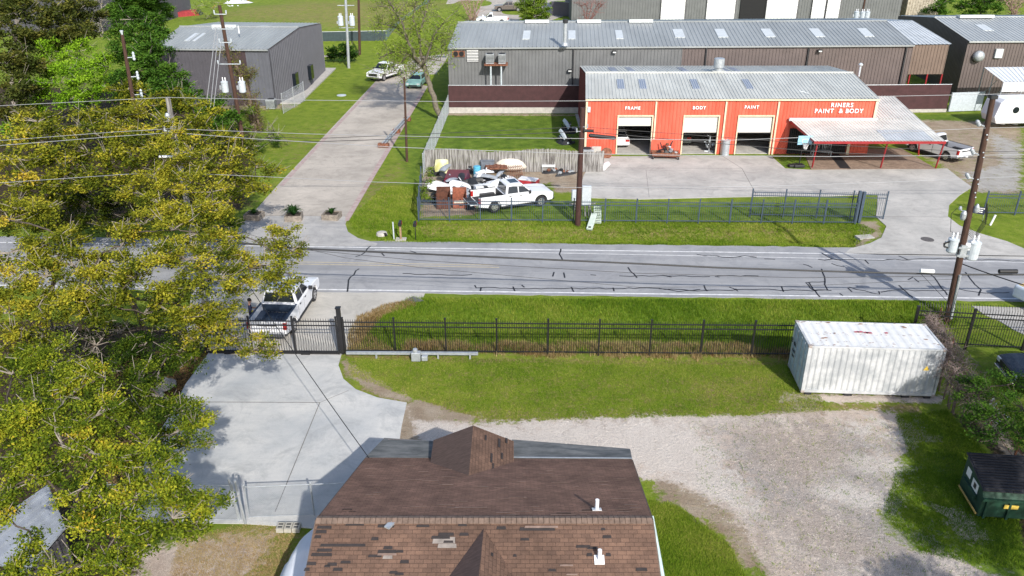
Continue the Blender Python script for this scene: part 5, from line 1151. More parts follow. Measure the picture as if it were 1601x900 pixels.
def car(label, paint, loc, rz, L=4.6, W=1.8, H=1.45, cat='car', name='parked_car'):
    t = thing(name, label, cat, (loc[0],loc[1],0), rz); k = L/4.6; h = W/2; fx, rx_ = 1.42*k, -1.35*k
    f = [(2.2*k,.35),(2.3*k,.5),(2.25*k,.68),(1.9*k,.82),(1.05*k,.93),(-1.6*k,.98),(-2.15*k,.95),(-2.28*k,.8),(-2.28*k,.4),(-2.1*k,.3)] + arc(rx_,.34,.38)[::-1] + arc(fx,.34,.38)[::-1]
    mb = MB(); mb.prism([(x,-h,z) for x,z in f], (0,2*h,0)); body = mb.build('body', paint, t, bevel=.06)
    c = [(-1.95*k,.96),(1.1*k,.92),(.45*k,H-.04),(.1*k,H),(-.9*k,H),(-1.3*k,H-.07)]; ins = [.1,.08,.24,.26,.26,.24]; n = 6; Vv = []
    for s in (-1,1): Vv += [(x,s*(h-i_),z) for (x,z),i_ in zip(c,ins)]
    mb = MB(); mb.add(Vv, [tuple(range(n-1,-1,-1)), tuple(range(n,2*n))] + [(i,(i+1)%n,n+(i+1)%n,n+i) for i in range(n)]); cb_ = mb.build('cabin', paint, t, bevel=.06)
    for s in (-1,1):
        def yy(z): return s*(h-.085-.17*(z-.95)/(H-1.0)+.01)
        for x0,x1,a0,a1 in ((-1.5*k,-.42*k,.32*k,0),(-.34*k,.85*k,0,-.42*k)):
            mb = MB(); mb.prism([(x0,yy(1.0),1.0),(x1,yy(1.0),1.0),(x1+a1,yy(H-.12),H-.12),(x0+a0,yy(H-.12),H-.12)], (0,s*.012,0)); mb.build('side_window', M_glass, cb_)
        mb = MB(); mb.cbox((.75*k,s*(h+.08),1.0),(.12,.16,.12)); mb.build('mirror', paint, t)
        mb = MB(); mb.box(2.02*k,2.27*k,s*(h-.25)-.18,s*(h-.25)+.18,.6,.72); mb.build('headlight', M_lamp, t)
        mb = MB(); mb.box(-2.3*k,-2.15*k,s*(h-.22)-.18,s*(h-.22)+.18,.72,.9); mb.build('taillight', M_red, t)
    mb = MB(); mb.prism([(1.0*k,-h+.17,.99),(1.0*k,h-.17,.99),(.52*k,h-.29,H-.1),(.52*k,-h+.29,H-.1)], (.014,0,.014)); mb.build('windscreen', M_glass, cb_)
    mb = MB(); mb.prism([(-1.83*k,-h+.18,1.02),(-1.83*k,h-.18,1.02),(-1.38*k,h-.3,H-.11),(-1.38*k,-h+.3,H-.11)], (-.02,0,.02)); mb.build('rear_window', M_glass, cb_)
    mb = MB(); mb.box(2.2*k,2.31*k,-.5,.5,.42,.56); mb.build('grille', M_dark, t)
    for x in (fx, rx_):
        for s in (-1,1): wheel(t, x, s*(h-.12), .34, .22, s)
    return t
a, b = at(775,329), at(848,316)
T1 = pickup('white crew cab pickup with open tailgate parked beside the scrap pile', M_truck, (.0,57.55), math.atan2(2.0,5.2), tail_open=True, sunroof=True)
T2 = pickup('white crew cab pickup with blue grey bed pulled up outside the black gate', M_truck, (-12.4,39.75), R(86), bed=mat('bed_blue', (.035,.055,.09), .5, .15, 4), W=2.05, L=6.0)
T3 = pickup('white regular pickup with empty bed parked right of the red canopy', M_truck, (37.9,70.7), R(118), crew=False, L=5.4, cover=None)
T4 = pickup('bronze grey pickup parked in the far lot at the top edge', mat('bronze_paint', (.13,.11,.10), .3, .05, 1), aty(796,12,1)[:2] if 0 else at(796,17,.0)[:2], R(182), L=6.0)
T5 = pickup('white pickup parked beside the side street under the bare tree', M_truck, at(604,121)[:2], R(-115), L=5.9)
T6 = pickup('white pickup partly hidden behind the long warehouse roof', M_truck, at(770,37)[:2], R(180), L=5.8, crew=False)
K1 = car('pale green hatchback parked on the side street beside the bare tree', mat('green_paint', (.20,.36,.33), .3, .05, 1), at(652,134)[:2], R(-97), L=4.4, H=1.5)
K2 = car('silver car in the left open bay of the red shop', mat('silver_paint', (.7,.71,.72), .25, .05, 1), (9.75,74.7), R(92), L=4.5, H=1.5)
K3 = car('dark green grey car deep in the middle bay of the red shop', mat('olive_grey_paint', (.12,.14,.13), .3, .05, 1), (15.75,75.6), R(86))
K4 = pickup('black pickup with dark bed behind the vine hedge at the right edge', mat('black_paint', (.02,.024,.034), .25, .05, 1), (26.2,32.6), R(175), L=5.9, cover=M_lid)
# caravan
cv = thing('caravan', 'white caravan with a round window under the white carport', 'caravan', (*at(1612,196)[:2],0), R(4))
mb = MB(); mb.prism([(-4.6,-1.2,.55),(-4.9,-1.2,1.2),(-4.6,-1.2,2.6),(-4.2,-1.2,2.9),(4,-1.2,2.9),(4,-1.2,.55)], (0,2.4,0)); mb.build('body', M_white, cv, bevel=.08)
mb = MB(); mb.tube((-2.9,-1.24,1.9),(-2.9,-1.2,1.9),.32,n=18); mb.box(-1.6,-.4,-1.23,-1.195,1.6,2.3); mb.build('window', M_glass, cv)
mb = MB(); mb.box(-4.7,4,-1.215,-1.195,1.15,1.22); mb.build('stripe', M_galv, cv)
for x in (-.6,.3): wheel(cv, x, -1.1, .36, .22, -1)
# white trailer at right edge
tr = thing('covered_trailer', 'long white boat like trailer with yellow deck boards beyond the curved picket fence', 'trailer', (30.2,39.0,0), R(-68))
mb = MB(); mb.prism([(-2.9,-.9,.45),(-2.9,.9,.45),(2.2,.9,.45),(3.3,0,.45),(2.2,-.9,.45)], (0,0,.75)); mb.build('hull', mat('hull_bluewhite', (.52,.58,.66), .4, .08, 2), tr, bevel=.12)
mb = MB(); mb.prism([(-2.75,-.75,1.2),(-2.75,.75,1.2),(2.1,.75,1.2),(2.9,0,1.2),(2.1,-.75,1.2)], (0,0,.02)); mb.build('deck', mat('deck_yellow', (.55,.40,.16), .7, .3, 3), tr)
for s in (-1,1): wheel(tr, -.8, s*.95, .3, .2, s)
# ------------------------------------------------------------------ small objects
def one(name, mb, m, label, cat, loc=(0,0,0), rz=0, bevel=0, smooth=False, group=None):
    o = mb.build(name, m, None, smooth, bevel); o.location = (loc[0],loc[1],loc[2] if len(loc)>2 else 0); o.rotation_euler = (0,0,rz)
    return tag(o, label, cat, group)
# planters
M_stone = mat('planter_stone', (.22,.19,.16), .9, .4, 5); M_soil = mat('planting_soil', (.06,.045,.032), .95, .3, 8); M_pl = leafmat('plant_leaf', [(.02,.06,.012),(.06,.13,.02),(.12,.2,.04)])
M_bladey = M_pl
def blades(mb, c, n, length, spread, w=.04, droop=.5, rnd=random.Random(2)):
    for i in range(n):
        a = rnd.uniform(0, 2*math.pi); l = length*rnd.uniform(.6,1.1); e = rnd.uniform(.3,1.0)*spread
        d = V(math.cos(a), math.sin(a), 0); s = V(-d.y, d.x, 0)*w
        p0 = V(*c) + d*.03; p1 = p0 + d*(e*l*.5) + V(0,0,l*.6); p2 = p0 + d*(e*l) + V(0,0,l*(.75-droop*e*.6))
        mb.add([p0-s,p0+s,p1+s*.9,p1-s*.9,p2], [(0,1,2,3),(3,2,4)])
for px, py, lb, nb, ln in ((398,341,'stone planter with low scrubby plant nearest the left grass', 60, .5),(460,343,'stone planter with the tallest bushy plant in the middle of the three', 130, 1.0),(519,341,'stone planter with a small spiky plant at the right of the street mouth', 45, .6)):
    q = at(px, py); t = thing('planter', lb, 'planter', (q.x,q.y,0), R(6 if px==460 else -8), group='planters across the side street')
    mb = MB(); w, d_, h = .6,.5,.42
    mb.box(-w,w,-d_,-d_+.1,0,h); mb.box(-w,w,d_-.1,d_,0,h); mb.box(-w,-w+.1,-d_+.1,d_-.1,0,h); mb.box(w-.1,w,-d_+.1,d_-.1,0,h); mb.build('box', M_stone, t, bevel=.015)
    mb = MB(); mb.box(-w+.1,w-.1,-d_+.1,d_-.1,.0,h-.08); mb.build('soil', M_soil, t)
    mb = MB(); blades(mb, (0,0,h-.08), nb, ln, 1.1, .035, rnd=random.Random(px)); mb.build('plant', M_pl, t)
# mailboxes and marker
q = at(627,374); t = thing('mailbox', 'black mailbox on a brown timber post with a pale base', 'mailbox', (q.x,q.y,0))
mb = MB(); mb.box(-.06,.06,-.06,.06,0,1.05); mb.build('post', mat('timber', (.28,.18,.11), .85, .25, 6), t); mb = MB(); mb.box(-.35,.35,-.25,.25,-.02,.05); mb.build('base', M_conc, t)
def mbox(t, z, m):
    mb = MB(); P = [(-.11,z),(.11,z),(.11,z+.16)] + [(math.cos(a)*.11, z+.16+math.sin(a)*.1) for a in np.linspace(.3,2.84,6)] + [(-.11,z+.16)]
    mb.prism([(x,-.26,zz) for x,zz in P], (0,.5,0)); mb.build('box', m, t); mb = MB(); mb.box(.112,.125,-.05,.0,z+.05,z+.3); mb.build('flag', M_red, t)
mbox(t, 1.05, M_black)
q = at(650,374); t = thing('mailbox', 'black mailbox on a thin black post right of the timber one', 'mailbox', (q.x,q.y,0)); mb = MB(); mb.tube((0,0,0),(0,0,1.0),.03); mb.build('post', M_black, t); mbox(t, 1.0, M_black)
q = at(616,374); mb = MB(); mb.tube((0,0,0),(0,0,1.25),.045,n=8); one('marker_post', mb, M_pale, 'thin pale marker post left of the timber mailbox', 'post', q)
q = at(1548,352); mb = MB(); mb.tube((0,0,0),(.25,.1,.75),.07,n=8); one('marker_post', mb, M_white, 'leaning white pipe marker on the grass right of the tall pole', 'post', q)
q = at(1525,345); t = thing('yard_sign', 'small dark sign with white print tied beside the tall pole', 'sign', (q.x,q.y,0))
mb = MB(); mb.tube((-.5,0,0),(-.35,0,1.0),.02); mb.tube((.5,0,0),(.45,0,.9),.02); mb.build('stakes', M_galv, t)
mb = MB(); mb.prism([(-.42,-.02,.62),(.5,-.02,.45),(.56,-.02,.98),(-.36,-.02,1.15)], (0,.02,0)); b_ = mb.build('board', mat('sign_navy', (.015,.02,.05), .5, .1, 6), t)
mb = MB()
for k in range(3):
    z = 1.03-k*.14; x = -.28
    while x < .36: w = random.uniform(.05,.14); mb.prism([(x,-.026,z-.02-x*.18),(x+w,-.026,z-.02-(x+w)*.18),(x+w,-.026,z-.08-(x+w)*.18),(x,-.026,z-.08-x*.18)], (0,.004,0)); x += w+.04
mb.build('print', M_sign, b_)
q = at(1010,226)
# rocks by the drive under the oak
def rock(loc, r, label):
    mb = MB(); rr_ = random.Random(int(loc[0]*100)); bm_v = []
    mb.lathe((0,0,0), [(r*.6,0),(r,.25*r),(r*.95,.6*r),(r*.6,.95*r),(r*.1,1.05*r)], 9)
    mb.v = [(x*rr_.uniform(.8,1.2), y*rr_.uniform(.75,1.15), z*rr_.uniform(.85,1.2)) for x,y,z in mb.v]
    return one('boulder', mb, mat('boulder_grey', (.27,.25,.23), .9, .35, 4), label, 'boulder', loc)
rock(at(255,608), .48, 'largest grey boulder on the leaf litter beside the concrete drive'); rock(at(266,603), .3, 'smaller boulder touching the right side of the largest boulder'); rock(at(250,619), .22, 'smallest boulder in front of the largest boulder')
q = at(1350,370); mb = MB(); mb.box(-.55,.55,-.3,.35,-.2,.22); mb.mi=1; mb.tube((-.15,-.32,.0),(-.15,-.2,.0),.19,n=14); one('culvert_headwall', mb, [M_conc, M_void], 'broken concrete culvert headwall at the end of the shop ditch', 'culvert', (q.x+.1,q.y,-.2), .2)
q = at(597,367); mb = MB(); mb.lathe((0,0,0), [(.4,0),(.35,.18),(.2,.24)], 12); mb.mi=1; mb.tube((.22,-.3,.08),(.3,-.2,.08),.16,n=12); one('culvert_mouth', mb, [M_conc, M_void], 'small concrete culvert mouth on the grass beside the street mouth', 'culvert', q)
q = at(648,469); mb = MB(); mb.prism([(-.5,-.1,.0),(.1,-.25,.0),(.55,-.15,.0),(-.1,.3,.05)], (0,0,.06)); one('drain_grate', mb, mat('grate_dark', (.10,.10,.11), .7, .3, 8), 'dark flat metal plate at the road end of the ditch', 'metal plate', q)
# barrier arm beside the side street
a, b = at(600,230), at(638,188); t = thing('barrier_arm', 'long grey barrier arm lying on rusty feet beside the side street', 'barrier', (a.x,a.y,0), math.atan2(b.y-a.y,b.x-a.x)); L = (b-a).length
for y in (-.13,.13): mb = MB(); mb.tube((0,y,.35),(L,y,.42),.07); mb.build('pipe', M_galv, t)
for x, w in ((0,.5),(L*.5,.35),(L*.97,.35)): mb = MB(); mb.box(x-.22,x+.22,-w,w,.05,.38); mb.build('foot', M_rust, t)
# person
def body(name, joints, edges, radii, m, parent, sub=2):
    me = bpy.data.meshes.new(name); me.from_pydata(joints, edges, []); o = bpy.data.objects.new(name, me); C.objects.link(o)
    s = o.modifiers.new('skin', 'SKIN'); s.use_smooth_shade = True
    for i, r in enumerate(radii): me.skin_vertices[0].data[i].radius = (r, r) if not isinstance(r, tuple) else r
    me.skin_vertices[0].data[0].use_root = True
    sb = o.modifiers.new('sub', 'SUBSURF'); sb.levels = sb.render_levels = sub
    dg = bpy.context.evaluated_depsgraph_get(); nm = bpy.data.meshes.new_from_object(o.evaluated_get(dg)); bpy.data.objects.remove(o)
    nm.materials.clear()
    for mm in (m if isinstance(m, list) else [m]): nm.materials.append(mm)
    nm.polygons.foreach_set('use_smooth', [True]*len(nm.polygons))
    o = bpy.data.objects.new(name, nm); C.objects.link(o); o.parent = parent; return o
def skinv(me):
    pass
q = at(402,530)
ps = thing('person', 'person in a navy polo holding a phone beside the white pickup bed', 'person', (-13.85,38.25,0), R(-72))
M_shirt = mat('navy_shirt', (.012,.016,.045), .85, .2, 8); M_trou = mat('dark_trousers', (.02,.022,.03), .9, .2, 8); M_hair = mat('dark_hair', (.02,.014,.01), .8, .2, 20)
J = [(0,0,.95),(0,0,1.12),(0,.01,1.36),(0,0,1.50),(0,.02,1.58),(0,.05,1.68),(0,.04,1.77),
     (.09,0,.9),(.12,.03,.5),(.12,0,.1),(.12,.14,.05),(-.09,0,.9),(-.12,.03,.5),(-.13,0,.1),(-.13,.14,.05),
     (.18,.0,1.44),(.25,.06,1.17),(.12,.30,1.18),(.08,.36,1.2),(-.18,0,1.44),(-.25,.06,1.17),(-.1,.30,1.2),(-.05,.37,1.22)]
E_ = [(0,1),(1,2),(2,3),(3,4),(4,5),(5,6),(0,7),(7,8),(8,9),(9,10),(0,11),(11,12),(12,13),(13,14),(2,15),(15,16),(16,17),(17,18),(2,19),(19,20),(20,21),(21,22)]
Rd = [(.15,.11),(.15,.11),(.18,.12),.065,.058,.10,.095,.09,.065,.05,.045,.09,.065,.05,.045,.07,.05,.036,.03,.07,.05,.036,.03]
pb = body('body', J, E_, Rd, [M_skin, M_shirt, M_trou], ps)
for f in pb.data.polygons:
    c = f.center
    f.material_index = 2 if c.z < .93 else (1 if c.z < 1.5 and not (c.y > .13 and c.z > 1.05) else 0)
for s in (-1,1):
    for k in range(5):
        x0 = s*.06 + (k-2)*.012; mb = MB(); mb.path([(x0,.38,1.21),(x0*.8,.42,1.235-.01*k),(x0*.55,.43,1.27-.015*k)], .009, .007, n=6); mb.build('finger', M_skin, ps, smooth=True)
mb = MB(); mb.lathe((0,.03,1.72), [(.09,-.02),(.104,.03),(.10,.08),(.07,.12),(.02,.135)], 14); mb.build('hair', M_hair, ps, smooth=True)
mb = MB(); mb.lathe((0,.135,1.69), [(.004,-.02),(.018,-.015),(.012,.02),(.003,.04)], 8); mb.cbox((-.035,.13,1.725),(.05,.03,.025)); mb.cbox((.035,.13,1.725),(.05,.03,.025)); mb.cbox((0,.135,1.65),(.05,.015,.012)); mb.build('sunglasses', M_dark, ps)
mb = MB(); mb.cbox((0,.43,1.26),(.075,.012,.15), Matrix.Rotation(-.5,3,'X')); tag(mb.build('phone', M_dark), 'small dark phone held by the person beside the pickup', 'phone'); ph = bpy.data.objects[-1] if 0 else None
for o in bpy.data.objects:
    if o.name == 'phone': o.location = ps.location; o.rotation_euler = ps.rotation_euler
# ------------------------------------------------------------------ shop clutter
def ac(label, q, w=.9, h=.95, rz=0):
    mb = MB(); mb.box(-w/2,w/2,-w/2,w/2,.05,h); mb.mi=1; mb.lathe((0,0,h),[(w*.4,0),(w*.4,.05),(.08,.08)],18)
    for i in range(8): z=.15+i*(h-.25)/8; mb.box(-w/2-.012,w/2+.012,-w/2-.012,w/2+.012,z,z+.035)
    one('air_conditioner', mb, [M_galv, M_dark], label, 'air conditioner', q, rz)
ac('grey condenser unit on the ground at the left corner of the red shop', at(917,250), 1.0, 1.05, .15)
ac('small dark condenser unit beside the charcoal warehouse corner', at(425,169), .95, 1.0)
q = at(1133,242); mb = MB(); mb.lathe((0,0,0), [(.36,0),(.37,.1),(.36,.12),(.36,.7),(.375,.72),(.36,.74),(.36,1.3),(.39,1.32),(.39,1.38),(.3,1.4),(.28,1.34)], 20); one('steel_drum', mb, M_galv, 'tall shiny steel drum standing between the middle and right bays', 'drum', q)
q = at(1250,262); t = thing('basketball_hoop', 'portable basketball hoop with a pale blue backboard in front of the red wall', 'basketball hoop', (q.x,q.y,0), R(4))
mb = MB(); mb.cbox((0,.3,.12),(.9,.7,.22)); mb.cbox((-.6,.35,.1),(.5,.5,.2)); mb.build('base', M_dark, t, bevel=.05)
mb = MB(); mb.tube((0,.2,.2),(0,.0,2.4),.05); mb.build('pole', M_black, t)
mb = MB(); mb.box(-.62,.62,-.28,-.24,2.1,2.85); mb.mi=1; mb.box(-.25,.25,-.3,-.285,2.2,2.23); mb.box(-.25,.25,-.3,-.285,2.55,2.58); mb.box(-.25,-.22,-.3,-.285,2.23,2.55); mb.box(.22,.25,-.3,-.285,2.23,2.55); mb.build('backboard', [mat('backboard_blue', (.28,.52,.68), .4, .08, 3), M_white], t)
mb = MB(); c = V(0,-.52,2.2); P = [c+V(math.cos(a)*.23, math.sin(a)*.23, 0) for a in np.linspace(0,2*math.pi,17)]; mb.path(P, .018, n=6); mb.build('rim', mat('rim_dark', (.15,.05,.03), .5, .1, 4), t)
mb = MB()
for k in range(12):
    a0 = k*math.pi/6
    for s in (-1,1): a1 = a0+s*.5; mb.tube(c+V(math.cos(a0)*.22,math.sin(a0)*.22,0), c+V(math.cos(a1)*.12,math.sin(a1)*.12,-.42), .01, n=4)
mb.build('net', M_white, t)
q = at(1283,243); t = thing('slatted_bench', 'grey slatted bench under the canopy by the barred shopfront', 'bench', (q.x,q.y,0)); mb = MB(); [mb.box(-.9,.9,-.3+i*.13,-.2+i*.13,.42,.45) for i in range(5)]; mb.build('seat', M_galv, t)
mb = MB(); [mb.box(-.9+i*.15,-.85+i*.15,.32,.36,.45,.95) for i in range(13)]; mb.box(-.9,.9,.31,.37,.92,.97); mb.build('backrest', M_galv, t)
for x in (-.8,.8):
    for y in (-.25,.3): mb = MB(); mb.box(x-.03,x+.03,y-.03,y+.03,0,.42); mb.build('leg', M_galv, t)
# engine stand / scrap between bays
rs_ = random.Random(21)
def scrapmesh(n, sx, sy, sz, seed):
    r_ = random.Random(seed); mb = MB(); b_ = len(mb.v)
    mb.lathe((0,0,-.03), [(1.15,0),(.9,.1),(.5,sz*.45+.05),(.1,sz*.6+.05)], 11); mb.v = [(x*sx*r_.uniform(.85,1.1), y*sy*r_.uniform(.85,1.1), z) for x,y,z in mb.v]
    for k in range(n):
        c = V(r_.gauss(0,.42)*sx, r_.gauss(0,.42)*sy, 0); c.z = r_.uniform(.06,1)*sz*max(.15,1-math.hypot(c.x/sx,c.y/sy)*.8); ty = r_.random(); mb.mi = r_.choice([0,0,1,2])
        if ty < .45: mb.cbox(c, (r_.uniform(.1,.5), r_.uniform(.1,.35), r_.uniform(.05,.3)), Matrix.Rotation(r_.uniform(0,3),3,'Z') @ Matrix.Rotation(r_.uniform(-.5,.5),3,'X'))
        elif ty < .8: mb.tube(c, c+V(r_.uniform(-.5,.5),r_.uniform(-.3,.3),r_.uniform(-.1,.6)), r_.uniform(.02,.06), n=6)
        else: mb.lathe(c, [(.12,0),(.16,.05),(.16,.15),(.1,.2)], 10)
    return mb
t = thing('work_cart', 'rusty cart heaped with engine parts between the left and middle bays', 'cart', (*at(1040,247)[:2],0), R(-4))
mb = MB(); mb.box(-1.2,1.2,-.5,.5,.3,.38); mb.box(-1.2,1.2,-.5,-.44,.38,.6); mb.box(-1.2,1.2,.44,.5,.38,.6); mb.build('tray', M_rust, t)
for x in (-1.1,1.1):
    for y in (-.4,.4): mb = MB(); mb.tube((x-.05,y,.16),(x+.05,y,.16),.16,n=12); mb.build('wheel', M_dark, t)
mb = scrapmesh(34,1.05,.4,1.0,4); mb.v=[(x,y,z+.3) for x,y,z in mb.v]; mb.build('engine_parts', [M_dark, M_rust, M_galv], t)
mb = MB(); mb.box(-1.25,.2,.55,.62,.2,1.5); mb.build('red_panel', M_redw, t)
t = thing('engine_hoist', 'metal engine stand at the right side of the middle bay', 'engine stand', (*at(1108,237)[:2],0)); mb = MB(); mb.tube((0,0,0),(0,0,1.5),.06); mb.tube((-.4,0,.06),(.4,0,.06),.05); mb.tube((0,-.4,.06),(0,.4,.06),.05); mb.tube((0,0,1.4),(-.3,-.3,1.6),.04); mb.build('stand', M_galv, t)
mb = scrapmesh(16,.28,.25,.7,9); mb.v=[(x,y,z+.5) for x,y,z in mb.v]; mb.build('engine', [M_dark, M_galv, M_pale], t)
def panel_curved(w, l, h, lift=.15, seed=0, n=8, thick=.03):
    'bent sheet metal body panel'
    r_ = random.Random(seed); mb = MB(); V_, F_ = [], []
    for layer in (0,1):
        for i in range(n+1):
            for j in range(n+1):
                u, v = i/n-.5, j/n-.5; z = h*(1-(2*u)**2*.9) - lift*(2*v)**2 + r_.uniform(-.004,.004) - layer*thick
                V_.append((u*w*(1-.15*abs(2*v)), v*l, max(z+.05,.005)))
    m_ = (n+1)**2
    for i in range(n):
        for j in range(n):
            a = i*(n+1)+j; F_.append((a,a+1,a+n+2,a+n+1)); F_.append((m_+a,m_+a+n+1,m_+a+n+2,m_+a+1))
    mb.add(V_, F_); return mb
def panelthing(name, label, cat, px, py, w, l, h, m, rz=0, lift=.15, z=0, rx=0, ry=0, seed=1):
    mb = panel_curved(w,l,h,lift,seed); q = at(px,py); o = one(name, mb, m, label, cat, (q.x,q.y,z), rz, smooth=True); o.rotation_euler = (rx, ry, rz); return o
M_yelp = mat('yellow_panel', (.55,.54,.12), .45, .25, 1.6, col2=(.66,.66,.42)); M_mar = mat('maroon_paint', (.13,.012,.03), .3, .15, 2); M_cream = mat('cream_tarp', (.55,.51,.44), .7, .12, 2); M_blue = mat('blue_barrel', (.10,.40,.58), .4, .1, 3)
panelthing('car_hood', 'yellow car hood leaning against the left end of the board fence', 'car hood', 691,271, 1.2,1.25,.2, M_yelp, 0, .05, .55, R(62))
mb = MB(); mb.lathe((0,0,0),[(.42,0),(.42,.3),(.3,.34),(.22,.3),(.22,.1)],18); one('tyre', mb, M_tyre, 'black tyre lying below the yellow car hood', 'tyre', at(681,273))
mb = MB(); mb.prism([(-1.05,-.9,.0),(1.05,-.9,0),(.85,-.8,.75),(-.85,-.8,.75)], (0,2.2,0)); mb.mi=1; mb.prism([(-.8,-.93,.15),(.8,-.93,.15),(.66,-.85,.6),(-.66,-.85,.6)], (0,.02,0)); one('truck_cap', mb, [M_mar, M_glass], 'maroon truck bed cap with a dark window in the scrap pile', 'truck cap', at(714,287), R(-3), .08)
mb = MB(); mb.lathe((0,0,0),[(.28,0),(.3,.05),(.3,.3),(.31,.32),(.3,.34),(.3,.6),(.31,.62),(.3,.64),(.3,.88),(.25,.92)],18); one('barrel', mb, M_blue, 'bright blue barrel standing behind the maroon truck cap', 'barrel', at(746,276))
mb = MB(); mb.box(-.55,.55,-.4,.4,0,1.0); mb.box(-.5,.5,-.42,-.4,.1,.9); mb.box(-.6,.6,-.45,.45,1.0,1.06); one('cabinet', mb, mat('slate_grey', (.13,.15,.18), .5, .2, 3), 'slate grey metal cabinet right of the blue barrel', 'cabinet', at(762,268), .1, .02)
mb = MB(); V_, F_ = [], []; k = 14
for i, (r_, z) in enumerate(((1.9,.25),(1.95,.45),(1.7,.8),(1.3,1.05),(.8,1.2),(.2,1.25))):
    for j in range(k): a = 2*math.pi*j/k; V_.append((math.cos(a)*r_*.82, math.sin(a)*r_*.45, z))
for i in range(5):
    for j in range(k): F_.append((i*k+j,i*k+(j+1)%k,(i+1)*k+(j+1)%k,(i+1)*k+j))
F_.append(tuple(range(5*k,6*k))); F_.append(tuple(range(k-1,-1,-1))); mb.add(V_,F_); one('covered_dinghy', mb, M_cream, 'cream domed small boat cover in front of the board fence', 'boat cover', at(798,266), .02, smooth=True)
t = thing('wire_rack', 'bare bent wire rack in front of the cream boat cover', 'rack', (*at(806,280)[:2],0), .2); mb = MB()
for i in range(9): a = i*.15-.6; mb.path([(a,-.3,.05),(a+.1,-.3,.8),(a-.1,.3,1.1),(a,.3,.05)], .018, n=4)
mb.tube((-.6,-.3,.4),(.6,-.3,.5),.02); mb.tube((-.6,.3,.9),(.6,.3,1.0),.02); mb.build('wires', M_rust, t)
mb = MB(); mb.lathe((0,0,0),[(.2,0),(.45,.18),(.52,.3),(.48,.32),(.38,.2),(.05,.12)],20); one('wash_basin', mb, M_white, 'round white basin on the dirt behind the parked pickup', 'basin', at(794,283))
mb = MB(); mb.prism([(-.8,-.45,.0),(.8,-.45,0),(.8,-.45,.35),(-.8,-.45,.35)],(0,.9,0)); mb.mi=1; mb.box(-.75,.75,-.4,.4,.35,.46); one('cooler', mb, [mat('red_box', (.38,.03,.04), .4, .2, 3), M_white], 'red box with a white lid beside the parked pickup hood', 'box', at(826,287), R(-22), .04)
mb = MB(); mb.box(-.9,.9,-.6,.6,.0,.1); [mb.box(-.85+i*.3,-.8+i*.3,-.6,.6,.1,.14) for i in range(6)]; one('rusty_sheet', mb, M_rust, 'rusty metal sheet lying right of the slate cabinet', 'sheet metal', (*at(776,272)[:2],.6), .1)
panelthing('bumper', 'white car bumper at the left end of the scrap pile', 'bumper', 687,300, 1.3,2.2,.55, M_white, R(80), .1, .25, R(10))
panelthing('door_panel', 'white door panel lying across the middle of the scrap pile', 'door panel', 722,300, 1.0,1.9,.25, M_white, R(70), .1, .5, R(12), R(-8), 3)
panelthing('fender', 'white fender standing on the scrap pile behind the pickup bed', 'fender', 772,302, 1.1,1.5,.5, M_truck, R(-35), .2, .45, R(22), R(10), 5)
panelthing('bumper', 'thin white bumper upright in the middle of the scrap pile', 'bumper', 746,292, .3,1.4,.2, M_truck, R(-25), .1, .6, R(30), 0, 7)
panelthing('bumper', 'silver grey bumper crossing the back of the scrap pile', 'bumper', 760,288, .4,2.0,.25, M_galv, R(70), .1, .55, 0, R(15), 8)
panelthing('bumper', 'black bumper on top of the scrap pile near the maroon cap', 'bumper', 738,296, .45,1.8,.3, M_dark, R(100), .1, .6, R(-8), 0, 9)
panelthing('bumper', 'white bumper cover lying at the left foot of the red shop wall', 'bumper', 945,262, .6,1.5,.3, M_truck, R(-28), .1, .05, R(6), 0, 11)
mb = MB(); mb.box(-.75,.75,-.3,.3,0,.55); mb.mi=1; mb.prism([(-.6,-.31,.1),(.55,-.31,.1),(.55,-.31,.42),(-.2,-.31,.25)], (0,-.01,0)); one('crate', mb, [M_white, mat('teal_print', (.1,.45,.36), .5, .1, 4)], 'white box with a teal wedge mark in the scrap pile', 'box', (*at(757,306)[:2],.35), R(22), .02)
for px, py, lb, hh in ((694,324,'dark rusty open cabinet behind the blue grey fence',1.25),(719,323,'lighter rusty cabinet with a pale band beside the darker one',1.15)):
    q = at(px,py); t = thing('rusty_cabinet', lb, 'cabinet', (q.x,q.y,0), .05); mb = MB(); w=.52
    mb.box(-w,w,-.35,-.3,0,.6); mb.box(-w,-w+.05,-.3,.4,0,hh); mb.box(w-.05,w,-.3,.4,0,hh); mb.box(-w,w,.35,.4,0,hh+.25); mb.box(-w+.05,w-.05,-.3,.35,.02,.06); mb.build('shell', mat('rust_dark',(.09,.035,.022),.9,.4,5) if px<700 else mat('rust_light', (.22,.07,.04), .85, .4, 4), t)
    if px > 700: mb = MB(); mb.box(-w+.1,w-.05,-.38,-.35,.42,.62); mb.build('band', M_cream, t)
    mb = scrapmesh(8,.35,.2,.4,px); mb.build('contents', [M_dark, M_rust, M_rust], t)
for k, (px, py, n, sx, sy, sz, lb) in enumerate(((712,303,34,1.7,.8,.55,'heap of black and white car parts in the middle of the scrap pile'),(768,296,26,1.5,.7,.6,'heap of car parts between the pickup bed and the cabinets'),(678,312,12,.7,.6,.4,'dark scrap heap beside the short blue grey fence'),(870,268,16,1.2,.35,.35,'loose grey scrap along the foot of the board fence'),(928,262,20,1.1,.5,.4,'heap of dark exhaust parts near the condenser at the shop corner'),(885,272,12,1.0,.3,.25,'scattered brown scrap left of the middle pole'),(738,268,16,.9,.4,.5,'tangled scrap behind the maroon truck cap'))):
    mb = scrapmesh(n,sx,sy,sz,k+30); one('scrap_heap', mb, [M_dark, M_white if k<2 else M_rust, M_galv], lb, 'scrap heap', at(px,py), .1*k)
rj = random.Random(99)
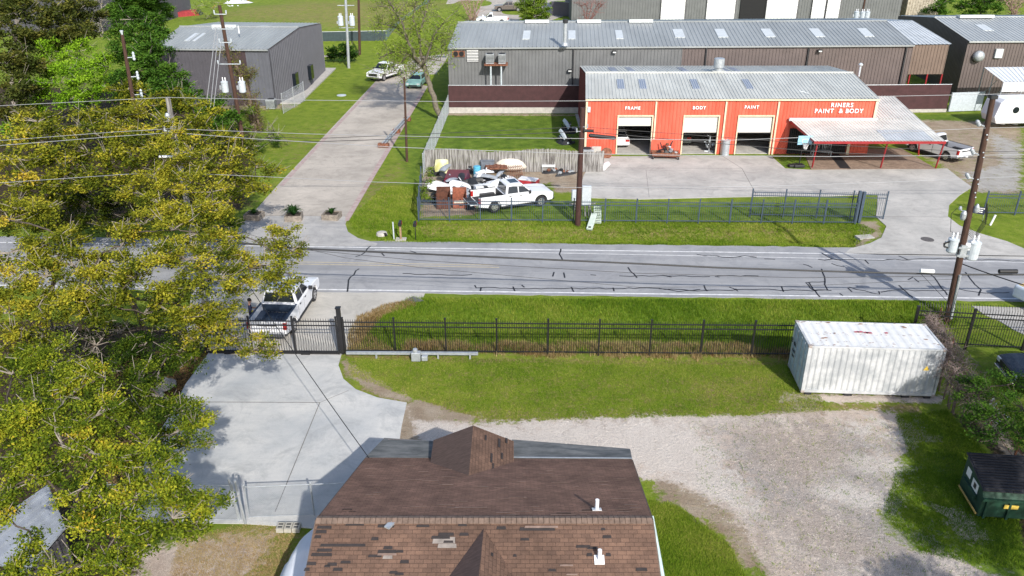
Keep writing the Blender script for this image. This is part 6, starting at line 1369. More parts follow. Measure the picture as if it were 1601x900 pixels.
spots = [(684,292,'white','far left'),(700,284,'black','left'),(706,297,'silver','left'),(722,292,'black','middle'),(733,306,'silver','middle'),(742,302,'black','middle'),(752,297,'silver','middle'),(762,306,'black','right'),(770,292,'white','right'),(781,286,'silver','right'),(728,312,'silver','front'),(741,318,'black','front'),(680,318,'black','far left front'),(788,291,'black','far right'),(696,276,'silver','back left'),(758,280,'white','back')]
for k, (px, py, c_, w_) in enumerate(spots):
    m_ = {'white': M_truck, 'black': M_dark, 'silver': M_galv}[c_]; L_ = rj.uniform(1.0,1.9)
    panelthing('bumper' if k % 3 else 'fender', '%s bent car panel in the %s of the scrap pile, %s' % (c_, w_, ['propped upright','lying flat','tilted to the left','tilted to the right'][k%4]), 'car panel', px, py, rj.uniform(.35,.8), L_, rj.uniform(.08,.25), m_, rj.uniform(0,3.1), rj.uniform(.05,.3), rj.uniform(.2,.8), rj.uniform(-.5,.7), rj.uniform(-.5,.5), 200+k)
    if k % 2:
        mb = scrapmesh(18, .8, .5, .7, 300+k); one('scrap_heap', mb, [M_dark, M_rust, M_galv] if k % 4 == 1 else [M_dark, M_white, M_black], 'tangle of parts in the scrap pile, ' + ['just under the black panel behind the cabinets','left of centre below a black panel','at the very centre','under the right black panel near the bed','behind the pickup bed','in front beside the lighter cabinet','right behind the pickup roof','furthest back near the board fence'][k//2], 'scrap heap', at(px,py+4), rj.uniform(0,3))
t = thing('white_grill', 'white appliance frame on legs in front of the board fence', 'appliance', (*at(857,267)[:2],0)); mb = MB(); mb.box(-.55,.55,-.35,.35,.45,.62); mb.box(-.5,.5,.1,.35,.62,1.2); mb.mi=1; mb.box(-.35,.35,.08,.095,.75,1.05); mb.build('body', [M_white, M_dark], t, bevel=.02)
for x in (-.5,.5):
    for y in (-.3,.3): mb = MB(); mb.tube((x,y,0),(x,y,.45),.035); mb.build('leg', M_galv, t)
mb = MB(); mb.box(-.4,.4,-.05,.05,0,1.0); one('loose_panel', mb, M_conc, 'pale board propped against the red wall beside the condenser', 'board', (*at(932,246)[:2],0), 0)
mb = MB(); mb.lathe((0,0,0),[(.5,0),(.5,.08),(.1,.1)],16,Matrix.Rotation(R(70),3,'X')); one('brake_disc', mb, M_rust, 'rusty round disc leaning on the red wall', 'metal disc', (*at(948,246)[:2],.4))
# motorbikes / parts behind the board fence
for k, (px, py, lb) in enumerate(((883,222,'dark frame heap of car parts on the lawn, lower one behind the board fence'),(889,205,'dark heap of bumpers on the shaded lawn against the red shop end wall'))):
    mb = scrapmesh(26,.75,.9,.9,k+70); one('parts_heap', mb, [M_dark, M_dark, M_pale], lb, 'scrap heap', at(px,py), .3)
    panelthing('bumper', ['pale silver bumper on the lower dark parts heap on the lawn','pale silver bumper on the upper dark parts heap on the lawn'][k], 'bumper', px-3, py+1, .4,1.5,.3, M_pale, R(20), .1, .7, R(20), 0, 80+k)
# cabinet frame and ladder by the middle pole
t = thing('meter_stand', 'white meter cabinet on a wooden trestle behind the middle pole', 'cabinet', (*at(913,338)[:2],0)); mb = MB(); mb.box(-.95,-.4,-.1,.15,1.2,2.0); mb.box(-.2,.45,-.1,.15,.9,2.3); mb.build('box', M_pale, t, bevel=.02)
for a_, b_ in (((-.8,0,0),(-.6,0,1.25)),((.1,0,0),(.0,0,1.0)),((.6,-.2,0),(.2,0,1.4)),((-1.1,0,.95),(.8,0,.98)),((.35,.1,0),(.3,0,1.0))): mb = MB(); mb.tube(a_, b_, .05, n=6); mb.build('leg' if a_[2]==0 else 'rail', M_woodg, t)
mb = MB(); mb.cbox((0,0,.32),(.42,1.6,.16),Matrix.Rotation(R(22),3,'X')); mb.mi=1; mb.cbox((0,-.62,.14),(.2,.16,.05),Matrix.Rotation(R(22),3,'X')); one('fallen_cabinet', mb, [mat('pale_green_metal', (.48,.56,.50), .5, .12, 3), M_dark], 'pale green metal cabinet door lying beside the middle pole', 'metal panel', (*at(925,352)[:2],-.05), R(-18), .02)
t = thing('slat_stack', 'small pale green slatted panel leaning behind the fallen cabinet door', 'metal panel', (*at(934,350)[:2],0), R(-4)); mb = MB(); [mb.cbox((0,.1+i*.1,.05+i*.085),(.5,.05,.06)) for i in range(11)]; mb.build('slats', MATS['pale_green_metal'], t); mb = MB(); [mb.tube((x,.1,.05),(x,1.15,.95),.025) for x in (-.24,.24)]; mb.build('frame', MATS['pale_green_metal'], t)
# right boundary clutter
mb = MB(); a, b = at(1474,583,1.3), at(1515,634,.9); mb.tube(a, b, .045); one('bamboo_pole', mb, mat('bamboo', (.5,.4,.26), .7, .2, 4), 'pale straight rail leaning beside the right end of the container', 'pole')
for px, py, k in ((1489,194,0),(1510,192,1),(1475,194,2)):
    pass
for k, (px, py, lb) in enumerate(((1566,194,'left white bucket planter with a leafy plant beside the caravan'),(1586,194,'right white bucket planter with a leafy plant beside the caravan'))):
    t = thing('bucket_planter', lb, 'plant pot', (*at(px,py)[:2],0)); mb = MB(); mb.lathe((0,0,0),[(.3,0),(.42,.7),(.44,.7),(.44,.76),(.36,.76),(.34,.6)],16); mb.build('bucket', M_white, t)
    mb = MB(); blades(mb,(0,0,.6),60,1.1,.9,.05,rnd=random.Random(k)); mb.build('plant', M_pl, t)
# junk yard top left
M_ored = mat('orange_steel', (.42,.12,.06), .6, .2, 2)
q = at(300,30); mb = MB(); mb.prism([(-2.2,-1,0),(2.2,-1,0),(1.2,-1,1.8),(-2.2,-1,1.4)],(0,2.2,0)); mb.mi=1; mb.prism([(1.25,-1.02,1.75),(2.25,-1.02,.1),(2.3,1.2,.1),(1.3,1.2,1.75)],(.1,0,.1)); one('scrap_skip', mb, [mat('skip_red', (.30,.03,.04), .5, .2, 2), M_dark], 'dark red skip with a black sloped end in the far junk yard', 'skip', q, .1)
q = at(292,20); mb = scrapmesh(20,3.5,1,1.0,90); one('scrap_steel', mb, [M_ored, M_ored, M_pale], 'long orange steel frames stacked behind the red skip', 'steel frame', q)
for k,(px,py,w,lb) in enumerate(((362,14,4,'white flat debris heap at the top left yard nearest the grass'),(372,4,3,'orange and white debris heap at the very top left of the field'),(330,18,3,'pale debris heap beside the pale leafed tree'))):
    mb = scrapmesh(26,w,1.2,.9,95+k); mb.v=[(x,y,z) for x,y,z in mb.v]; one('debris_heap', mb, [M_white, M_ored if k else M_white, M_galv], lb, 'debris heap', at(px,py), .2)
q = at(402,28); mb = MB(); mb.box(-1.2,1.2,-.3,.3,0,.15); one('field_slab', mb, M_white, 'small white slab lying in the far field', 'slab', at(405,28))
mb = MB(); mb.lathe((0,0,0),[(.55,0),(.55,.05),(.1,.08)],16); one('utility_cover', mb, M_pale, 'pale round cover on the grass left of the side street', 'cover', at(534,149))
# ------------------------------------------------------------------ trees and plants
def leaves(name, cen, tint, size, m, parent=None, upbias=.55, aspect=.5, kind=None, normals=None):
    n = len(cen); cen = np.asarray(cen); size = np.asarray(size) if np.ndim(size) else np.full(n, size)
    nr = RNG.normal(size=(n,3)); nr /= np.linalg.norm(nr, axis=1)[:,None]; nr[:,2] = np.abs(nr[:,2]) + upbias
    nr /= np.linalg.norm(nr, axis=1)[:,None]
    t = np.cross(nr, RNG.normal(size=(n,3))); t /= np.linalg.norm(t, axis=1)[:,None] + 1e-9; b = np.cross(nr, t)
    s = (size * RNG.uniform(.65,1.3,n))[:,None]
    v = np.stack([cen + t*s, cen + b*s*aspect + nr*s*.15, cen - t*s, cen - b*s*aspect + nr*s*.15], 1).reshape(-1,3)
    me = bpy.data.meshes.new(name); me.vertices.add(4*n); me.vertices.foreach_set('co', v.astype(np.float32).ravel())
    me.loops.add(4*n); me.loops.foreach_set('vertex_index', np.arange(4*n, dtype=np.int32)); me.polygons.add(n); me.polygons.foreach_set('loop_start', np.arange(0,4*n,4,dtype=np.int32))
    me.update(calc_edges=True); a = me.attributes.new('tint','FLOAT','FACE'); a.data.foreach_set('value', np.clip(tint,0,1).astype(np.float32))
    me.materials.append(m); o = bpy.data.objects.new(name, me); C.objects.link(o); o.parent = parent
    if kind: o['kind'] = kind
    return o
M_oak = leafmat('oak_leaf', [(.018,.034,.005),(.065,.095,.010),(.19,.205,.016),(.40,.37,.035),(.50,.36,.04)])
M_oakg = leafmat('oak_leaf_green', [(.016,.036,.005),(.055,.095,.009),(.175,.225,.016),(.37,.38,.03),(.50,.34,.035)])
M_dkg = leafmat('dark_leaf', [(.014,.04,.008),(.035,.09,.012),(.07,.155,.018),(.12,.22,.025)])
M_brg = leafmat('bright_leaf', [(.05,.13,.008),(.13,.26,.012),(.22,.38,.02),(.28,.44,.03)])
M_brn_l = leafmat('brown_leaf', [(.028,.044,.010),(.07,.09,.018),(.16,.15,.028),(.20,.23,.04)])
M_ypl = leafmat('young_leaf', [(.05,.10,.012),(.13,.21,.02),(.24,.33,.035),(.32,.39,.08)])
M_twig = mat('twig_grey', (.27,.235,.20), .9, .3, 6); M_bark = mat('bark', (.075,.058,.045), .95, .4, 6, bump=.3); M_barkp = mat('bark_pale', (.30,.26,.22), .9, .3, 5)
def tree(name, label, root, blobs, leaf, lsize, dens=1.0, trunk_r=.25, bark=None, cat='tree', fork=.35, clump=.3, per=34, group=None, tintc=.5, twigs=8, shell=.5, leafy=True, flat=.75, seed=0, bare=0, rootz=0, twig_m=None, sub=0, fill=.42):
    rr = random.Random(seed + 17); g_ = np.random.default_rng(seed+5)
    root = Vector((root[0], root[1], rootz)); t = thing(name, label, cat, root, 0, group)
    B = []
    for b in blobs:
        px, py, rp, z = b[:4]; c = at(px, py, z); B.append((c - root, rp*mpp(c), (b[4] if len(b) > 4 else 0)))
    cen = sum((b[0] for b in B), Vector())/len(B); top = Vector((cen.x*.25, cen.y*.25, max(.8, cen.z*fork)))
    nodes = [(Vector((0,0,0)), trunk_r), (top*.5+Vector((rr.uniform(-.15,.15),rr.uniform(-.15,.15),0)), trunk_r*.9), (top, trunk_r*.8)]
    mb = MB(); mb.path([Vector((0,0,-.3)), nodes[0][0], nodes[1][0], nodes[2][0]], trunk_r*1.15, trunk_r*.8, n=10)
    tw = MB()
    N_ = [(top, trunk_r*.75)]
    for c, r, tc_ in sorted(B, key=lambda b: (b[0]-top).length):
        j = min(range(len(N_)), key=lambda i: (N_[i][0]-c).length + .25*(N_[i][0]-top).length); p, pr_ = N_[j]
        r1 = max(.03, pr_*.62); mid = p.lerp(c,.5) + Vector((rr.uniform(-.2,.2), rr.uniform(-.2,.2), rr.uniform(.0,.25)*(c-p).length*.5)); 
        mb.path([p, p.lerp(mid,.5)+Vector((rr.uniform(-.1,.1),rr.uniform(-.1,.1),.05)), mid, mid.lerp(c,.55)+Vector((rr.uniform(-.1,.1),rr.uniform(-.1,.1),.05)), c], r1, max(.02,r1*.55), n=6)
        N_.append((mid, r1*.85)); N_.append((c, r1*.55))
    P, T = [], []
    for c, r, tc_ in B:
        k = max(5, int(46*dens*r*r/(clump/.3)**2)); ns = max(3, int(round(6.5*min(1.6, max(.7, r/1.1)))))
        d = g_.normal(size=(ns,3)); d[:,2] = np.abs(d[:,2])*1.1-.45; d /= np.linalg.norm(d,axis=1)[:,None]
        sc = np.array(c)[None] + d*(r*g_.uniform(.45,1.08,ns))[:,None]*np.array([1.1,1.1,flat]); st = g_.normal(0,.13,ns)
        ii = g_.integers(0, ns, k); dd = g_.normal(size=(k,3)); dd /= np.linalg.norm(dd,axis=1)[:,None]
        q = sc[ii] + dd*(r*.40*g_.uniform(0,1,k)**.55)[:,None]*np.array([1,1,.5])
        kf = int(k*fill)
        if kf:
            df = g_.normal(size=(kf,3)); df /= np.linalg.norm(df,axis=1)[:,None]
            qf = np.array(c)[None] + df*(r*1.05*g_.uniform(0,1,kf)**.45)[:,None]*np.array([1.05,1.05,.6]) - np.array([0,0,.3*r]); q = np.concatenate([q, qf]); st = np.append(st, -.12); ii = np.append(ii, np.full(kf, ns)); k += kf  # inner fill leaves tinted darker: crown shade put into their colour
        for i in range(min(k, twigs)):
            e = Vector(q[i]); m_ = c.lerp(e,.5)+Vector((rr.uniform(-.1,.1),rr.uniform(-.1,.1),rr.uniform(-.05,.1)))*r
            tw.path([c, m_, e, e+(e-m_).normalized()*clump*1.3+Vector((0,0,clump*.5))], .026 if r > .8 else .018, .007, n=4)
            for _ in range(sub):
                s_ = m_.lerp(e, rr.random()); tw.path([s_, s_+Vector((rr.uniform(-1,1),rr.uniform(-1,1),rr.uniform(-.3,.9)))*r*.45], .010, .004, n=3)
        if not leafy: continue
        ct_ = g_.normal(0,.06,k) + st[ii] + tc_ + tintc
        for i in range(k):
            if bare and g_.random() < bare: continue
            m_ = max(4, int(per*g_.uniform(.5,1.4))); s = g_.normal(size=(m_,3))*clump*.45; s[:,2] *= .55
            pp_ = q[i] + s; P.append(pp_)
            T.append(ct_[i] + g_.normal(0,.10,m_))
    o = mb.build('trunk', bark or M_bark, t, smooth=True)
    if tw.v: join_into(o, [tw.build('twigs', twig_m or M_twig)])
    if P:
        P = np.concatenate(P); T = np.concatenate(T); cr = leaves('crown', P, T, lsize, leaf, t)
        globals()['NLEAF'] = globals().get('NLEAF',0)+len(P)
    return t
# -- near oaks
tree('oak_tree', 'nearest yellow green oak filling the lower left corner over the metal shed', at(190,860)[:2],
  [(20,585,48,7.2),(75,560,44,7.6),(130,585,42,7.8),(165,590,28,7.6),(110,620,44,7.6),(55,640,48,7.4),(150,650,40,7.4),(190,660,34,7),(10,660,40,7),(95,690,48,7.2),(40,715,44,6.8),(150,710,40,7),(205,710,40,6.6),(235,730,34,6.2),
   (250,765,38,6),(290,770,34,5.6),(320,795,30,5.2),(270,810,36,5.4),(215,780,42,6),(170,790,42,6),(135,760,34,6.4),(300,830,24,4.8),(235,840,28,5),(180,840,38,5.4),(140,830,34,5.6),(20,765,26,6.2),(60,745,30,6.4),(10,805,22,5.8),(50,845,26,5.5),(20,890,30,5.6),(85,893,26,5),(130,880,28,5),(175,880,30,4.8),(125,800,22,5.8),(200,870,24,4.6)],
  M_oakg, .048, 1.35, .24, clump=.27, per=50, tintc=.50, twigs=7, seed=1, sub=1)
tree('oak_tree', 'small dark green oak leaning over the edge of the concrete drive', at(215,740)[:2],
  [(250,575,26,5.2,-.2),(275,550,30,5.4,-.25),(300,560,22,5.2,-.25),(250,620,36,5.6,-.15),(280,645,32,5.4,-.1),(300,665,26,5.2,0),(320,655,15,5,.05),(265,680,30,5,-.05),(230,650,36,5.6,-.12),(215,600,34,5.6,-.28),(285,695,17,4.6,0),(318,690,12,4.4,0),(190,560,36,5,-.35),(225,540,32,5,-.35)],
  M_oakg, .047, 1.3, .16, clump=.27, per=46, tintc=.47, twigs=7, seed=2, sub=1)
tree('oak_tree', 'large olive yellow oak reaching over the black gate and white pickup', at(215,610)[:2],
  [(258,190,15,11.3),(274,216,20,10.7),(250,226,22,10.4),(288,238,22,10.2),(205,300,28,8.6),(240,275,32,9.2),(275,262,26,9.4),(300,285,30,9.4),(330,300,26,9),(250,315,34,9.2),(290,325,32,9.2),(335,330,28,8.8),(225,350,34,9),(270,360,34,9.2),(310,365,32,9),(190,385,34,8.6),(240,400,36,9),(290,405,36,8.8),(335,395,32,8.4),
   (365,370,20,7.8),(380,405,24,7.6),(415,415,26,7.4),(425,372,22,7),(450,365,18,6.6),(455,392,20,6.4),(430,395,20,6.8),(470,398,12,6.2),(345,435,32,8,-.05),(390,440,26,7.2),(430,440,22,6.4),(455,435,14,6),(300,450,34,8,-.1),(255,450,34,8.2,-.12),(210,435,32,8.2,-.1),(175,430,28,8),
   (180,475,30,7.4,-.15),(225,490,30,7.2,-.2),(270,490,30,7.2),(310,490,30,6.8),(345,480,28,6.6),(440,458,13,5.8),(330,515,28,6,.05),(358,508,17,5.6),(408,530,13,4.9),(372,532,14,4.7),(415,538,13,4.5),(425,555,8,4.3),(385,552,8,4.4),(300,530,20,5.8,-.1),(350,535,16,5.2),(150,460,28,7.4),(160,400,26,8),(150,500,22,6.8,-.15)],
  M_oak, .06, 1.15, .32, clump=.32, per=44, tintc=.56, twigs=7, seed=3, sub=1)
tree('oak_tree', 'olive oak at the left edge with dark gap and bare twigs below its crown', at(60,640)[:2],
  [(15,345,32,8.6),(55,330,34,8.8),(15,395,36,8.6),(60,385,36,8.6),(100,375,30,8.2,.0),(25,440,38,8.2),(75,430,36,8.2),(115,415,34,8),(140,440,28,7.8),(15,490,34,7.4),(60,480,34,7.4),(105,470,34,7.6),(135,480,24,7.2),(25,530,28,6.8),(65,520,24,6.8,-.1),(90,540,14,6,-.15),(10,560,26,6.2)],
  M_oak, .06, 1.2, .28, clump=.32, per=44, tintc=.55, twigs=7, seed=4, sub=1)
tree('oak_tree', 'bare twigged dark undergrowth tree between the two left oaks', at(120,600)[:2], [(110,510,30,4.4,-.3),(75,550,28,4.2,-.3),(150,540,30,4.2,-.3),(190,520,34,4.4,-.3),(170,580,34,4,-.3),(120,560,30,4,-.3),(60,590,26,4,-.3),(280,520,26,3.8,-.25),(310,545,20,3.2,-.25)],
  M_oak, .06, .55, .14, clump=.32, per=26, tintc=.4, twigs=14, seed=5, sub=3)
# -- belt of trees north of the road
tree('oak_tree', 'wide olive tree left of the side street between road and grey warehouse', at(330,345)[:2],
  [(200,140,26,7.5),(235,165,34,8),(275,160,26,8),(300,165,22,8),(190,180,32,8),(230,205,36,8),(275,205,34,8),(320,195,30,7.6),(160,215,30,7.6),(205,240,36,7.6),(255,240,32,7.6),(300,235,34,7.4),(345,225,28,7),(380,240,22,6.4),(400,262,18,5.6),(425,268,12,5.0),(355,262,30,6.4),(390,285,22,5.4),(410,290,14,4.8),(365,300,26,5.2),(320,275,32,6.6),(280,270,32,7),(350,330,24,4.4,-.15),(345,350,20,3.2,-.15)],
  M_oak, .10, 1.05, .34, clump=.5, per=44, tintc=.5, twigs=7, seed=6, sub=1)
tree('oak_tree', 'olive tree at the left edge north of the road behind the nearest wires', at(90,350)[:2],
  [(60,190,26,7.5,.05),(25,215,28,7.5,.05),(80,210,30,7.5),(120,200,28,7.6),(150,190,28,7.6),(15,250,28,7,.1),(50,250,30,7.2,.05),(95,240,34,7.2),(140,240,34,7.2),(175,255,30,6.8),(15,290,26,6.4,.1),(55,285,30,6.4),(100,280,32,6.2,-.05),(145,285,32,6,-.1),(185,290,28,5.8,-.1),(20,325,24,5.4),(60,325,28,5,-.1)],
  M_oak, .10, 1.05, .3, clump=.5, per=44, tintc=.49, twigs=7, seed=7, sub=1)
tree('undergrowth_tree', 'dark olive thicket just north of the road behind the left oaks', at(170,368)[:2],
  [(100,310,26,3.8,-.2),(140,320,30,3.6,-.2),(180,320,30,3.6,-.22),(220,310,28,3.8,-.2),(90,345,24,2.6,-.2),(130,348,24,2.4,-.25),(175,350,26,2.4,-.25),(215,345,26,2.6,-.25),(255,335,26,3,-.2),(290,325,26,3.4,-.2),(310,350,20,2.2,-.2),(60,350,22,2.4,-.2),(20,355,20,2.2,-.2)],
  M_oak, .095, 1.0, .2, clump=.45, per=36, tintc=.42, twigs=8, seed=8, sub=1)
tree('broadleaf_tree', 'bright green tree with soft foliage left of the pole with side insulators', at(125,260)[:2],
  [(85,70,22,9),(105,62,20,9.4),(65,75,18,8.6),(120,80,22,9),(80,95,28,8.4),(115,105,28,8.4),(145,95,22,8.4),(170,105,20,8),(65,115,22,7.6),(95,130,28,7.4),(135,130,26,7.4),(165,130,20,7),(60,150,18,6.2),(55,170,20,5.4),(110,155,22,6.4),(140,155,18,6),(40,185,20,4.6),(25,205,18,4.2),(185,95,14,8)],
  M_brg, .11, 1.2, .24, clump=.55, per=36, tintc=.5, twigs=5, seed=9, flat=.9)
tree('broadleaf_tree', 'dark green full tree in front of the left end of the grey warehouse', at(245,225)[:2],
  [(205,30,20,10),(235,32,20,10),(185,50,18,9.4),(220,58,26,9.6),(245,52,18,9.2),(200,80,24,9),(235,85,28,8.8),(255,78,14,8),(215,110,28,8),(250,110,22,7.8),(265,118,20,7.4),(235,140,30,7),(275,135,18,6.6),(285,152,18,6),(265,160,24,6),(305,150,10,5.2),(190,120,20,7.6),(200,150,22,6.6),(330,190,24,4,.1),(350,180,22,3.6,.1),(320,165,14,4)],
  M_dkg, .13, 1.5, .26, clump=.55, per=44, tintc=.62, twigs=5, seed=10, flat=.9)
tree('broadleaf_tree', 'rounded fine leaved green tree at the top left above the dark green tree', at(220,110)[:2],
  [(200,2,26,9),(235,5,24,9),(185,15,20,8),(215,18,28,8),(250,18,16,7.6),(200,-20,22,11),(235,-18,22,11)], M_dkg, .14, 1.3, .24, clump=.5, per=44, tintc=.75, twigs=4, seed=11, flat=1)
tree('broadleaf_tree', 'dark brownish tree at the top left corner behind pale bare branches', at(40,200)[:2],
  [(10,10,30,12),(45,15,30,12),(85,12,28,11.5),(120,22,24,10.5),(135,45,20,9.6),(105,50,28,10),(65,55,30,10),(20,55,30,10.4),(10,100,30,8.8),(45,100,26,8.6,-.1),(25,140,28,7.2,-.1),(60,135,14,7,-.1),(15,175,26,5.6),(150,25,14,9.6),(130,10,18,11)],
  M_brn_l, .135, 1.4, .3, clump=.55, per=42, tintc=.42, twigs=5, seed=12, flat=.9)
def bare_tree(name, label, root, limbs, m, r=.14, tw=60, tl=1.2, leaf=None, lsize=.07, nleaf=0, cat='tree', seed=0, spread=.9, tint=.6, rad2=.012, cl=.22, per=14, lf_from=0):
    rr = random.Random(seed); root = Vector((root[0],root[1],0)); t = thing(name, label, cat, root); mb = MB(); tips = []; segs = []
    for pts, r0, r1 in limbs:
        P = [Vector(p)-root for p in pts]; Q = []
        for a, b in zip(P[:-1],P[1:]):
            for i in range(3): Q.append(a.lerp(b,i/3)+Vector((rr.uniform(-1,1),rr.uniform(-1,1),rr.uniform(-.5,.5)))*.06*(b-a).length*(i>0))
            segs.append((a,b,r0))
        Q.append(P[-1]); mb.path(Q, r0, r1, n=8)
    to_ = mb.build('trunk', m, t, smooth=True); tm = MB()
    big = [s for s in segs][lf_from:]
    for k in range(tw):
        a, b, r0 = rr.choice(big); p = a.lerp(b, rr.random()); d = Vector((rr.uniform(-1,1),rr.uniform(-1,1),rr.uniform(-.2,1))).normalized(); l = tl*rr.uniform(.4,1.2)
        q = p + d*l*.5 + Vector((rr.uniform(-.1,.1),)*3); e = q + (d+Vector((rr.uniform(-.5,.5),rr.uniform(-.5,.5),rr.uniform(-.3,.4))))*l*.5
        tm.path([p,q,e], rad2*1.8, rad2*.5, n=4); tips += [e, q]
        for _ in range(3):
            s_ = q.lerp(e, rr.random()); f = s_ + Vector((rr.uniform(-1,1),rr.uniform(-1,1),rr.uniform(-.4,.8)))*l*.35; tm.path([s_,f], rad2*.8, rad2*.3, n=3); tips.append(f)
    join_into(to_, [tm.build('twigs', m)])
    if nleaf:
        g_ = np.random.default_rng(seed); ii = g_.integers(0,len(tips),nleaf); P = []; T = []
        for i in ii: s = g_.normal(size=(per,3))*cl; P.append(np.array(tips[i])+s); T.append(np.full(per,tint)+g_.normal(0,.2,per))
        leaves('foliage', np.concatenate(P), np.concatenate(T), lsize, leaf, t)
    return t
Yt = at(690,186).y
def ty(px, py, dy=0): return aty(px, py, Yt+dy)
r0_ = at(690,186)
bare_tree('leaning_tree', 'leaning bare tree with sparse young leaves over the side street', r0_[:2],
  [([r0_, ty(680,160), ty(672,132), ty(666,110)],.30,.24), ([ty(666,110),ty(655,97,.3),ty(640,85,.5),ty(622,80,1),ty(605,84,1),ty(592,92,1)],.22,.05), ([ty(655,97),ty(640,70,-.5),ty(632,45,-1),ty(620,20,-1),ty(600,-10,-1)],.17,.05),
   ([ty(666,110),ty(657,80,.5),ty(655,50,1),ty(665,20,1),ty(680,-15,1)],.18,.05), ([ty(660,105),ty(670,80,-1),ty(676,60,-1.5),ty(690,40,-1.5),ty(703,25,-2)],.12,.03), ([ty(657,60),ty(645,30,.5),ty(650,5,.5),ty(640,-20,0)],.10,.03),
   ([ty(636,55),ty(615,40,1),ty(596,38,1.5),ty(582,45,1)],.09,.03), ([ty(640,85),ty(625,100,-1),ty(615,112,-1),ty(600,118,-1)],.07,.02), ([ty(665,100),ty(650,112,.5),ty(640,122,1),ty(628,128,1)],.06,.02), ([ty(676,60),ty(688,62,-1),ty(697,70,-1)],.06,.02),([ty(660,90),ty(688,95,0),ty(692,60,0),ty(708,50,0)],.07,.02),([ty(625,25,-1),ty(610,12,-1),ty(590,8,-1)],.06,.02)],
  mat('bark_grey', (.15,.13,.10), .95, .35, 5), tw=230, tl=2.2, leaf=M_ypl, lsize=.09, nleaf=760, seed=3, rad2=.02, cl=.3, per=16, lf_from=4)
tree('leaning_tree_ivy', 'patch of green leaves clinging to the trunk of the leaning bare tree', (r0_.x-.5, r0_.y), [(672,140,7,4.5),(665,120,8,5.4),(680,158,6,3)], M_ypl, .10, .6, .05, clump=.4, per=20, tintc=.4, cat='ivy', seed=50, twigs=3) if 0 else None
Yc = at(30,150).y
def tl_(px, py): return aty(px, py, at(20,195).y)
bare_tree('bare_tree', 'pale barked tree with bare white branches at the top left', at(20,195)[:2], [([at(20,195),tl_(20,120),tl_(18,88),tl_(27,50),tl_(24,20),tl_(30,-10)],.22,.08),([tl_(27,50),tl_(45,46),tl_(75,45),tl_(100,44)],.10,.03),([tl_(24,40),tl_(40,22),tl_(60,14)],.09,.03),([tl_(18,84),tl_(30,72)],.06,.03),([tl_(27,25),tl_(45,10),tl_(55,-5)],.06,.02)], mat('bark_white',(.26,.23,.20),.85,.2,4), tw=40, tl=2, seed=5, rad2=.02)
q = at(160,60); bare_tree('bare_tree', 'slender pale bare tree against the far dark shed', q[:2], [([q, aty(150,25,q.y), aty(145,-5,q.y)],.12,.05),([q, aty(158,25,q.y),aty(160,-5,q.y)],.1,.04)], MATS['bark_white'], tw=30, tl=2, seed=6, rad2=.03)
q = at(400,205)
def tv(px,py): return aty(px,py,q.y)
bare_tree('vine_covered_tree', 'leaning dead trunk wrapped in brown vines beside the grey warehouse', q[:2], [([q, tv(394,170), tv(384,130), tv(368,100), tv(352,80)],.38,.12),([tv(384,130),tv(396,110)],.1,.03),([q+V(.5,0,0), tv(402,180), tv(398,150)],.2,.05)], mat('bark_brown',(.13,.095,.07),.95,.4,6), tw=420, tl=.8, leaf=M_brn_l, lsize=.09, nleaf=260, seed=7, rad2=.012, cl=.25, per=12, tint=.7)
tree('shrub_mass', 'green brown undergrowth at the foot of the vine covered trunk', at(375,222)[:2], [(350,195,16,1.6),(365,175,14,2.4),(345,170,12,2.6,.1),(380,200,16,1.6),(360,215,18,1.0),(395,175,10,2.4),(420,215,14,.8,-.2),(435,222,10,.6,-.2),(330,210,18,1.4,.1),(400,228,16,.7,-.1),(355,150,10,3.4)], M_ypl, .09, .7, .1, clump=.4, per=32, tintc=.3, twigs=10, seed=13, cat='shrub', sub=1)
tree('brush_pile', 'brown twiggy brush heap on the grass right of the vine covered trunk', at(430,215)[:2], [(418,205,13,.9),(435,208,11,.8),(425,195,9,1.2),(445,218,8,.6)], M_brn_l, .08, .25, .05, clump=.3, per=6, tintc=.6, twigs=60, seed=14, cat='shrub', sub=3, bare=.6)
tree('brush_pile', 'pile of bare cut branches beside the left planter', at(310,358)[:2], [(305,352,12,.7),(325,350,12,.7),(340,356,9,.5)], M_brn_l, .08, .2, .05, clump=.3, per=5, tintc=.6, twigs=60, seed=15, cat='shrub', sub=3, bare=.7)
tree('round_tree', 'round dense green tree standing before the far lot at the top', at(837,44)[:2], [(835,8,18,3.6),(822,14,12,3),(850,14,12,3),(838,24,16,2.2),(824,27,10,1.8),(852,26,9,1.8),(836,-6,14,5),(815,6,8,3.4)], M_ypl, .15, 1.0, .2, clump=.6, per=44, tintc=.38, seed=16, flat=1)
q = at(738,36); bare_tree('bare_shrub', 'pinkish bare shrub between the side street and the long warehouse', q[:2], [([q, aty(738+dx_, 8-abs(dx_)*.1, q.y), aty(738+dx_*1.6, -12, q.y)],.09,.03) for dx_ in (-14,-8,-3,3,8,14)], mat('bark_pink',(.30,.20,.17),.9,.2,5), tw=150, tl=2.0, seed=17, rad2=.02)
q = at(918,42); bare_tree('bare_shrub', 'reddish bare shrub against the far grey warehouse wall', q[:2], [([q, aty(922+dx_, 14, q.y), aty(922+dx_*1.8, 4, q.y)],.08,.03) for dx_ in (-10,-4,2,8,13)], mat('bark_red',(.20,.09,.08),.9,.2,5), tw=110, tl=1.7, seed=18, rad2=.025)
tree('palm_bush', 'dark round clump of fan palms at the far corner by the steel pole', at(535,90)[:2], [(522,80,8,1.6),(534,76,9,2),(546,80,8,1.6),(530,85,9,1),(543,86,8,1),(515,87,6,.8),(552,85,5,1)], M_dkg, .2, .8, .1, clump=.6, per=34, tintc=.3, seed=19, cat='shrub')
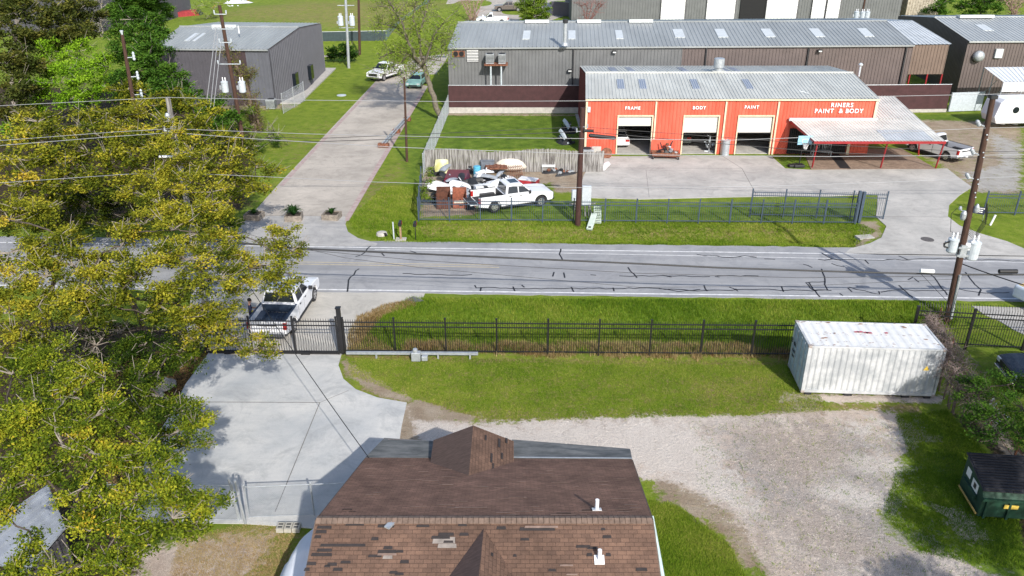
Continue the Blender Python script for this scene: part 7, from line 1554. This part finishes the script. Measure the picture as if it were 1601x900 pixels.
tree('round_tree', 'left rounded green shrub beside the stone faced building at the top right', at(1480,30)[:2], [(1465,10,10,3),(1480,3,12,3.6),(1450,15,8,2.2),(1475,18,10,2)], M_dkg, .2, .9, .15, clump=.7, per=40, tintc=.75, seed=20)
tree('round_tree', 'wide dense green tree behind the right warehouse roof', at(1530,32)[:2], [(1520,8,14,3),(1540,2,14,3.6),(1555,10,12,3),(1505,12,12,2.6),(1530,16,12,2),(1568,-4,10,3)], M_dkg, .2, .9, .15, clump=.7, per=40, tintc=.65, seed=21)
q = at(1585,28); bare_tree('bare_tree', 'purplish bare tree at the top right corner', q[:2], [([q, aty(1585+dx_, 4, q.y), aty(1585+dx_*1.8, -12, q.y)],.1,.04) for dx_ in (-12,-5,3,10)], MATS['bark_pink'], tw=150, tl=2.2, seed=22, rad2=.03)
tree('pale_tree', 'pale green thin leaved tree by the far junk yard', at(322,40)[:2], [(320,8,12,4),(335,14,10,3),(342,4,10,4),(312,18,10,2.6),(328,26,10,1.6)], M_ypl, .14, .5, .12, clump=.6, per=20, tintc=.75, seed=23, bark=M_barkp)
tree('small_palm', 'small weedy palm at the left end of the long warehouse', at(697,84)[:2], [(695,69,4,2.2),(698,76,3,1.4)], M_ypl, .14, 1, .08, clump=.4, per=26, tintc=.5, seed=24, cat='shrub')
tree('vine_shrub', 'vines climbing the short end of the blue grey fence', at(668,305)[:2], [(667,285,7,1.6),(664,295,7,1.2),(671,272,6,1.6),(661,303,6,.9),(670,265,5,1.8),(668,310,6,.6)], M_ypl, .07, 1.1, .04, clump=.3, per=30, tintc=.4, seed=25, cat='vine')
# vine hedge and overhanging bush on the right boundary
hv = thing('vine_hedge', 'tangle of bare brown vines over the boundary fence right of the container', 'hedge', at(1500,600)[:2])
spine = [at(1452,492,1.6), at(1468,520,2.0), at(1483,548,2.1), at(1500,580,2.0), at(1515,612,1.6), at(1545,650,1.2)]; rad = [.25,.5,.72,.85,.8,.6]
rr_ = random.Random(12); hl = Vector(hv.location); mbA = MB(); mbB = MB()
for k in range(2300):
    u = rr_.uniform(0, len(spine)-1.001); i = int(u); c = spine[i].lerp(spine[i+1], u-i); r = rad[i]+(rad[i+1]-rad[i])*(u-i)
    d = Vector((rr_.gauss(0,1),rr_.gauss(0,1),rr_.gauss(0,.8))).normalized()*r*rr_.uniform(.3,1); p = c+d; tdir = Vector((rr_.uniform(-1,1),rr_.uniform(-1,1),rr_.uniform(-1.2,.5))).normalized()*rr_.uniform(.25,.6)
    (mbA if k % 2 else mbB).path([p-hl, p+tdir*.5+Vector((rr_.uniform(-.1,.1),)*3)-hl, p+tdir-hl], .011, .005, n=3)
for k in range(26):
    u = rr_.uniform(0, len(spine)-1.001); i = int(u); c = spine[i].lerp(spine[i+1], u-i); mbB.path([Vector((c.x,c.y,0))-hl, c-hl+V(rr_.uniform(-.2,.2),0,-.3), c-hl], .035, .015, n=5)
mbA.build('vines', mat('vine_mauve', (.24,.185,.165), .95, .3, 5), hv); mbB.build('stems', mat('vine_brown', (.13,.095,.08), .95, .3, 5), hv)
mb = MB(); n = 8; P_ = [at(1462,520), at(1480,570), at(1500,620), at(1545,680), at(1620,790)]
bf = thing('boundary_fence', 'old dark wire fence under the vine hedge along the right boundary', 'fence', P_[0][:2]); 
for a, b in zip(P_[:-1],P_[1:]):
    k = max(1,int((b-a).length/2))
    for i in range(k): c = a.lerp(b,i/k)-P_[0]; m2 = MB(); m2.tube(c, c+V(0,0,1.5), .045); m2.build('post', M_rust, bf)
    for z in (.5,1.0,1.4): mb.tube(a-P_[0]+V(0,0,z), b-P_[0]+V(0,0,z), .012, n=4)
mb.build('wires', M_rust, bf)
tree('leafy_bush', 'airy green bush hanging over the boundary fence above the dumpster', at(1640,730)[:2],
  [(1520,600,18,2.4,-.1),(1545,610,24,2.6),(1580,600,26,3),(1530,640,24,2.6),(1560,650,28,2.8),(1600,640,30,3),(1530,675,18,2.2,-.1),(1560,680,18,2.6),(1600,685,26,2.8),(1500,620,12,2),(1515,655,14,2),(1620,600,24,3)],
  M_dkg, .045, 1.3, .12, clump=.28, per=34, tintc=.72, twigs=6, seed=26, sub=1, twig_m=M_bark, cat='bush', shell=.8)
mb = MB(); g2 = random.Random(4)
q = at(1548,645,1.0)
P = np.array([[q.x+g2.gauss(0,.35), q.y+g2.gauss(0,.6), 1.1+g2.gauss(0,.3)] for _ in range(160)]); 
o = leaves('white_blossom', P, np.full(len(P),.5), .06, M_white); tag(o, 'cluster of small white blossoms inside the airy green bush', 'blossom')
def P3(x,y,z): # photo position of a point, so crowns off the frame use the same builder
    zz = z-HC; d = y*CP - zz*SP; u = y*SP + zz*CP; return (800.5 + x/d*FPX, 450 - u/d*FPX)
tree('broadleaf_tree', 'green tree standing just past the right edge and shading the dumpster', (25,15.5),
  [(*P3(x,y,z), 95, z) for x,y,z in ((17.3,10.5,7),(19.5,12,8),(22,11,8.5),(19.5,14.5,7),(21.5,14.5,8),(24,14,8),(22,17,7.5),(24.5,17.5,8.5),(27,16,8),(23,20,7),(25.5,21,8),(24,24,7),(27,24,7),(18.5,9,8),(21,8.5,8))], M_dkg, .09, .9, .22, clump=.45, per=44, tintc=.6, seed=60, twigs=5)
# ------------------------------------------------------------------ grass tufts and weeds
def sample_poly(pts, n):
    P = w2(pts); lo, hi = P.min(0), P.max(0); out = np.zeros((0,2))
    while len(out) < n:
        q = RNG.uniform(lo, hi, (n*2,2)); out = np.concatenate([out, q[sdist(P, q[:,0], q[:,1]) > 0]])
    return out[:n]
def tufts(name, pts, n, h, m, label, spread=.05, tint=.5, tv=.2, per=3, w=.012, clumpy=0):
    q = sample_poly(pts, n)
    if clumpy:
        c = sample_poly(pts, clumpy); q = c[RNG.integers(0,clumpy,n)] + RNG.normal(0,.16,(n,2))
    q = np.repeat(q, per, 0) + RNG.normal(0,spread,(n*per,2)); N_ = len(q); z = gz(q[:,0], q[:,1])
    a = RNG.uniform(0,2*np.pi,N_); hh = h*RNG.uniform(.4,1.3,N_); lean = RNG.uniform(.1,.9,N_)*hh
    base = np.stack([q[:,0],q[:,1],z],1); d = np.stack([np.cos(a),np.sin(a),0*a],1); s = np.stack([-np.sin(a),np.cos(a),0*a],1)*w
    tip = base + d*lean[:,None] + np.array([0,0,1])*hh[:,None]
    v = np.stack([base-s, base+s, tip], 1).reshape(-1,3); me = bpy.data.meshes.new(name); me.vertices.add(3*N_); me.vertices.foreach_set('co', v.astype(np.float32).ravel())
    me.loops.add(3*N_); me.loops.foreach_set('vertex_index', np.arange(3*N_,dtype=np.int32)); me.polygons.add(N_); me.polygons.foreach_set('loop_start', np.arange(0,3*N_,3,dtype=np.int32)); me.update(calc_edges=True)
    at_ = me.attributes.new('tint','FLOAT','FACE'); at_.data.foreach_set('value', np.clip(tint+RNG.normal(0,tv,N_)+.16*np.sin(q[:,0]*1.3+2*np.sin(q[:,1]*.9))*np.sin(q[:,1]*1.7+1.5*np.sin(q[:,0]*.7))+.14*np.sin(q[:,0]*.37+q[:,1]*.5),0,1).astype(np.float32))
    me.materials.append(m); o = bpy.data.objects.new(name, me); C.objects.link(o); tag(o, label, 'grass', kind='stuff'); return o
M_g1 = leafmat('grass_blade', [(.07,.15,.010),(.15,.25,.018),(.25,.33,.035),(.40,.38,.10)], .9)
M_st = leafmat('straw_blade', [(.16,.10,.04),(.34,.23,.10),(.50,.38,.20),(.26,.25,.08)], .9)
tufts('grass', [(640,465),(1480,471),(1500,500),(1240,500),(1230,556),(560,546),(590,500)], 42000, .16, M_g1, 'lush ditch grass between the road and the black fence', tint=.42)
tufts('grass', [(545,558),(1235,565),(1300,640),(1180,648),(760,655),(640,620),(545,585)], 42000, .055, M_g1, 'mown lawn inside the black fence', tv=.25, tint=.52, w=.010)
tufts('grass', [(1010,780),(1060,790),(1140,850),(1180,930),(1030,930)], 16000, .07, M_g1, 'rough grass right of the house', tint=.4, w=.008)
tufts('grass', [(1400,650),(1480,640),(1590,760),(1601,890),(1520,880),(1440,862),(1380,805),(1400,740),(1430,730)], 19000, .08, M_g1, 'dark grass around the dumpster', tint=.3, w=.009)
tufts('grass', [(655,346),(1340,346),(1370,360),(1330,386),(600,378),(560,365),(545,345),(600,290),(650,290)], 30000, .12, M_g1, 'verge grass on the shop side of the road', tint=.5, w=.014)
tufts('dry_grass', [(620,548),(640,534),(780,530),(960,528),(1150,532),(1235,548),(1235,560),(620,553)], 8500, .26, M_st, 'dry straw weeds along the foot of the black fence', tint=.5, tv=.3, w=.012, clumpy=260)
tufts('dry_grass', [(560,495),(600,477),(645,468),(650,476),(600,492),(575,520),(620,550),(545,548),(545,520)], 3500, .16, M_st, 'dry weeds at the edge of the entrance concrete', tint=.5, tv=.3)
tufts('dry_grass', [(280,840),(400,815),(460,820),(440,930),(260,930)], 9000, .05, M_st, 'dry lawn left of the house', tint=.55, w=.008)
tufts('leaf_litter', [(180,550),(330,550),(262,655),(160,780),(100,700)], 12000, .03, M_st, 'brown leaf litter beside the concrete drive', tint=.1, w=.03, spread=.1)
tufts('fallen_leaves', [(545,558),(1235,565),(1300,640),(1180,648),(760,655),(640,620),(545,585)], 1500, .02, M_st, 'scattered tan dead leaves on the near lawn', tint=.75, w=.02, per=1)
tufts('fallen_leaves', [(655,346),(1340,346),(1330,386),(600,378)], 900, .02, M_st, 'scattered tan dead leaves on the far verge', tint=.75, w=.03, per=1)
tufts('gravel_weeds', [(1080,655),(1440,650),(1430,800),(1560,900),(1200,900),(1100,790)], 900, .06, M_g1, 'small weeds growing in the gravel yard', tint=.4, per=6, spread=.09, w=.01)
def stones(name, pts, n, r, m, label):
    q = sample_poly(pts, n); mb = MB(); rs2 = random.Random(n)
    for x, y in q:
        s = r*rs2.uniform(.5,1.6); z = float(gz(x,y)); mb.add([(x-s,y-s*.7,z),(x+s,y-s*.6,z),(x+s*.8,y+s*.8,z),(x-s*.7,y+s*.7,z),(x-s*.4,y-s*.2,z+s*.8),(x+s*.4,y+s*.1,z+s*.9)], [(0,1,5,4),(1,2,5),(2,3,4,5),(3,0,4)])
    o = mb.build(name, m); tag(o, label, 'gravel', kind='stuff')
stones('gravel_stones', [(640,660),(1230,650),(1430,660),(1420,740),(1400,800),(1560,900),(1200,900),(1150,830),(1040,750)], 1500, .014, mat('stone_pale', (.52,.48,.44), .9, .5, .9, col2=(.7,.67,.62)), 'loose pale stones over the gravel yard')
stones('gravel_stones', [(1100,662),(1430,660),(1400,800),(1560,900),(1200,900),(1150,830)], 1500, .016, mat('stone_dark', (.20,.18,.17), .9, .5, .9), 'loose dark stones over the gravel yard')
print('LEAVES', NLEAF, 'OBJECTS', len(bpy.data.objects))
